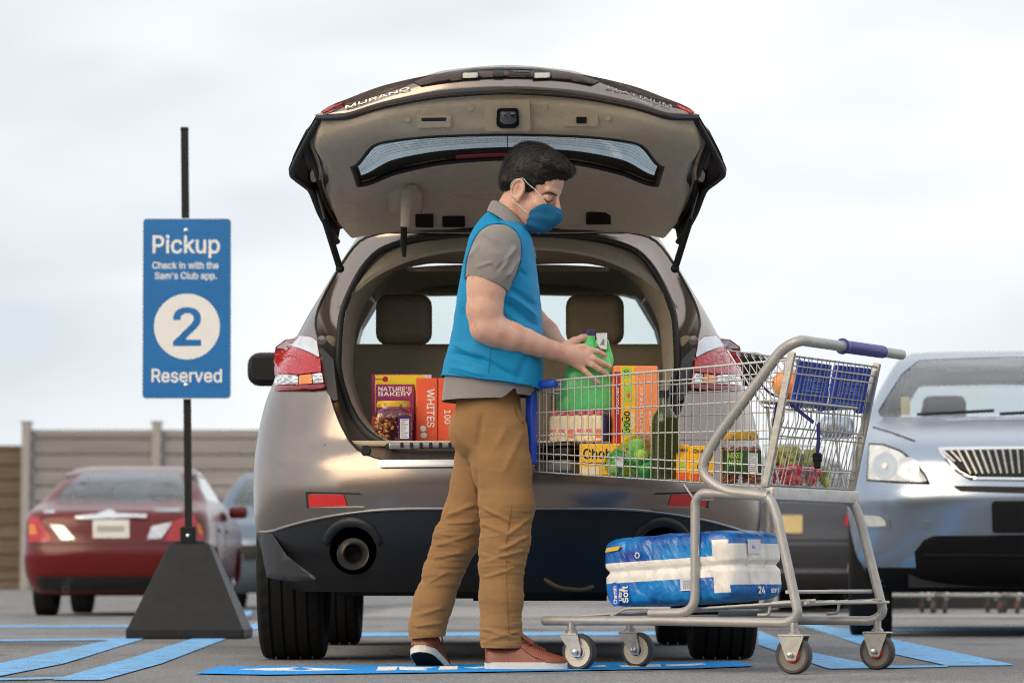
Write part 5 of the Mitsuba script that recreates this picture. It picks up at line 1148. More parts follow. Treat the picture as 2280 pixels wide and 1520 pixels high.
fx = unit(V(.26, .88, -.36)); fz = unit(V(.06, .36, .92) - fx * (V(.22, .40, .92) @ fx)); fy = np.cross(fz, fx)
o2 = P(934, 1451, YM + .14); place_shoe(frame(o2 - fz * .0, fx, fy, fz), 'brown leather shoe with its heel raised')
# ================================================================ the shopping trolley
mat('m_cart', mikit.proc(lambda p, n, uv: mi.Color3f(0.43, 0.425, 0.41) * (0.82 + 0.3 * FB(p.x * 26, p.y * 26, p.z * 26, 4))), 0.42, 0.35, 0.5)
mat('m_wire', (0.47, 0.47, 0.47), 0.36, 0.7)
mat('m_zinc', mikit.proc(lambda p, n, uv: mi.Color3f(0.50, 0.50, 0.48) * (0.75 + 0.4 * FB(p.x * 60, p.y * 60, p.z * 60, 3))), 0.35, 0.75)
mat('m_blue', (0.010, 0.060, 0.47), 0.35, spec=0.5); mat('m_grip', (0.035, 0.035, 0.22), 0.4); mat('m_strap', (0.045, 0.030, 0.15), 0.8); mat('m_print', (0.30, 0.36, 0.62), 0.6)
mat('m_tread', (0.055, 0.055, 0.058), 0.7); mat('m_wheelgrey', (0.17, 0.16, 0.15), 0.6); mat('m_wheelcream', (0.62, 0.58, 0.48), 0.5); mat('m_hubred', (0.42, 0.03, 0.03), 0.4)
CO, cps, tau = V(.897, 10.48, 0), math.radians(31), math.radians(4)
ca_, cn_ = V(-math.cos(cps), math.sin(cps), 0), V(math.sin(cps), math.cos(cps), 0); cd = ca_ * math.cos(tau) + cn_ * math.sin(tau); cnn = unit(np.cross(cd, [0, 0, 1])); cnn = cnn if cnn[1] < 0 else -cnn
def NP(px, py, w=0.0):
    """photo point -> (u, z) on the trolley's near side plane"""
    r = ray(px, py); o = V(0, 0, CH); t_ = ((CO + cn_ * w - o) @ cnn) / (r @ cnn); q = o + r * t_; return np.array([(q - CO - cn_ * w) @ cd, q[2]])
def CP(u, z, w=0.0): return CO + cd * u + cn_ * w + V(0, 0, z)
Wb = lambda u: .64 - .27 * u
Wk = lambda u: .645 - .17 * u
def near(pts, w=0.0): return [CP(*NP(x, y), w) for x, y in pts]
def side(pts, wf): return [CP(u, z, wf(u)) for u, z in (NP(x, y) for x, y in pts)]
ck = thing('shopping_cart', 'grey wire shopping cart with blue trim, loaded with groceries beside the man', 'shopping cart')
# lower frame
bp = [(1212, 1381), (1440, 1381), (1756, 1386), (1778, 1368), (1728, 1140), (1712, 1103), (1562, 1097), (1548, 1115), (1548, 1362), (1447, 1366)]
br = [.0, .03, .03, .05, .05, .05, .05, .05]
for lab, fn in (('near', lambda u: 0.0), ('far', Wb)):
    q = side(bp, fn); part(ck, 'frame_tube', tube(fillet(q, [.02, .035, .035, .075, .075, .075, .075, .06], 7), .0158, 14), 'm_cart', 60)
    e = side([(1208, 1381), (1214, 1381)], fn); part(ck, 'end_cap', tube([e[0] , e[1]], [.010, .0160], 12), 'm_cart', 60)
q0, q1 = NP(1235, 1381), NP(1380, 1383)
part(ck, 'cross_tube', rod(CP(*q0, 0), CP(*q0, Wb(q0[0])), .0135, 12), 'm_cart', 60)
q = NP(1648, 1098); part(ck, 'cross_tube', rod(CP(*q, 0), CP(*q, Wb(q[0])), .0135, 12), 'm_cart', 60)
# handle tube: from under the basket up the diagonal and across as the push bar
hz = NP(1778, 757); hp_ = near([(1712, 1104), (1612, 1094), (1556, 1052), (1588, 985), (1742, 776)]); far_end = CP(hz[0], hz[1], .79)
ht = fillet(hp_ + [CP(hz[0] - .005, hz[1], .0), CP(hz[0], hz[1], .12), far_end], [.05, .055, .09, .10, .055, .04], 8)
part(ck, 'handle', tube(ht, .0175, 16), 'm_cart', 60, label='thick grey push bar bending into the side tube')
part(ck, 'grip', rod(CP(hz[0], hz[1], .34), CP(hz[0], hz[1], .635), .0215, 16), 'm_grip', 60, label='dark blue handle grip')
part(ck, 'grip_edge', tube([CP(hz[0], hz[1], .325), CP(hz[0], hz[1], .345)], [.027, .022], 16), 'm_grip', 60)
# far upright that carries the gate, and brackets
gN = [NP(1764, 783), NP(1703, 1083)]
WG = .645
def GP(s, t): return CP(*(np.asarray(gN[0]) * (1 - t) + np.asarray(gN[1]) * t), s * WG)     # gate: s across, t down
for s in (0, 1): part(ck, 'gate_post', xf(rbox(.012, .026, np.linalg.norm(GP(0, 0) - GP(0, 1)), .003, 2), frame((GP(s, 0) + GP(s, 1)) / 2, cn_, unit(np.cross(unit(GP(s, 0) - GP(s, 1)), cn_)), unit(GP(s, 0) - GP(s, 1)))), 'm_zinc', 30)
W = lambda *a, r=.0018: tube(list(a), r, 5)
gate_h, gate_v = [], []
for t_, r in ((.03, .0035), (.10, .003), (.155, .003), (.30, .0025), (.42, .0025), (.555, .003), (.62, .0025), (.86, .003), (.985, .0045)): gate_h.append(tube([GP(0, t_), GP(1, t_)], r, 6))
for s in np.r_[.04, .09, .15, .20, .235, .30, .35, .405, .44, .50, .545, .60, .65, .69, .74, .79, .85, .89, .94]:
    nrm = unit(np.cross(GP(1, 0) - GP(0, 0), GP(0, 1) - GP(0, 0))); nrm = nrm if nrm @ cd > 0 else -nrm
    b0_ = .0 if int(s * 100) % 2 else .0
    gate_v.append(tube(fillet([GP(s, .02), GP(s, .42), GP(s - .015, .50) + nrm * -.012, GP(s - .02, .62), GP(s - .035, .985)], .03, 3), .0021, 5))
part(ck, 'gate_rail', cat(gate_h), 'm_wire', 60, kind='stuff'); part(ck, 'gate_wire', cat(gate_v), 'm_wire', 60, kind='stuff')
part(ck, 'gate_sill', xf(rbox(WG, .035, .045, .006, 2), frame(CP(*NP(1712, 1098), WG / 2), cn_, cd, (0, 0, 1))), 'm_zinc', 25)
# basket walls
HL = [((1193, 851), (1760, 800), .0042), ((1191, 871), (1757, 827), .0026), ((1193, 919), (1742, 889), .0026), ((1194, 970), (1728, 957), .0026), ((1194, 1009), (1715, 1036), .0026), ((1194, 1026), (1712, 1056), .0026), ((1191, 1050), (1703, 1084), .0032)]
for fn in (lambda u: 0.0, Wk):
    hm_, vm_ = [], []
    for a_, b_, r in HL: hm_.append(tube([CP(u, z, fn(u)) for u, z in (NP(*a_), NP(*b_))], r, 6))
    for x in np.arange(1203, 1756, 15.6):
        k_ = (x - 1193) / (1760 - 1193); top = NP(x, 851 - 51 * k_); bo = NP(x - 4 * k_ - 0, 1050 + 37 * k_)
        if x > 1712: bo = NP(1764 - 61 * ((950 - 783) / 300), 950) if x > 1735 else NP(1712, 1030)
        o_ = -.004
        vm_.append(tube([CP(top[0], top[1], fn(top[0]) + o_), CP(bo[0], bo[1], fn(bo[0]) + o_)], .0017, 5))
    part(ck, 'side_rail', cat(hm_), 'm_wire', 60, kind='stuff'); part(ck, 'side_wire', cat(vm_), 'm_wire', 60, kind='stuff')
f0, f1 = NP(1193, 851), NP(1193, 1050)
fw = Wk(f0[0]); fh, fv = [], []
for yy in (851, 871, 919, 970, 1009, 1026, 1050): u, z = NP(1193, yy); fh.append(tube([CP(u, z, 0), CP(u, z, fw)], .0026, 6))
for w_ in np.linspace(.02, fw - .01, 17): fv.append(tube([CP(*f0, w_), CP(*f1, w_)], .0017, 5))
part(ck, 'front_rail', cat(fh), 'm_wire', 60, kind='stuff'); part(ck, 'front_wire', cat(fv), 'm_wire', 60, kind='stuff')
r1 = NP(1703, 1084); fl1, fl2 = [], []
for k_ in np.linspace(0, 1, 34): u, z = f1 * (1 - k_) + r1 * k_; fl1.append(tube([CP(u, z, 0), CP(u, z - .003, Wk(u))], .0018, 5))
for k_ in np.linspace(.06, .94, 9): fl2.append(tube([CP(*f1, fw * k_), CP(*r1, Wk(r1[0]) * k_)], .0026, 6))
part(ck, 'floor_wire', cat(fl1 + fl2), 'm_wire', 60, kind='stuff')
def floor_z(u): return float(f1[1] + (r1[1] - f1[1]) * np.clip((f1[0] - u) / (f1[0] - r1[0]), 0, 1)) + .004
# blue corner trim
c1_, c2_ = NP(1184, 850), NP(1186, 1034)
zz = unit(CP(*c1_) - CP(*c2_)); tr_ = part(ck, 'corner_trim', xf(rbox(.030, .034, np.linalg.norm(CP(*c1_) - CP(*c2_)), .006, 2), frame((CP(*c1_) + CP(*c2_)) / 2 - cn_ * .004, cd, np.cross(zz, cd), zz)), 'm_blue', 25, label='bright blue plastic corner of the cart front')
a_, b_ = CP(*NP(1174, 859), 0), CP(*NP(1240, 853), 0); xx = unit(b_ - a_); part(ck, 'corner_trim', xf(rbox(np.linalg.norm(b_ - a_), .034, .026, .006, 2), frame((a_ + b_) / 2 - cn_ * .004, xx, cn_, np.cross(xx, cn_))), 'm_blue', 25)
# child seat: wire back, plate, two blue flaps with print, straps
s0_, s1_ = NP(1610, 779), NP(1690, 905); sw = lambda u: Wk(u)
def SP(s, t): u, z = s0_ * (1 - t) + s1_ * t; return CP(u, z, .03 + s * (.54))
sb_ = [tube([SP(0, 0), SP(1, 0)], .0032, 6), tube([SP(0, .5), SP(1, .5)], .0024, 6), tube([SP(0, 1), SP(1, 1)], .0032, 6), tube([SP(0, 0), SP(0, 1)], .003, 6), tube([SP(1, 0), SP(1, 1)], .003, 6)]
for s in np.linspace(.1, .9, 9): sb_.append(tube(fillet([SP(s, 1), SP(s, .05), SP(s + .02, -.03), SP(s + .03, .08)], .02, 3), .0021, 5))
part(ck, 'seat_back', cat(sb_), 'm_wire', 60)
pl0, pl1 = NP(1672, 890), NP(1752, 894); m = xf(rbox(.11, .52, .010, .004, 2), frame(CP(*((pl0 + pl1) / 2), .30), cd, cn_, np.cross(cd, cn_))); part(ck, 'seat_plate', m, 'm_zinc', 25)
for w_ in (.06, .55): part(ck, 'seat_arm', tube([CP(*NP(1690, 905), w_), CP(*NP(1700, 1000), w_), CP(*NP(1715, 1075), w_)], .004, 6), 'm_wire', 60)
gn = unit(np.cross(GP(1, .1) - GP(0, .1), GP(0, 1) - GP(0, 0))); gn = gn if gn[1] < 0 else -gn
def gate_uv(px, py, off=0.0):
    r = ray(px, py); o = V(0, 0, CH); c = GP(0, 0) + gn * off; return o + r * (((c - o) @ gn) / (r @ gn))
for i, pts in enumerate(([(1778, 802), (1850, 812), (1836, 912), (1826, 916), (1818, 906), (1788, 900), (1780, 910), (1764, 904)], [(1860, 812), (1937, 820), (1921, 919), (1908, 920), (1898, 908), (1868, 902), (1858, 914), (1846, 908)])):
    q = np.array([gate_uv(x, y, -.008) for x, y in pts]); o = q.mean(0); rx_ = cn_; uy = unit(np.cross(gn, rx_)); uy = uy if uy[2] > 0 else -uy; rx2 = np.cross(uy, gn)
    pol = Polygon([((p - o) @ rx2, (p - o) @ uy) for p in q]).buffer(-.003).buffer(.003)
    fk = part(ck, 'seat_flap', plate(pol, o - gn * .006, rx2, uy, .010), 'm_blue', 25, label='blue plastic seat flap, %s the handle' % ('nearer' if i == 0 else 'under the far end of'))
    pr = []; cxx = 0; bx_ = pol.bounds
    for (a0, b0_, a1, b1) in ((.22, .18, .82, .20), (.22, .40, .82, .415), (.22, .62, .82, .635), (.22, .18, .235, .80), (.81, .18, .82, .80), (.42, .40, .43, .80), (.28, .46, .38, .47), (.28, .52, .36, .53), (.50, .46, .72, .475), (.50, .53, .70, .54), (.52, .66, .74, .675), (.52, .72, .66, .735), (.26, .68, .36, .69)):
        pr.append(plate(rect(bx_[0] + (bx_[2] - bx_[0]) * a0, bx_[1] + (bx_[3] - bx_[1]) * b0_, bx_[0] + (bx_[2] - bx_[0]) * a1, bx_[1] + (bx_[3] - bx_[1]) * b1), o + gn * .0042, rx2, uy, .0006))
    pr.append(text('CHILD SEAT', .006, o + gn * .0042 + uy * .030, rx2, uy, .0006)); pr.append(text('WARNING', .008, o + gn * .0042 - uy * .035, rx2, uy, .0006))
    part(fk, 'print', cat(pr), 'm_print', False)
def strap(pts, w_=.011, th=.002, nm='strap', mm='m_strap', par=ck):
    q = spline(pts, 20); tt = np.gradient(q, axis=0); tt /= np.linalg.norm(tt, axis=1, keepdims=True); sd = np.cross(tt, gn); sd /= np.linalg.norm(sd, axis=1, keepdims=True)
    rows = [np.array([p - s * w_, p + s * w_, p + s * w_ - gn * th, p - s * w_ - gn * th]) for p, s in zip(q, sd)]; return part(par, nm, loft(np.array(rows), closed=True, caps=True), mm, False)
strap([gate_uv(1822, 942, .03), gate_uv(1823, 975, .032), gate_uv(1821, 1008, .03)]); bk_ = gate_uv(1820, 1026, .03)
def buckle(c): return cat([move(rbox(.030, .014, .030, .006), c + V(0, 0, .012)), move(rbox(.022, .012, .026, .005), c - V(0, 0, .012))])
part(ck, 'buckle', buckle(bk_), 'm_black', 30)
strap([CP(*NP(1745, 897), .05), gate_uv(1780, 915, .02), gate_uv(1812, 940, .03)], .006); strap([CP(*NP(1714, 890), .06), CP(*NP(1713, 912), .05), CP(*NP(1712, 935), .05)]); part(ck, 'buckle', buckle(CP(*NP(1712, 947), .05)), 'm_black', 30)
strap([CP(*NP(1664, 850), .1), CP(*NP(1690, 872), .08), CP(*NP(1722, 886), .08)], .008)
# bracing under the basket
part(ck, 'brace', tube(fillet([CP(*NP(1703, 1113), .02), CP(*NP(1690, 1075), WG * .52), CP(*NP(1712, 1108), WG)], .05, 6), .006, 8), 'm_zinc', 60)
part(ck, 'support_wire', tube(fillet(near([(1523, 1078), (1546, 1112), (1590, 1112)]), .01), .004, 6), 'm_wire', 60)
u_, z_ = NP(1640, 1093); [part(ck, 'basket_channel', tube([CP(*NP(1600, 1090), w_), CP(*NP(1712, 1102), w_)], .012, 8), 'm_cart', 60) for w_ in (.0, WG * .98)]
# lower rack
l0, l1 = NP(1288, 1371), NP(1872, 1330)
l1 = NP(1790, 1338)
lr = []
for k_ in np.linspace(0.06, .94, 7): u0, z0 = l0; u1, z1_ = l1; lr.append(tube([CP(u0, z0, Wb(u0) * k_), CP(u1, z1_, Wb(u1) * k_)], .0045, 6))
for k_ in (0, .5, 1.0): u, z = l0 * (1 - k_) + l1 * k_; lr.append(tube([CP(u, z - .006, .01), CP(u, z - .006, Wb(u) - .01)], .0055, 6))
part(ck, 'lower_rack', cat(lr), 'm_cart', 60)
for w_, nm in ((.05, 0), (.56, 0)): part(ck, 'rack_hook', tube(fillet([CP(*NP(1800, 1336), w_), CP(*NP(1700, 1342), w_), CP(*NP(1697, 1368), w_), CP(*NP(1672, 1369), w_)], .012), .0055, 8), 'm_cart', 60)
part(ck, 'rack_bracket', tube(fillet(near([(1358, 1371), (1388, 1354), (1490, 1353)], .01), .02), .0055, 8), 'm_cart', 60)
u, z = NP(1752, 1317); part(ck, 'stop_bar', tube(fillet([CP(u, z, .0), CP(u - .005, z, .3), CP(u, z, Wb(u) + .0)], .02), .0065, 8), 'm_cart', 60)
# castors
def castor(pxc, pyc, w, wheel, front):
    u, z = NP(pxc, pyc); c = CP(u, .0605, w); ax_ = -cn_ if True else 0; ax_ = unit(V(-math.sin(cps), -math.cos(cps), 0)); fd = unit(np.cross([0, 0, 1], ax_))
    k = key(ck + '__castor')
    R = .0600; tread = lathe([(R * .80, -.015), (R * .93, -.0155), (R, -.010), (R, .010), (R * .93, .0155), (R * .80, .015)], 40, ax_, c, close=False)
    disc = lathe([(0, -.012), (R * .83, -.012), (R * .83, .012), (R * .72, .0095), (R * .42, .0075), (R * .40, .0125), (0, .0125)], 40, ax_, c)
    hub = lathe([(0, .013), (R * (.42 if not front else .34), .013), (R * .36 if not front else R * .28, .0185), (0, .0185)], 28, ax_, c)
    bolt = lathe([(0, .030), (.009, .030), (.009, .036), (0, .037)], 10, ax_, c)
    put(k + '__tread', tread, 'm_tread', 40); put(k + '__disc', disc, 'm_wheelcream' if front else 'm_wheelgrey', 40); put(k + '__hub', hub, 'm_grip' if front else 'm_hubred', 40); put(k + '__bolt', bolt, 'm_chrome', 40)
    off = -.030 * fd if front else .004 * fd
    topz = .118 if front else .122; forks = []
    for sgn in (1, -1):
        pg = Polygon([(-.013, -.012), (.013, -.012), (.016, .0), (.040, topz - .062), (-.040, topz - .062), (-.018, .0)]) if not front else Polygon([(-.011, -.012), (.011, -.012), (.014, .006), (.002 - .0, topz - .062), (-.058, topz - .062), (-.050, topz - .075), (-.016, .0)])
        forks.append(plate(pg.buffer(.004), c + ax_ * (.0215 * sgn - .0015), fd, (0, 0, 1), .003))
    tp_ = c + V(0, 0, topz - .0605 + .001) + (off if front else 0); forks.append(xf(rbox(.09 if not front else .066, .052, .006, .002, 2), frame(tp_, fd, ax_, np.cross(fd, ax_)))); forks.append(lathe([(0, 0), (.020, 0), (.020, .010), (.013, .014), (.013, .04), (0, .04)], 20, (0, 0, 1), tp_))
    put(k + '__fork', cat(forks), 'm_zinc', 30)
castor(1768, 1455, 0.0, 0, False); u, z = NP(1768, 1455); castor(1768, 1455, Wb(u) - .01, 0, False); castor(1290, 1452, 0.0, 0, True); u, z = NP(1290, 1452); castor(1290, 1452, .40, 0, True)
# ================================================================ groceries
YEL, ORG = sr(252, 182, 22), sr(238, 98, 52)
def flatm(k, rgb, rough=.5, **kw):
    c = mi.Color3f(*sr(*rgb)); return mat(k, mikit.proc(lambda p, n, uv: c * (0.9 + 0.2 * FB(p.x * 30, p.y * 30, p.z * 30, 2))) if kw.pop('var', 0) else sr(*rgb), rough, **kw)
for k, c in dict(c_orange=(236, 96, 58), c_yellow=(250, 190, 30), c_lemon=(238, 210, 40), c_purple=(142, 42, 100), c_plum=(70, 30, 90), c_white=(232, 230, 224), c_black=(24, 22, 20), c_gold=(226, 178, 52), c_cream=(240, 222, 186), c_pink=(226, 110, 128), c_dkred=(176, 30, 52), c_navy=(34, 36, 84), c_green=(60, 150, 60), c_lime=(170, 205, 70), c_dkgreen=(40, 74, 34), c_peach=(246, 150, 96), c_egg=(236, 228, 216), c_grey=(120, 122, 126), c_tpblue=(10, 90, 190), c_sky=(0, 140, 205), c_apricot=(240, 120, 80), c_paper=(214, 218, 226)).items(): flatm(k, c, .42, spec=.45)
mat('m_jug', (0.12, 0.60, 0.18), 0.34, spec=0.5, sheen=0.1); mat('m_jugcap', (0.045, 0.030, 0.10), 0.4)
mat('m_oil', (0.030, 0.040, 0.003), 0.12, spec=0.5, coat=.3); mat('m_oilbottle', (0.040, 0.055, 0.016), 0.08, spec=0.5, coat=.6)
mat('m_leafbag', mikit.proc(lambda p, n, uv: MX(sr(70, 150, 70), sr(140, 190, 80), SS(.4, .6, N(p.x * 45, p.y * 45, p.z * 45)))), 0.22, spec=0.6, coat=.8)
mat('m_wrap', mikit.proc(lambda p, n, uv: mi.Color3f(0.80, 0.79, 0.76) * (0.86 + 0.18 * FB(p.x * 18, p.y * 18, p.z * 18, 4))), 0.25, spec=0.5, coat=.7, bump=mikit.proc(lambda p, n, uv: 0.006 * FB(p.x * 26 + p.z * 10, p.y * 26, p.z * 9, 4)), bs=1)
def tpblue(p, n, uv):
    w = FB(p.x * 7, p.y * 7, p.z * 7, 3); g_ = dr.clip((p.z - 0.25) / 0.22, 0, 1)
    return MX(sr(0, 132, 208), sr(12, 62, 168), SS(.35, .65, w * .5 + dr.abs(g_ - .5)))
mat('m_wrapblue', mikit.proc(tpblue), 0.22, spec=0.55, coat=.9, bump=mikit.proc(lambda p, n, uv: 0.006 * FB(p.x * 26 + p.z * 10, p.y * 26, p.z * 9, 4)), bs=1)
mat('m_melon', mikit.proc(lambda p, n, uv: MX(sr(248, 180, 100), sr(228, 120, 80), SS(.3, .7, N(p.x * 30, p.y * 30, p.z * 12)))), 0.4)
scene['m_clear'] = {'type': 'thindielectric', 'int_ior': 1.45}
nutcol = {'type': 'mesh_attribute', 'name': 'vertex_color'}
scene['m_nut'] = {'type': 'twosided', 'bsdf': {'type': 'principled', 'base_color': nutcol, 'roughness': .45, 'specular': .5}}
def pkg(name, lab, cat_, o, w, d, h, phi, mm, group=None, r=.004):
    """carton standing at o (middle of the front lower edge); phi turns it; returns key, front frame (origin lower left, right, up, normal)"""
    k = thing(name, lab, cat_, group); rr = V(math.cos(phi), math.sin(phi), 0); dd = V(-math.sin(phi), math.cos(phi), 0)
    part(k, 'carton', xf(rbox(w, d, h, r, 2), frame(np.asarray(o) + dd * d / 2 + V(0, 0, h / 2), rr, dd, (0, 0, 1))), mm, 30)
    return k, np.asarray(o) - rr * w / 2 - dd * .0007, rr, dd
def fpl(o, r, dd, x0, z0, x1, z1, t=.0006, rad=0): 
    g = rect(x0, z0, x1, z1); g = g.buffer(-rad).buffer(rad) if rad else g; return plate(g, np.asarray(o), r, (0, 0, 1), t)
def ftx(s, h, o, r, x, z, width=None, bold=True, t=.0008, dd=None, vert=0):
    rr, uu = (r, V(0, 0, 1)) if not vert else ((V(0, 0, -1), r) if vert < 0 else (V(0, 0, 1), -r))
    return text(s, h, o + r * x + V(0, 0, z) - np.cross(r, V(0, 0, 1)) * -.0007, rr, uu, t, bold, width=width)
def fine_print(o, r, x0, z0, x1, z1, n=5, seed=1, t=.0004):
    g_ = np.random.default_rng(seed); ms = []
    for i, z in enumerate(np.linspace(z0, z1, n)):
        e = x0 + (x1 - x0) * g_.uniform(.55, 1); hh = (z1 - z0) / n * .4; ms.append(fpl(o + np.cross(r, V(0, 0, 1)) * .0003, r, None, x0, z, e, z + hh, t))
    return cat(ms)
def nutpile(c, rx, ry, h, n, seed, hole=None):
    """nuts seen through the jar wall: packed just inside it"""
    g_ = np.random.default_rng(seed); ms, cols = [], []; base = trimesh.creation.icosphere(1)
    pal = [sr(196, 132, 70), sr(170, 100, 52), sr(120, 60, 30), sr(92, 44, 30), sr(214, 160, 96), sr(74, 34, 30), sr(150, 84, 44)]
    for i in range(n):
        a = g_.uniform(0, 2 * np.pi); e = 2 / 5; z = g_.uniform(.006, h - .006); top = g_.random() < .12; k_ = g_.uniform(.80, .93) if not top else g_.uniform(0, .9)
        if top: z = h - .004
        p = c + V(rx * k_ * np.sign(math.cos(a)) * abs(math.cos(a)) ** e, ry * k_ * np.sign(math.sin(a)) * abs(math.sin(a)) ** e, z)
        m = base.copy(); m.vertices *= np.array([g_.uniform(.006, .008), g_.uniform(.004, .0055), g_.uniform(.009, .0135)]); x = m.vertices[:, 2].copy(); m.vertices[:, 0] += 14 * x ** 2 * g_.choice([0, 1, 1.6]); m.vertices = m.vertices @ trimesh.transformations.random_rotation_matrix(g_.random(3))[:3, :3].T + p
        ms.append(m); cols.append(np.tile(np.array(pal[g_.integers(7)]) * g_.uniform(.75, 1.2), (len(m.vertices), 1)))
    return trimesh.util.concatenate(ms), np.vstack(cols)
def sq_ring(c, rx, ry, z, n=64, e=2 / 5):
    a = np.linspace(0, 2 * np.pi, n, endpoint=False); return c + np.stack([rx * np.sign(np.cos(a)) * np.abs(np.cos(a)) ** e, ry * np.sign(np.sin(a)) * np.abs(np.sin(a)) ** e, a * 0 + z], 1)
def nutjar(lab, c, w, h, seed, mmlab):
    k = thing('nut_jar', lab, 'jar'); rx = w / 2; zs = h * .80
    prof = [(.90, .0), (.985, .006), (1, .016), (1, zs - .030), (.97, zs - .012), (.86, zs), (.80, zs + .006), (.80, zs + .02)]
    part(k, 'jar_wall', loft(np.array([sq_ring(c, rx * f, rx * f, z, e=2 / (5 if f > .9 else 3)) for f, z in prof]), closed=True, caps=False), 'm_clear', 60, label='clear plastic jar wall')
    m, cc_ = nutpile(c, rx * .94, rx * .94, zs - .018, 620, seed); kk = part(k, 'nuts', m, 'm_nut', True, kind='stuff', color=cc_)
    part(k, 'lid', move(lathe([(0, 0), (rx * .84, 0), (rx * .86, .003), (rx * .86, h - zs - .014), (rx * .83, h - zs - .009), (0, h - zs - .009)], 64), c + V(0, 0, zs + .010)), 'c_gold', 30, label='golden screw lid')
    rd = cat([move(box(0, 0, 0, .0012, .0012, h - zs - .020), c + V(rx * .862 * math.cos(a), rx * .862 * math.sin(a), zs + .011 + (h - zs) / 2 - .008)) for a in np.linspace(0, 2 * np.pi, 90, endpoint=False)]); part(k, 'lid_ridges', rd, 'c_gold', False, kind='stuff')
    return k, rx, zs
# ---- boot of the brown vehicle
FZ = .7795
def at(px0, px1, py1, py0, Y): a, b = P(px0, py0, Y), P(px1, py1, Y); return (a + b) / 2, b[0] - a[0], b[2] - a[2]
c, w, h = at(826, 963, 832, 977, 12.02); k, o, r, d = pkg('cereal_box', 'yellow and purple baking mix carton at the back of the boot', 'box', V(c[0], 12.02, FZ), w, .07, P(0, 832, 12.02)[2] - FZ, 0, 'c_purple'); hh = P(0, 832, 12.02)[2] - FZ
part(k, 'panel', fpl(o, r, d, .014, hh * .45, w - .018, hh - .004), 'c_lemon', False); part(k, 'panel', fpl(o, r, d, .002, .002, w - .004, hh * .42), 'c_orange', False)
part(k, 'emblem', cat([plate(Point(.052, hh - .020).buffer(.0105), o - V(0, .0007, 0), r, (0, 0, 1), .0006), fpl(o - V(0, .0007, 0), r, d, .014, hh - .0225, .044, hh - .0185)]), 'c_dkred', False); part(k, 'corner', plate(Polygon([(w - .035, hh - .004), (w - .004, hh - .004), (w - .004, hh - .028)]), o - V(0, .0007, 0), r, (0, 0, 1), .0006), 'c_paper', False)
c, w, h = at(836, 923, 855, 977, 11.93); hh = P(0, 855, 11.93)[2] - FZ; k, o, r, d = pkg('snack_box', "purple snack carton reading NATURE'S BAKERY behind the nut jar in the boot", 'box', V(c[0], 11.93, FZ), w, .07, hh, 0, 'c_purple')
[part(k, 'lettering', m_, 'c_white', False) for m_ in (ftx("NATURE'S", .0145, o, r, w * .5, hh - .0245, w * .86), ftx('BAKERY', .0145, o, r, w * .5, hh - .0425, w * .86),)]; part(k, 'print', cat([fine_print(o, r, w * .78, .05, w * .94, .085, 4, 3)]), 'c_white', False)
jc = P(876, 978, 11.83); k, rx, zs = nutjar('square clear jar of mixed nuts with golden lid standing in the boot', V(jc[0], 11.83, FZ), 86 * 11.83 / F, .155, 5, 0)
o = V(jc[0], 11.83 - rx - .0015, FZ); part(k, 'label', plate(rect(.020, .012, .066, .104).buffer(-.003).buffer(.003), o, (1, 0, 0), (0, 0, 1), .0008), 'c_plum', False); part(k, 'facts_panel', plate(rect(.026, .020, .058, .090), o - V(0, .0009, 0), (1, 0, 0), (0, 0, 1), .0006), 'c_paper', False); part(k, 'print', fine_print(o - V(0, .0016, 0) , V(1, 0, 0), .029, .024, .055, .084, 9, 4), 'c_grey', False)
for i, (x0, x1, lab) in enumerate(((926, 974, 'orange carton reading WHITES standing left of the man in the boot'), (975, 1024, 'second orange carton half hidden behind the man in the boot'))):
    Y = 11.86 + .006 * i; c, w, h = at(x0, x1, 840, 977, Y); hh = P(0, 841, Y)[2] - FZ; k, o, r, d = pkg('egg_carton', lab, 'carton', V(c[0], Y, FZ), w, .075, hh, 0, 'c_orange', 'orange egg white cartons in the boot')
    if i == 0:
        part(k, 'lettering', ftx('WHITES', .026, o, r, w * .52, hh * .55, .138, vert=-1), 'c_white', False); eg = [plate(Polygon([(cx + .0115 * math.cos(a), cz + .0105 * math.sin(a)) for a in np.linspace(0, 2 * np.pi, 24)]), o - V(0, .0010, 0), r, (0, 0, 1), .0008) for cx, cz in ((.026, .060), (.028, .036))]
        for e_, (cx, cz) in zip(eg, ((.026, .060), (.028, .036))): part(k, 'egg_print', e_, 'c_egg', False)
        part(k, 'print', cat([fine_print(o, r, .004, hh * .55, .012, hh * .9, 12, 2), fine_print(o, r, .05, .02, .062, .05, 6, 6)]), 'c_apricot', False)
    else: part(k, 'lettering', ftx('100', .022, o, r, w * .30, hh * .42, .05, vert=-1), 'c_white', False)
    part(k, 'fold', fpl(o - V(0, .0003, 0), r, d, 0.001, hh - .012, w - .001, hh - .0105), 'c_apricot', False)
# ---- in the basket. item(): photo point of the foot -> place inside, distance w from the near wall
def inb(px, py, w): u, z = NP(px, py, w); return CP(u, 0, w) + V(0, 0, floor_z(u)), u
phiC = -cps + .10
# trays
p0, u0 = inb(1252, 1045, .17); k = thing('food_tray', 'stack of black lidded food trays at the front of the cart', 'tray')
for j, (zz_, hh, mm) in enumerate(((.0, .040, 'c_grey'), (.042, .040, 'c_black'))): part(k, 'tray', xf(rbox(.135, .17, hh, .008, 2), frame(p0 + V(0, 0, zz_ + hh / 2), unit(V(1, -.45, 0)), unit(V(.45, 1, 0)), (0, 0, 1))), mm, 30)
part(k, 'lid', xf(rbox(.140, .175, .012, .005, 2), frame(p0 + V(0, 0, .092), unit(V(1, -.45, 0)), unit(V(.45, 1, 0)), (0, 0, 1))), 'c_grey', 30)
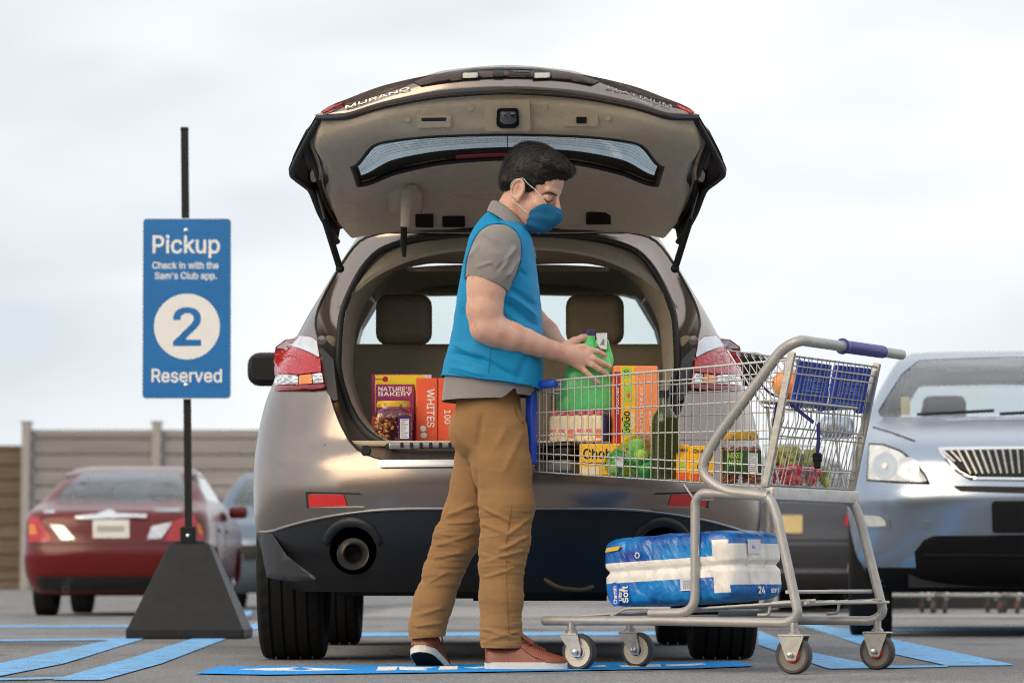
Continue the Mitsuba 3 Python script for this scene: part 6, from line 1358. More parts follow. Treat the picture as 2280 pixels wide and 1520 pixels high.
# drink pack on the trays
k = thing('drink_pack', 'cream coloured multipack of small drink bottles with pink caps', 'drink pack'); b0_ = P(1292, 985, 11.13); fr_ = unit(V(1, -.30, 0)); fd_ = unit(V(.30, 1, 0))
b0_[2] = p0[2] + .100
part(k, 'wrap', xf(rbox(.190, .11, .088, .012, 3), frame(b0_ + V(0, 0, .045), fr_, fd_, (0, 0, 1))), 'c_cream', 30)
for j in range(6):
    c = b0_ + fr_ * (-.079 + .0316 * j) - fd_ * .043; part(k, 'cap', move(lathe([(0, 0), (.0125, 0), (.013, .013), (0, .014)], 16), c + V(0, 0, .089)), 'c_pink', 30)
    part(k, 'bottle', move(lathe([(0.0, 0), (.0145, 0), (.0152, .02), (.0140, .045), (.0152, .070), (.011, .084), (0, .085)], 18), c - fd_ * .005), 'c_cream', 40)
    if j in (2, 5): part(k, 'fruit_print', plate(Point(0, 0).buffer(.011), c - fd_ * .0205 + V(0, 0, .020), fr_, (0, 0, 1), .0008), 'c_apricot', False)
part(k, 'bottle_label', cat([plate(rect(-.010, .030, .010, .040), b0_ + fr_ * (-.079 + .0316 * j) - fd_ * .0638, fr_, (0, 0, 1), .0008) for j in range(6)]), 'c_pink', False, kind='stuff')
part(k, 'end_band', xf(rbox(.016, .112, .090, .006, 2), frame(b0_ + fr_ * .098 + V(0, 0, .045), fr_, fd_, (0, 0, 1))), 'c_navy', 30)
# tall pouch box
bo, ub = inb(1414, 1050, .20); bo = P(1417, 1050, 11.06); bo[2] = floor_z(ub) + .075
hh = P(0, 814, 11.06)[2] - bo[2]; phi = .16; k, o, r, d = pkg('pouch_box', 'tall orange and yellow box of fruit pouches beside the green jug', 'box', bo, .150, .10, hh, phi, 'c_peach')
w = .150; nrm = np.cross(r, V(0, 0, 1)); Q = lambda x0, z0, x1, z1, mm, nm='panel', t=.0006, e=0: part(k, nm, fpl(o + nrm * e, r, d, x0, z0, x1, z1, t), mm, False)
Q(.0, .0, .022, hh * .93, 'c_dkred'); Q(.022, .0, .070, hh, 'c_yellow'); Q(.026, hh - .045, .060, hh - .006, 'c_lime', 'badge', .0006, .0007)
part(k, 'badge', cat([plate(rect(.034, hh - .125, .062, hh - .055).buffer(-.006).buffer(.006), o + nrm * .0007, r, (0, 0, 1), .0006)]), 'c_lime', False); part(k, 'badge', plate(Polygon([(.040, hh * .20), (.052, hh * .22), (.050, hh * .38), (.038, hh * .36)]).buffer(.006), o + nrm * .0007, r, (0, 0, 1), .0006), 'c_lime', False)
part(k, 'number', ftx('20', .016, o + nrm * .0008, r, .0485, hh - .024, .020, vert=1), 'c_black', False); part(k, 'lettering', ftx('GoGo', .026, o + nrm * .0014, r, .052, hh * .36, .075, vert=1), 'c_dkgreen', False, label='green lettering reading upwards')
[part(k, 'lettering', m_, 'c_white', False) for m_ in (ftx('Squeez', .013, o + nrm * .0008, r, .068, hh * .38, .06, vert=1), ftx('FRUIT ON THE GO', .009, o + nrm * .0008, r, .098, hh * .48, .16, vert=1), ftx('APPLE', .008, o + nrm * .0008, r, .128, hh * .40, .05, vert=1), ftx('12 POUCHES', .008, o + nrm * .0008, r, .015, hh * .6, .09, vert=1),)]; part(k, 'fruit_print', plate(Point(.050, hh * .66).buffer(.008), o + nrm * .0014, r, (0, 0, 1), .0005), 'c_orange', False)
part(k, 'fruit_print', plate(Polygon([(.075, .03), (.148, .02), (.148, .075), (.105, .062)]).buffer(.003), o + nrm * .0007, r, (0, 0, 1), .0006), 'c_apricot', False)
# carton that carries it
bo, u = inb(1353, 1055, .11); hh = .105; k, o, r, d = pkg('yogurt_case', 'low yellow carton with big black lettering behind the green bag', 'box', bo, .190, .16, hh, phiC * .25, 'c_yellow')
[part(k, 'lettering', m_, 'c_black', False) for m_ in (ftx('Chobani', .032, o, r, .088, .056, .150), ftx('Greek yogurt', .009, o, r, .050, .036, .080),)]; part(k, 'label', fpl(o, r, d, .004, .004, .066, .028), 'c_cream', False)
# green bag of limes
bo, u = inb(1408, 1060, .075); k = thing('produce_bag', 'clear green mesh bag full of limes and avocados', 'bag'); g_ = np.random.default_rng(9); fr = []
for j in range(13):
    q = bo + V(g_.uniform(-.062, .055), g_.uniform(-.01, .05), .026 + .036 * (j // 6) + g_.uniform(-.006, .006)); fm = trimesh.creation.icosphere(2, 1.0); fm.vertices *= np.array([.030, .026, .025]) * g_.uniform(.85, 1.1); fm.apply_transform(trimesh.transformations.random_rotation_matrix(g_.random(3))); part(k, 'lime', move(fm, q), ('c_lime', 'c_green', 'm_leafbag')[j % 3], True)
bag = SDF(bo - V(.12, .07, .02), bo + V(.12, .11, .17), .006)
bag.ell(bo + V(-.01, .02, .045), (.084, .055, .055), .02); bag.ell(bo + V(.02, .025, .085), (.065, .045, .045), .03); bag.cone(bo + V(.03, .03, .11), bo + V(.075, .03, .125), .03, .012, .03)
bm = fold(bag.mesh(), lambda v: .012 * fb(v, 26, 26, 26, 4, 31)); scene['m_bagfilm'] = {'type': 'thindielectric', 'int_ior': 1.4, 'specular_transmittance': {'type': 'rgb', 'value': [.62, .86, .60]}}
part(k, 'film', bm, 'm_bagfilm', True); part(k, 'tag', plate(rect(-.012, -.014, .012, .014), bo + V(-.045, -.045, .045), (1, 0, 0), (0, 0, 1), .001), 'c_paper', False)
# oil bottle
bo, u = inb(1480, 1066, .085); k = thing('oil_bottle', 'tall dark green bottle of olive oil with black cap', 'bottle'); s_ = (P(0, 868, bo[1])[2] - bo[2]) / .305
pr = lambda L: [(a * s_, b * s_) for a, b in L]; wd = .0415 / s_
part(k, 'glass', move(lathe(pr([(0, 0), (wd * .95, 0), (wd, .006), (wd, .195), (wd * .93, .215), (wd * .55, .240), (.0155, .256), (.0145, .285)]), 40), bo), 'm_oilbottle', 50)
part(k, 'oil', move(lathe(pr([(wd * 1.004, .012), (wd * 1.006, .186), (wd * .99, .198)]), 40, close=False), bo), 'm_oil', 50, label='green oil filling the bottle')
part(k, 'cap', move(lathe(pr([(0, .278), (.018, .278), (.018, .303), (0, .305)]), 24), bo), 'c_black', 30)
part(k, 'label', plate(rect(-.012, .085, .030, .20), bo + V(.012, -wd * s_ * .985, 0), (1, 0, 0), (0, 0, 1), .0006), 'm_oil', False)
# small yogurt boxes
for i, (x0, x1, y0_, y1_, ww, lab) in enumerate(((1504, 1536, 989, 1072, .10, 'small yellow carton right of the oil bottle'), (1536, 1590, 992, 1068, .11, 'small yellow carton with black spout print beside the side tube'))):
    bo, u = inb((x0 + x1) / 2, y1_, ww); Y = bo[1]; w = (x1 - x0) * Y / F; hh = P(0, y0_, Y)[2] - bo[2]; k, o, r, d = pkg('yogurt_box', lab, 'box', bo, w, .07, hh, -.04, 'c_yellow', 'small yellow yogurt cartons in the cart')
    part(k, 'lettering', ftx('Chobani', .012, o, r, w * .5, hh * .80, w * .7), 'c_black', False); part(k, 'fruit_print', plate(Point(w * .45, hh * .42).buffer(.012), o - V(0, .0006, 0), r, (0, 0, 1), .0006), 'c_lime' if i == 0 else 'c_black', False); part(k, 'label', fpl(o, r, d, .003, .003, w - .003, hh * .22), 'c_orange', False)
# nut jar in the cart
bo, u = inb(1650, 1074, .115); k, rx, zs = nutjar('clear jar of mixed nuts with green label at the rear of the cart', bo, .128, P(0, 963, bo[1])[2] - bo[2], 8, 0)
lw = np.array([sq_ring(bo, rx * 1.006, rx * 1.006, z) for z in (.030, zs * .80)]); a0 = np.arange(64); nl = unit(V(.0, -1, 0)); ii = np.arange(35, 62); part(k, 'label', loft(lw[:, ii]), 'c_dkgreen', 60); o = bo + V(0, -rx * 1.012, 0)
[part(k, 'lettering', m_, 'c_lime', False) for m_ in (text('MIXED', .017, o + V(-.022, -.001, .082), (1, 0, 0), (0, 0, 1), .0006, True, width=.046), text('NUTS', .017, o + V(-.022, -.001, .058), (1, 0, 0), (0, 0, 1), .0006, True, width=.042),)]; part(k, 'facts_panel', plate(rect(.018, .034, .050, .098), o - V(0, .001, 0), (1, 0, 0), (0, 0, 1), .0006), 'c_paper', False); part(k, 'print', fine_print(o - V(0, .0018, 0), V(1, 0, 0), .021, .038, .047, .092, 9, 4), 'c_grey', False)
# grapes and strawberries in clear punnets
def punnet(name, lab, cx, cy, wi, w, hgt, n, rad, mm, seed, lift):
    bo, u = inb(cx, cy, wi); bo = bo + V(0, 0, lift); k = thing(name, lab, 'fruit punnet'); rx_, ry_ = w / 2, .055
    part(k, 'tub', xf(loft(np.array([sq_ring(V(0, 0, 0), rx_ * f, ry_ * f, z, e=2 / 6) for f, z in ((.86, 0), (.92, .004), (1, hgt), (1.03, hgt + .002))]), closed=True), frame(bo, cn_, -ca_ * -1, (0, 0, 1))), 'm_clear', 40); g2 = np.random.default_rng(seed); ms = []
    for j in range(n):
        m = trimesh.creation.icosphere(2, 1.0); m.vertices *= rad * g2.uniform(.85, 1.1) * np.array([1, 1, 1.18]); m.apply_transform(trimesh.transformations.random_rotation_matrix(g2.random(3))); q = bo + cn_ * g2.uniform(-rx_ * .88, rx_ * .88) + ca_ * g2.uniform(-ry_ * .8, ry_ * .8) + V(0, 0, rad + (hgt + .004 - rad) * g2.uniform(0, 1)); ms.append(move(m, q))
    part(k, 'fruit', cat(ms), mm, True, kind='stuff'); part(k, 'lid', xf(loft(np.array([sq_ring(V(0, 0, 0), rx_ * f, ry_ * f, z, e=2 / 6) for f, z in ((1.03, hgt + .004), (1.0, hgt + .012), (.5, hgt + .016), (.05, hgt + .016))]), closed=True), frame(bo, cn_, ca_, (0, 0, 1))), 'm_clear', 40)
mat('m_grape', mikit.proc(lambda p, n, uv: MX(sr(150, 165, 60), sr(190, 196, 90), N(p.x * 50, p.y * 50, p.z * 50))), 0.2, spec=.5, coat=.5); mat('m_berry', mikit.proc(lambda p, n, uv: MX(sr(186, 22, 44), sr(226, 70, 84), SS(.6, .85, N(p.x * 260, p.y * 260, p.z * 260)))), 0.3, spec=.5, coat=.4)
punnet('strawberry_punnet', 'clear punnet of red strawberries at the rear of the cart', 1762, 1083, .26, .26, .055, 42, .0165, 'm_berry', 2, .0); punnet('grape_punnet', 'clear punnet of green grapes on top of the strawberries', 1768, 1047, .30, .27, .060, 90, .0115, 'm_grape', 3, .064)
part_bo, u = inb(1822, 1083, .44); k = thing('grape_bunch', 'loose bunch of green grapes beside the strawberries', 'grapes'); g2 = np.random.default_rng(4); part(k, 'grape', cat([move(trimesh.creation.icosphere(2, .0115), part_bo + V(g2.uniform(-.03, .03), g2.uniform(-.02, .02), .012 + g2.uniform(0, .05))) for _ in range(26)]), 'm_grape', True, kind='stuff')
# melon in the child seat
mo_, u = CP(*NP(1757, 892, .28), .28), 0; m = trimesh.creation.icosphere(4, 1.0); th_ = np.arctan2(m.vertices[:, 1], m.vertices[:, 0]); m.vertices *= (np.array([.058, .058, .052]) * (1 + .035 * np.cos(th_ * 9))[:, None]); k = thing('melon', 'ribbed orange melon lying in the child seat of the cart', 'melon'); part(k, 'fruit', move(m, mo_ + V(.002, 0, .052)), 'm_melon', True); part(k, 'stalk', rod(mo_ + V(0, 0, .10), mo_ + V(.006, 0, .114), .006), 'c_dkgreen', 40)
# ---- green jug in his hands
JY = YM + .005; k = thing('green_jug', 'bright green plastic jug with dark cap held in both hands', 'jug')
def jugb():
    Z = SDF((-.02 + .12, JY - .12, .82), (.38, JY + .12, 1.14), .004)
    lev = [(914, 1241, 1364), (900, 1240, 1366), (870, 1247, 1366), (840, 1256, 1365), (815, 1264, 1362), (795, 1272, 1356), (780, 1281, 1330), (765, 1290, 1325), (748, 1297, 1325)]
    rows = []
    for py, x0, x1 in lev:
        a, b = P(x0, py, JY), P(x1, py, JY); c = (a + b) / 2; rx_ = (b[0] - a[0]) / 2; ry_ = min(rx_ * .8, .054) if py > 790 else rx_ * .98; rows.append((c, rx_, ry_))
    zz_ = np.array([r_[0][2] for r_ in rows]); t_ = np.linspace(zz_[0], zz_[-1], 44); cx = Pchip(zz_, [r_[0][0] for r_ in rows])(t_); rx_ = Pchip(zz_, [r_[1] for r_ in rows])(t_); ry_ = Pchip(zz_, [r_[2] for r_ in rows])(t_)
    R = []
    for q, (z, x, a, b) in enumerate(zip(t_, cx, rx_, ry_)):
        e = 2 / (3.2 if z < 1.0 else 2.2); f = 1 - .06 * max(0, 1 - q / 2.5); an = np.linspace(0, 2 * np.pi, 56, endpoint=False); R.append(np.stack([x + f * a * np.sign(np.cos(an)) * np.abs(np.cos(an)) ** e, JY + f * b * np.sign(np.sin(an)) * np.abs(np.sin(an)) ** e, an * 0 + z], 1))
    R = np.array(R); tilt = .0 ; return loft(R, closed=True, caps=True)
part(k, 'body', jugb(), 'm_jug', 40)
part(k, 'cap', move(lathe([(0, 0), (.0205, 0), (.0205, .017), (.019, .0195), (0, .0195)], 32), P(1312, 747, JY)), 'm_jugcap', 30); part(k, 'cap_ridges', cat([box(*(P(1312, 747, JY) + V(.0207 * math.cos(a), .0207 * math.sin(a), .0085)), .0015, .0015, .015) for a in np.linspace(0, 2 * np.pi, 40, endpoint=False)]), 'm_jugcap', False, kind='stuff')
hd_ = [P(x, y, JY) for x, y in ((1327, 772), (1336, 757), (1347, 757), (1353, 775), (1358, 800), (1356, 812))]; part(k, 'jug_handle', tube(spline(hd_, 24), np.interp(np.arange(24), [0, 12, 23], [.010, .009, .013]), 12), 'm_jug', 60)
lb_ = [P(x, y, JY - .022) for x, y in ((1327, 742), (1352, 741), (1351, 778), (1337, 776), (1330, 765))]; o = np.mean(lb_, 0); part(k, 'tag', plate(Polygon([((q - o)[0], (q - o)[2]) for q in lb_]).buffer(-.002).buffer(.002), o, (1, 0, 0), (0, 0, 1), .003), 'c_paper', False, label='white tag at the neck of the jug'); part(k, 'tag_print', plate(Polygon([(-.006, -.012), (.010, -.012), (.010, .004), (.004, .010), (.0, -.002)]), o - V(0, .0008, 0), (1, 0, 0), (0, 0, 1), .003), 'c_grey', False)
# ---- toilet paper pack on the lower rack
k = thing('paper_pack', 'blue and white plastic pack of toilet rolls on the lower rack of the cart', 'toilet paper pack')
A0, A1 = P(1340, 1353, 10.94), P(1628, 1336, 10.61)
xr = unit((A1 - A0)); yb = unit(np.cross([0, 0, 1], xr)); zu = np.cross(xr, yb)
Lx, Ly, Lz = np.linalg.norm(A1 - A0) + .012, .315, .230
M = frame(A0 - xr * .004, xr, yb, zu)
def tp_print(p, n, uv):
    q = [p.x - float(M[0, 3]), p.y - float(M[1, 3]), p.z - float(M[2, 3])]
    x, y, z = [sum(q[i] * float(M[i, j]) for i in range(3)) for j in range(3)]
    w = .004 * FB(x * 30, y * 30, z * 30, 2); end = x > Lx - .020; t = z / Lz
    swirl = SS(.46, .5, dr.abs(dr.sin(x * 60 + 3 * dr.sin(z * 70))) * .52) * .25
    blue = MX(sr(8, 52, 150), sr(0, 128, 204), SS(.15, .75, FB(x * 9, y * 9, z * 13, 3))) ; blue = MX(blue, sr(40, 150, 220), swirl * (1 - SS(.30, .34, t)))
    lo_, hi_ = dr.select(end, .225, .345), dr.select(end, .80, .635); near_ = (x > Lx - .075) & (x < Lx - .020); lo_ = dr.select(near_, .12, lo_); hi_ = dr.select(near_, .86, hi_)
    wt = SS(lo_ - .004, lo_ + .004, t + w) * (1 - SS(hi_ - .004, hi_ + .004, t + w))
    white = mi.Color3f(.80, .785, .75) * (.86 + .18 * FB(p.x * 18, p.y * 18, p.z * 18, 4))
    return MX(blue, white, wt)
mat('m_tp', mikit.proc(tp_print), .24, spec=.5, coat=.8, bump=mikit.proc(lambda p, n, uv: 0.010 * FB(p.x * 22 + p.z * 14, p.y * 22, p.z * 8, 4) + .004 * FB(p.x * 70 + p.z * 30, p.y * 70, p.z * 20, 3)), bs=1)
def softbox(e=8.0, seed=1, amp=.004):
    m = trimesh.creation.box((1, 1, 1))
    for _ in range(6): m = m.subdivide()
    v = m.vertices * 2; v = v / ((np.abs(v) ** e).sum(1) ** (1 / e))[:, None]; v = (v * .5 + .5) * np.array([Lx, Ly, Lz]); m.vertices = v; n_ = normals(m)
    cr = lambda s: np.exp(-(s / .010) ** 2)
    fx_, fy_ = np.abs(n_[:, 0]), np.abs(n_[:, 1]); d = amp * 2 * (meshkit.fbm(v * np.array([16, 16, 10]), 4, seed) - .5)
    d -= fx_ * (.014 * cr(v[:, 2] - Lz / 2) + .010 * sum(cr(v[:, 1] - Ly * k_ / 3) for k_ in (1, 2))) + fy_ * (.005 * cr(v[:, 2] - Lz / 2) + .003 * sum(cr(v[:, 0] - Lx * k_ / 5) for k_ in (1, 2, 3, 4))) + np.abs(n_[:, 2]) * .006 * sum(cr(v[:, 0] - Lx * k_ / 5) for k_ in (1, 2, 3, 4))
    m.vertices = v + n_ * d[:, None]; return m
part(k, 'wrap', xf(softbox(), M), 'm_tp', True, label='blue and white printed plastic wrap')
def fp(x, z): return M[:3, 3] + xr * x + zu * z - yb * .0075
ic = [text('Ultra', .016, fp(.145, .026), zu * -1 if False else xr * .0 + zu, -xr, .001, True, width=.042), text('Soft', .024, fp(.168, .030), zu, -xr, .001, True, width=.052)]
[part(k, 'lettering', m_, 'c_white', False) for m_ in (text('Soft', .022, fp(.120, .040), zu, -xr, .001, True, width=.055), text('Ultra', .014, fp(.096, .040), zu, -xr, .001, True, width=.040), text('Charmin', .014, fp(.074, .040), zu, -xr, .001, True, width=.058),)]
part(k, 'oval', plate(Polygon([(.066 + .024 * math.cos(a), .042 + .040 * math.sin(a)) for a in np.linspace(0, 2 * np.pi, 32)]), M[:3, 3] - yb * .0062, xr, zu, .001), 'c_tpblue', False)
part(k, 'barcode_panel', plate(rect(.335, .040, .405, .078), M[:3, 3] - yb * .007, xr, zu, .001), 'c_paper', False); part(k, 'barcode', cat([plate(rect(.345 + j * .0028, .044, .3462 + j * .0028, .074), M[:3, 3] - yb * .0082, xr, zu, .0006) for j in range(19)]), 'c_grey', False, kind='stuff')
part(k, 'info_panel', plate(rect(.390, .150, .415, .195), M[:3, 3] - yb * .007, xr, zu, .001), 'c_paper', False); part(k, 'ring_print', plate(Point(.165, .165).buffer(.010).difference(Point(.165, .165).buffer(.007)), M[:3, 3] - yb * .0072, xr, zu, .001), 'c_white', False)
part(k, 'corner_flash', plate(Polygon([(.040, .196), (.098, .200), (.086, .186), (.032, .182)]), M[:3, 3] - yb * .0055, xr, zu, .001), 'c_gold', False, label='yellow corner flash')
ef = M[:3, 3] + xr * (Lx + .005); er_, eu_ = yb, zu
part(k, 'end_panel', plate(rect(.09, .150, .16, .196), ef, er_, eu_, .001), 'c_paper', False); [part(k, 'end_lettering', m_, 'c_white', False) for m_ in (text('24', .022, ef + yb * .155 + zu * .022, er_, eu_, .001, True), text('SOFT', .013, ef + yb * .23 + zu * .024, er_, eu_, .001, True))]; part(k, 'end_lettering', text('4=', .012, ef + yb * .12 + zu * .166, er_, eu_, .0016, True), 'c_black', False)
# ================================================================ the other parked vehicles
def paint(k, c, rough=.25, metal=.6): mat(k, c, rough, metal, .5, coat=1.0, cg=.98)
scene['p_red'] = {'type': 'twosided', 'bsdf': {'type': 'roughplastic', 'alpha': .05, 'diffuse_reflectance': {'type': 'rgb', 'value': [.25, .017, .019]}, 'nonlinear': True}}; paint('p_blue', (.13, .175, .24), .28, .6); paint('p_dark', (.060, .060, .066), .25, .6); paint('p_silver', (.345, .41, .50), .24, .8)
mat('m_plate', (.66, .66, .62), .5); mat('m_plateyel', (.55, .43, .20), .5); mat('m_inside', (.05, .05, .052), .8); mat('m_seatlight', (.36, .36, .33), .7)
mat('m_headlamp', mikit.proc(lambda p, n, uv: mi.Color3f(.66, .67, .66) * (.75 + .4 * N(p.x * 24, p.y * 24, p.z * 24))), .1, .2, .6, coat=1.0); mat('m_reflectorbowl', (.62, .63, .64), .15, .9)
scene['m_carglass'] = {'type': 'thindielectric', 'specular_transmittance': {'type': 'rgb', 'value': [.76, .82, .84]}}
SED = [(.20, .30, 4.62, .78, .5, .5), (.30, .12, 4.74, .86, .55, .6), (.45, .03, 4.82, .90, .55, .65), (.60, .0, 4.84, .91, .55, .65), (.75, .04, 4.80, .91, .55, .65), (.90, .06, 4.60, .90, .5, .6), (.99, .12, 4.05, .87, .5, .5), (1.035, .35, 3.65, .85, .45, .4), (1.075, .66, 3.42, .83, .4, .4), (1.20, .95, 3.12, .76, .35, .35), (1.33, 1.30, 2.78, .69, .3, .3), (1.42, 1.68, 2.42, .62, .25, .25), (1.46, 1.98, 2.20, .48, .15, .15)]
scene['m_sedanglass'] = {'type': 'thindielectric', 'specular_transmittance': {'type': 'rgb', 'value': [.16, .36, .46]}}
def hollow(name, lab, lev, o, face, pm, ws, wr, sidew, cab=(.62, None), wheels=None, glass='m_sedanglass', yaw=(0, 0), inside='m_inside', floor=.5, rim='m_alloy', clip=None):
    car = Car(lev, o, face, 2.8); car.yaw, car.piv = yaw; k = thing(name, lab, 'car'); zt = car.z1
    body = car.solid(0, step=.03, m=20); cabin = car.solid(.05, floor, zt - .045, .05, 14) ^ m3.Manifold.cube((3, clip[1] - clip[0], 3)).translate((-1.5, clip[0], 0))
    cuts = [cutY(wr, -.5, 2.1), cutY(ws, 2.2, 6.0), cutX(sidew, -1.5, 1.5)]
    body = body - cabin
    for c in cuts: body = body - c
    ax_, tr_, r_, w_ = wheels
    for sx in (-1, 1):
        for ya in ax_: body = body - m3.Manifold.cylinder(.5, r_ + .055, circular_segments=40).rotate((0, 90, 0)).translate((sx * .93 - .25, ya, r_))
    part_n(k, 'body', car.xfm(body), pm, 30)
    lin = cabin - car.solid(.064, floor - .01, zt - .060, .05, 14)
    for c in cuts: lin = lin - c
    part_n(k, 'lining', car.xfm(lin), inside, 30)
    part(k, 'rear_window', car.xfm(sheet(wr, lambda x, z: car.yR(x, z) + .012, .08)), glass, True); part(k, 'windscreen', car.xfm(sheet(ws, lambda x, z: car.yF(x, z) - .012, .08)), glass, True)
    for sx in (-1, 1): part(k, 'side_window', car.xfm(side_panel(car, sidew, sx, -.016, -.012, .12)), 'm_winglass', False)
    part(k, 'cabin_floor', car.xfm(box(0, (clip[0] + clip[1]) / 2, floor + .01, 1.3, clip[1] - clip[0] - .3, .02)), inside, False)
    for ya in (clip[0] + .55, clip[0] + 1.45):
        for sx in (-1, 1):
            part(k, 'seat', car.xfm(cat([soft(.50, .15, .55, .06, (sx * .36, ya, floor + .34), -.2 * 1), soft(.50, .5, .14, .05, (sx * .36, ya + .28, floor + .12))])), inside, 40); part(k, 'headrest', car.xfm(soft(.26, .10, .17, .045, (sx * .36, ya - .09, floor + .70))), inside, 40)
    add_wheels(car, k, ax_, tr_, r_, w_, rim, False)
    part(k, 'underbody', car.xfm(box(0, 2.4, .38, 1.2, 3.9, .24)), 'm_underbody', False)
    for sx in (-1, 1):
        q = V(sx * (float(car.side_x(clip[1] - .75, 1.0)) + .10), clip[1] - .75, car.z1 * .70); part(k, 'side_mirror', car.xfm(move(rbox(.20, .10, .13, .045, 3), q)), pm, 30); 
        for ys in (clip[0] + .45, clip[0] + 1.40): 
            z = np.linspace(.35, 1.0, 10); x = car.side_x(np.full(10, ys), z); part(k, 'door_seam', car.xfm(tube(np.stack([sx * (x + .0005), np.full(10, ys), z], 1), .005, 5)), 'm_seal', False); part(k, 'door_handle', car.xfm(soft(.03, .17, .03, .011, (sx * (float(car.side_x(ys + .2, .86)) + .005), ys + .2, .86))), pm, 40)
    return car, k
wsS = rpoly(mir([(0, 1.415), (.50, 1.405), (.66, 1.13), (.60, 1.10), (0, 1.09)]), .03); wrS = rpoly(mir([(0, 1.40), (.50, 1.39), (.68, 1.14), (.64, 1.105), (0, 1.095)]), .03); sdS = rpoly([(1.05, 1.12), (1.45, 1.36), (2.55, 1.36), (3.05, 1.12)], .04)
wheelsS = ((.98, 3.75), .765, .325, .215)
RDX, RDY = (256 - 1140) * 32.5 / F, 32.3
def stretch(lev, fz, fx): return [(z if z < .5 else .5 + (z - .5) * fz, a, b, w * fx, c, d) for z, a, b, w, c, d in lev]
def spoly(p, fz, fx=1): 
    q = np.array(p.exterior.coords); q[:, 1] = np.where(q[:, 1] < .5, q[:, 1], .5 + (q[:, 1] - .5) * fz); q[:, 0] *= fx; return Polygon(q)
SED2 = stretch(SED, 1.075, 1.02)
red, rk_ = hollow('red_sedan', 'dark red sedan seen from behind, parked by the grey fence', SED2, (RDX, RDY, -.055), 1, 'p_red', spoly(wsS, 1.075), spoly(wrS, 1.075), spoly(sdS, 1.075), wheels=wheelsS, clip=(.72, 3.6), floor=.55, inside='m_inside')
def RP(car, px, py, rear=True):
    Y = car.o[1] + .1 * car.face
    for _ in range(10):
        q = (P(px, py, Y) - car.o) * V(car.face, car.face, 1); Y = car.o[1] + car.face * float(car.yR(q[0], q[2]) if rear else car.yF(q[0], q[2]))
    return np.array([q[0], q[2]])
def onrear(car, k, nm, pts, mm, out=.012, r=.004, lab=None):
    q = np.array([RP(car, *p) for p in pts]); return part(k, nm, car.xfm(panel(rpoly(q, r), lambda x, z: car.yR(x, z), -out, .03, .08)), mm, 30, label=lab)
for pts in ([(66, 1147), (86, 1153), (116, 1198), (110, 1205), (64, 1206)], [(387, 1160), (430, 1143), (452, 1190), (452, 1203), (366, 1203)]): onrear(red, rk_, 'tail_lamp', pts, 'm_lamp_red')
for pts in ([(66, 1165), (78, 1168), (84, 1188), (65, 1190)], [(440, 1160), (448, 1172), (453, 1190), (442, 1188)]): onrear(red, rk_, 'turn_lamp', pts, 'm_lamp_amber', .016)
for pts in ([(112, 1167), (141, 1169), (168, 1200), (138, 1202)], [(338, 1171), (385, 1161), (359, 1198), (328, 1199)]): onrear(red, rk_, 'reversing_lamp', pts, 'm_lamp_clear', .016)
onrear(red, rk_, 'chrome_bar', [(167, 1147), (215, 1143), (245, 1133), (272, 1142), (328, 1144), (326, 1153), (169, 1156)], 'm_chrome', .03)
onrear(red, rk_, 'number_plate', [(207, 1156), (288, 1156), (288, 1197), (207, 1197)], 'm_plate', .018); onrear(red, rk_, 'plate_print', [(216, 1170), (278, 1170), (278, 1184), (216, 1184)], 'm_seatlight', .021)
onrear(red, rk_, 'bumper_seam', [(70, 1209), (448, 1208), (448, 1212), (70, 1213)], 'm_seal', .004); onrear(red, rk_, 'bumper_strip', [(72, 1222), (446, 1221), (446, 1227), (72, 1228)], 'p_red', .02)
onrear(red, rk_, 'badge', [(98, 1135), (122, 1135), (122, 1141), (98, 1141)], 'm_chrome', .008); onrear(red, rk_, 'badge', [(343, 1131), (402, 1131), (402, 1139), (343, 1139)], 'm_alloy', .008)
onrear(red, rk_, 'lower_valance', [(80, 1283), (440, 1283), (432, 1312), (88, 1312)], 'm_clad', .01)
part(rk_, 'exhaust_tip', red.xfm(lathe([(.025, 0), (.03, 0), (.03, .2)], 20, (0, 1, 0), (-.45, .02, .27), close=False)), 'm_chrome', 40)
blu, bk2 = hollow('blue_car', 'pale blue car half hidden between the red sedan and the brown car', stretch(SED, 1.30, 1.03), (-2.86, 44.8, -.055), -1, 'p_blue', spoly(wsS, 1.30), spoly(wrS, 1.30), spoly(sdS, 1.30), wheels=wheelsS, clip=(.72, 3.6), floor=.55)
def onfront(car, k, nm, xz, mm, out=.012, r=.004, lab=None, smooth=30): return part(k, nm, car.xfm(xf_flip(panel(rpoly(xz, r), lambda x, z: -car.yF(x, z), -out, .03, .035))), mm, smooth, label=lab)
def xf_flip(m): m = tm(m).copy(); m.vertices[:, 1] *= -1; m.faces = m.faces[:, ::-1]; return m
for sx in (-1, 1): onfront(blu, bk2, 'headlamp', np.array([(.48, .74), (.84, .78), (.80, .92), (.50, .88)])[::1 if sx > 0 else -1] * V(sx, 1), 'm_headlamp')
onfront(blu, bk2, 'grille', [(-.38, .60), (.38, .60), (.42, .78), (-.42, .78)], 'm_black')
drk, dk = hollow('dark_sedan', 'dark grey sedan with a yellow number plate, between the brown car and the silver one', SED, (607 * 29 / F, 29.0, 0), 1, 'p_dark', wsS, wrS, sdS, wheels=wheelsS, clip=(.72, 3.6), floor=.55)
onrear(drk, dk, 'number_plate', [(1709, 1146), (1786, 1146), (1786, 1186), (1709, 1186)], 'm_plateyel', .02, lab='yellow number plate'); onrear(drk, dk, 'bumper_strip', [(1560, 1267), (1930, 1267), (1930, 1275), (1560, 1275)], 'm_alloy', .02)
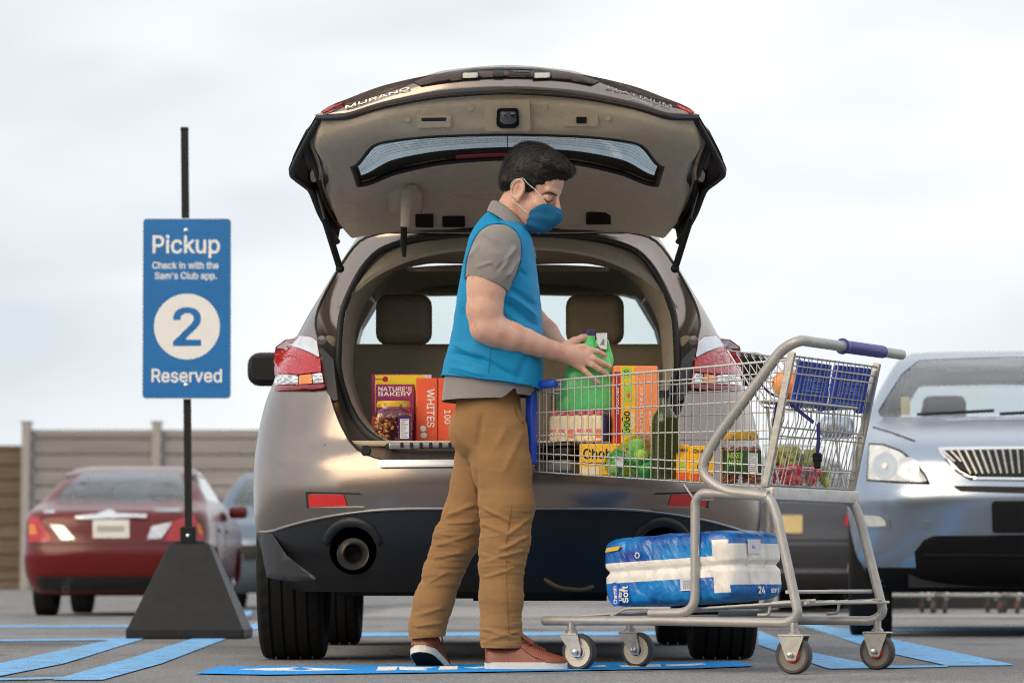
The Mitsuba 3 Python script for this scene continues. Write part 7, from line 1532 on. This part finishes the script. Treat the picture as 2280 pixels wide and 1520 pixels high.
for sx in (-1, 1): part(dk, 'tail_lamp', drk.xfm(panel(rpoly(np.array([(.52, .78), (.88, .78), (.86, .90), (.56, .90)])[::1 if sx > 0 else -1] * V(sx, 1), .01), lambda x, z: drk.yR(x, z), -.012, .03, .08)), 'm_lamp_red', 30)
onrear(drk, dk, 'bumper_seam', [(1560, 1200), (1930, 1200), (1930, 1205), (1560, 1205)], 'm_seal', .006)
# silver blue vehicle facing the viewer
LEX = [(.24, .25, 4.30, .78, .5, .6), (.34, .12, 4.46, .87, .5, .7), (.46, .03, 4.53, .91, .5, .75), (.60, .0, 4.575, .92, .5, .78), (.72, .0, 4.60, .92, .5, .78), (.84, .02, 4.56, .915, .5, .78), (.92, .04, 4.53, .905, .5, .76), (1.0, .06, 4.45, .89, .5, .75), (1.06, .09, 4.22, .875, .5, .68), (1.12, .13, 3.85, .86, .45, .6), (1.18, .18, 3.42, .84, .45, .5), (1.30, .28, 3.22, .785, .4, .42), (1.45, .48, 2.92, .71, .35, .36), (1.57, .74, 2.60, .64, .3, .3), (1.625, 1.0, 2.30, .58, .25, .25), (1.665, 1.4, 1.65, .40, .1, .1)]
LX, LY = 2.63, 16.9 + 4.6
wsL = rpoly(mir([(0, 1.575), (.52, 1.56), (.62, 1.47), (.755, 1.24), (.74, 1.20), (0, 1.19)]), .03); wrL = rpoly(mir([(0, 1.53), (.50, 1.52), (.70, 1.22), (.66, 1.14), (0, 1.13)]), .04); sdL = rpoly([(.55, 1.16), (.85, 1.48), (2.25, 1.52), (2.9, 1.22), (2.8, 1.16)], .04)
lex, lk2 = hollow('silver_suv', 'silver blue sport utility vehicle facing the viewer at the right edge', LEX, (LX, LY, 0), -1, 'p_silver', wsL, wrL, sdL, wheels=((.98, 3.70), .80, .36, .23), clip=(.25, 3.55), floor=.62, inside='m_inside', glass='m_carglass', yaw=(-6.5, -4.6))
def lf(px, py): return RP(lex, px, py, False)
def pf(pts): q = np.array([lf(*p) for p in pts]); return q
def bothsides(nm, pts, mm, out=.012, r=.006, lab=None):
    q = pf(pts)
    for sx in (1, -1): onfront(lex, lk2, nm, (q * V(sx, 1))[::sx], mm, out, r, lab)
bothsides('headlamp', [(1912, 984), (1950, 986), (1996, 1000), (2030, 1024), (2056, 1052), (2069, 1076), (1990, 1073), (1916, 1069)], 'm_black', .008); bothsides('headlamp_lens', [(1916, 988), (1950, 990), (1994, 1004), (2028, 1028), (2052, 1054), (2063, 1072), (1990, 1070), (1919, 1066)], 'm_headlamp', .016)
for cx, cy, rr in ((1960, 1035, 30), (2016, 1042, 26)): bothsides('lamp_bowl', [(cx + rr * math.cos(a), cy + rr * math.sin(a)) for a in np.linspace(0, 2 * np.pi, 25)[:-1]], 'm_reflectorbowl', .020, .001); bothsides('lamp_bulb', [(cx + 7 * math.cos(a), cy + 7 * math.sin(a)) for a in np.linspace(0, 2 * np.pi, 13)[:-1]], 'm_white', .026, .001)
def symp(pts): q = pf(pts); return np.vstack([q, (q * V(-1, 1))[::-1]])
gm = lambda pts: symp(pts)
def onf(nm, q, mm, out, r=.004, lab=None): return onfront(lex, lk2, nm, q, mm, out, r, lab)
xm = LX * F / 16.95 + 1140
onf('grille_frame', gm([(xm, 992), (2078, 994), (2098, 1020), (2128, 1050), (2158, 1066), (xm, 1068)]), 'm_chrome', .012, .006); onf('grille', gm([(xm, 999), (2092, 1001), (2106, 1018), (2134, 1046), (2160, 1059), (xm, 1061)]), 'm_black', .018, .004)
for i in range(-11, 12):
    x0_, x1_ = i * .038, i * .031
    if abs(i) > 9: a_, b_ = (x0_, .965), (x1_ * 1.05, .905)
    else: a_, b_ = (x0_, .968), (x1_, .842)
    part(lk2, 'grille_bar', lex.xfm(rod(V(a_[0], float(lex.yF(a_[0], a_[1])) + .030, a_[1]), V(b_[0], float(lex.yF(b_[0], b_[1])) + .030, b_[1]), .0060, 6)), 'm_zinc', 40)
onf('upper_intake', gm([(xm, 1083), (2120, 1080), (2138, 1092), (xm, 1097)]), 'm_black', .006); onf('plate_panel', gm([(xm, 1115), (2214, 1115), (2208, 1120), (2208, 1182), (2214, 1186), (xm, 1186)]), 'm_black', .03, .008, 'black panel where the front plate would sit')
onf('lower_intake', gm([(xm, 1192), (2075, 1193), (2052, 1202), (2030, 1228), (2028, 1312), (xm, 1312)]), 'm_matte', .008, .004); onf('intake_slat', gm([(xm, 1234), (2050, 1232), (2050, 1236), (xm, 1238)]), 'm_clad', .014, .001)
bothsides('fog_lamp', [(1902, 1140), (1955, 1143), (1972, 1155), (1976, 1174), (1905, 1176)], 'm_alloy', .008); bothsides('fog_lens', [(1908, 1146), (1948, 1148), (1962, 1157), (1966, 1170), (1910, 1171)], 'm_headlamp', .014); bothsides('tow_cover', [(2048, 1158), (2068, 1158), (2072, 1180), (2046, 1180)], 'm_alloy', .002)
onf('lower_bumper', gm([(xm, 1268), (1905, 1262), (1915, 1316), (xm, 1318)]), 'm_matte', .003)
[part(lk2, 'wiper', lex.xfm(tube([V(sx * .45, 3.44, 1.205), V(sx * .45 - .42, 3.40, 1.225)], .010, 6)), 'm_black', 40) for sx in (.2, 1.2)]; [part(lk2, 'bonnet_seam', lex.xfm(tube(np.stack([sx * np.linspace(.56, .78, 10), lex.yF(np.linspace(.56, .78, 10), np.linspace(1.02, 1.13, 10)), np.linspace(1.02, 1.13, 10) + .002], 1), .004, 5)), 'm_seal', 40) for sx in (-1, 1)]
part(lk2, 'sticker', lex.xfm(move(rbox(.05, .004, .10, .002), V(.60, 3.06, 1.27))), 'm_plateyel', 30)
# far shopping carts on the pale walk, seen beneath the silver vehicle
fc1, fc2 = [], []
def far_cart(o, lab):
    k = thing('parked_cart', lab, 'shopping cart', 'grey carts parked on the pale strip in the distance'); o = V(*o); ms = []
    for s in (-.24, .24):
        ms.append(tube(fillet([o + V(s, -.42, .16), o + V(s, .40, .16), o + V(s, .34, .55), o + V(s, -.1, .58)], .06), .018, 8)); ms.append(rod(o + V(s * .9, -.36, .12), o + V(s * .8, -.30, .6), .018, 8)); ms.append(tube(fillet([o + V(s, .1, .6), o + V(s, .5, 1.02)], .06), .015, 8))
    ms.append(rod(o + V(-.25, .5, 1.02), o + V(.25, .5, 1.02), .017, 8)); ms.append(rod(o + V(-.24, -.42, .16), o + V(.24, -.42, .16), .018, 8)); part(k, 'frame_tube', cat(ms), 'm_zinc', 50); w = []
    for z in np.linspace(.34, .95, 8): w += [rod(o + V(s, -.5, z + .02), o + V(s, .42, z), .004, 5) for s in (-.25, .25)] + [rod(o + V(-.25, y, z), o + V(.25, y, z), .004, 5) for y in (-.5, .42)]
    for y in np.linspace(-.5, .42, 14): w += [rod(o + V(s, y, .34), o + V(s, y, .95), .003, 5) for s in (-.25, .25)]
    for x in np.linspace(-.25, .25, 9): w += [rod(o + V(x, -.5, .34), o + V(x, -.5, .95), .004, 5)]
    part(k, 'basket', cat(w), 'm_wire', 50, kind='stuff')
    for x in (-.24, .24):
        for y in (-.38, .36):
            part(k, 'wheel', lathe([(0, -.014), (.06, -.014), (.06, .014), (0, .014)], 20, (1, 0, 0), o + V(x, y, .062)), 'm_tread', 40); part(k, 'hub', lathe([(0, -.016), (.022, -.016), (.022, .016), (0, .016)], 14, (1, 0, 0), o + V(x, y, .062)), 'm_hubred', 40)
cl_labels = ['grey wire cart at the left end of the far row, just right of the cart wheel', 'grey wire cart in the far row, beneath the silver vehicle']
for i in range(9): far_cart((3.42 + i * .60, 29.2 + .12 * math.sin(i * 2.1), .008), 'grey wire cart parked on the pale strip, glimpsed beneath the silver blue vehicle')
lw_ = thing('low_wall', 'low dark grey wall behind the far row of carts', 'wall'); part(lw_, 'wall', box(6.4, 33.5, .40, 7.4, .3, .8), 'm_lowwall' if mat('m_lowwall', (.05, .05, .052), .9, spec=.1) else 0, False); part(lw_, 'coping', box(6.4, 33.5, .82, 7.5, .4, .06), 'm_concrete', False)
# the store that stands behind the viewer, seen only mirrored in paint and glass
bk_s = thing('store_building', 'long low store with dark windows behind the viewer, seen only mirrored in car paint', 'building')
mat('m_render', mikit.proc(lambda p, n, uv: mi.Color3f(.20, .185, .17) * (.85 + .3 * FB(p.x * .5, p.y, p.z * .5, 3))), .8, spec=.3)
part(bk_s, 'wall', box(0, -32, 3.4, 110, 10, 6.8), 'm_render', False); part(bk_s, 'roof', box(0, -32, 6.95, 110.6, 10.6, .3), 'm_clad', False)
for i in range(9): part(bk_s, 'window', box(-44 + 11 * i, -26.97, 2.4, 7.5, .1, 3.2), 'm_tint', False)
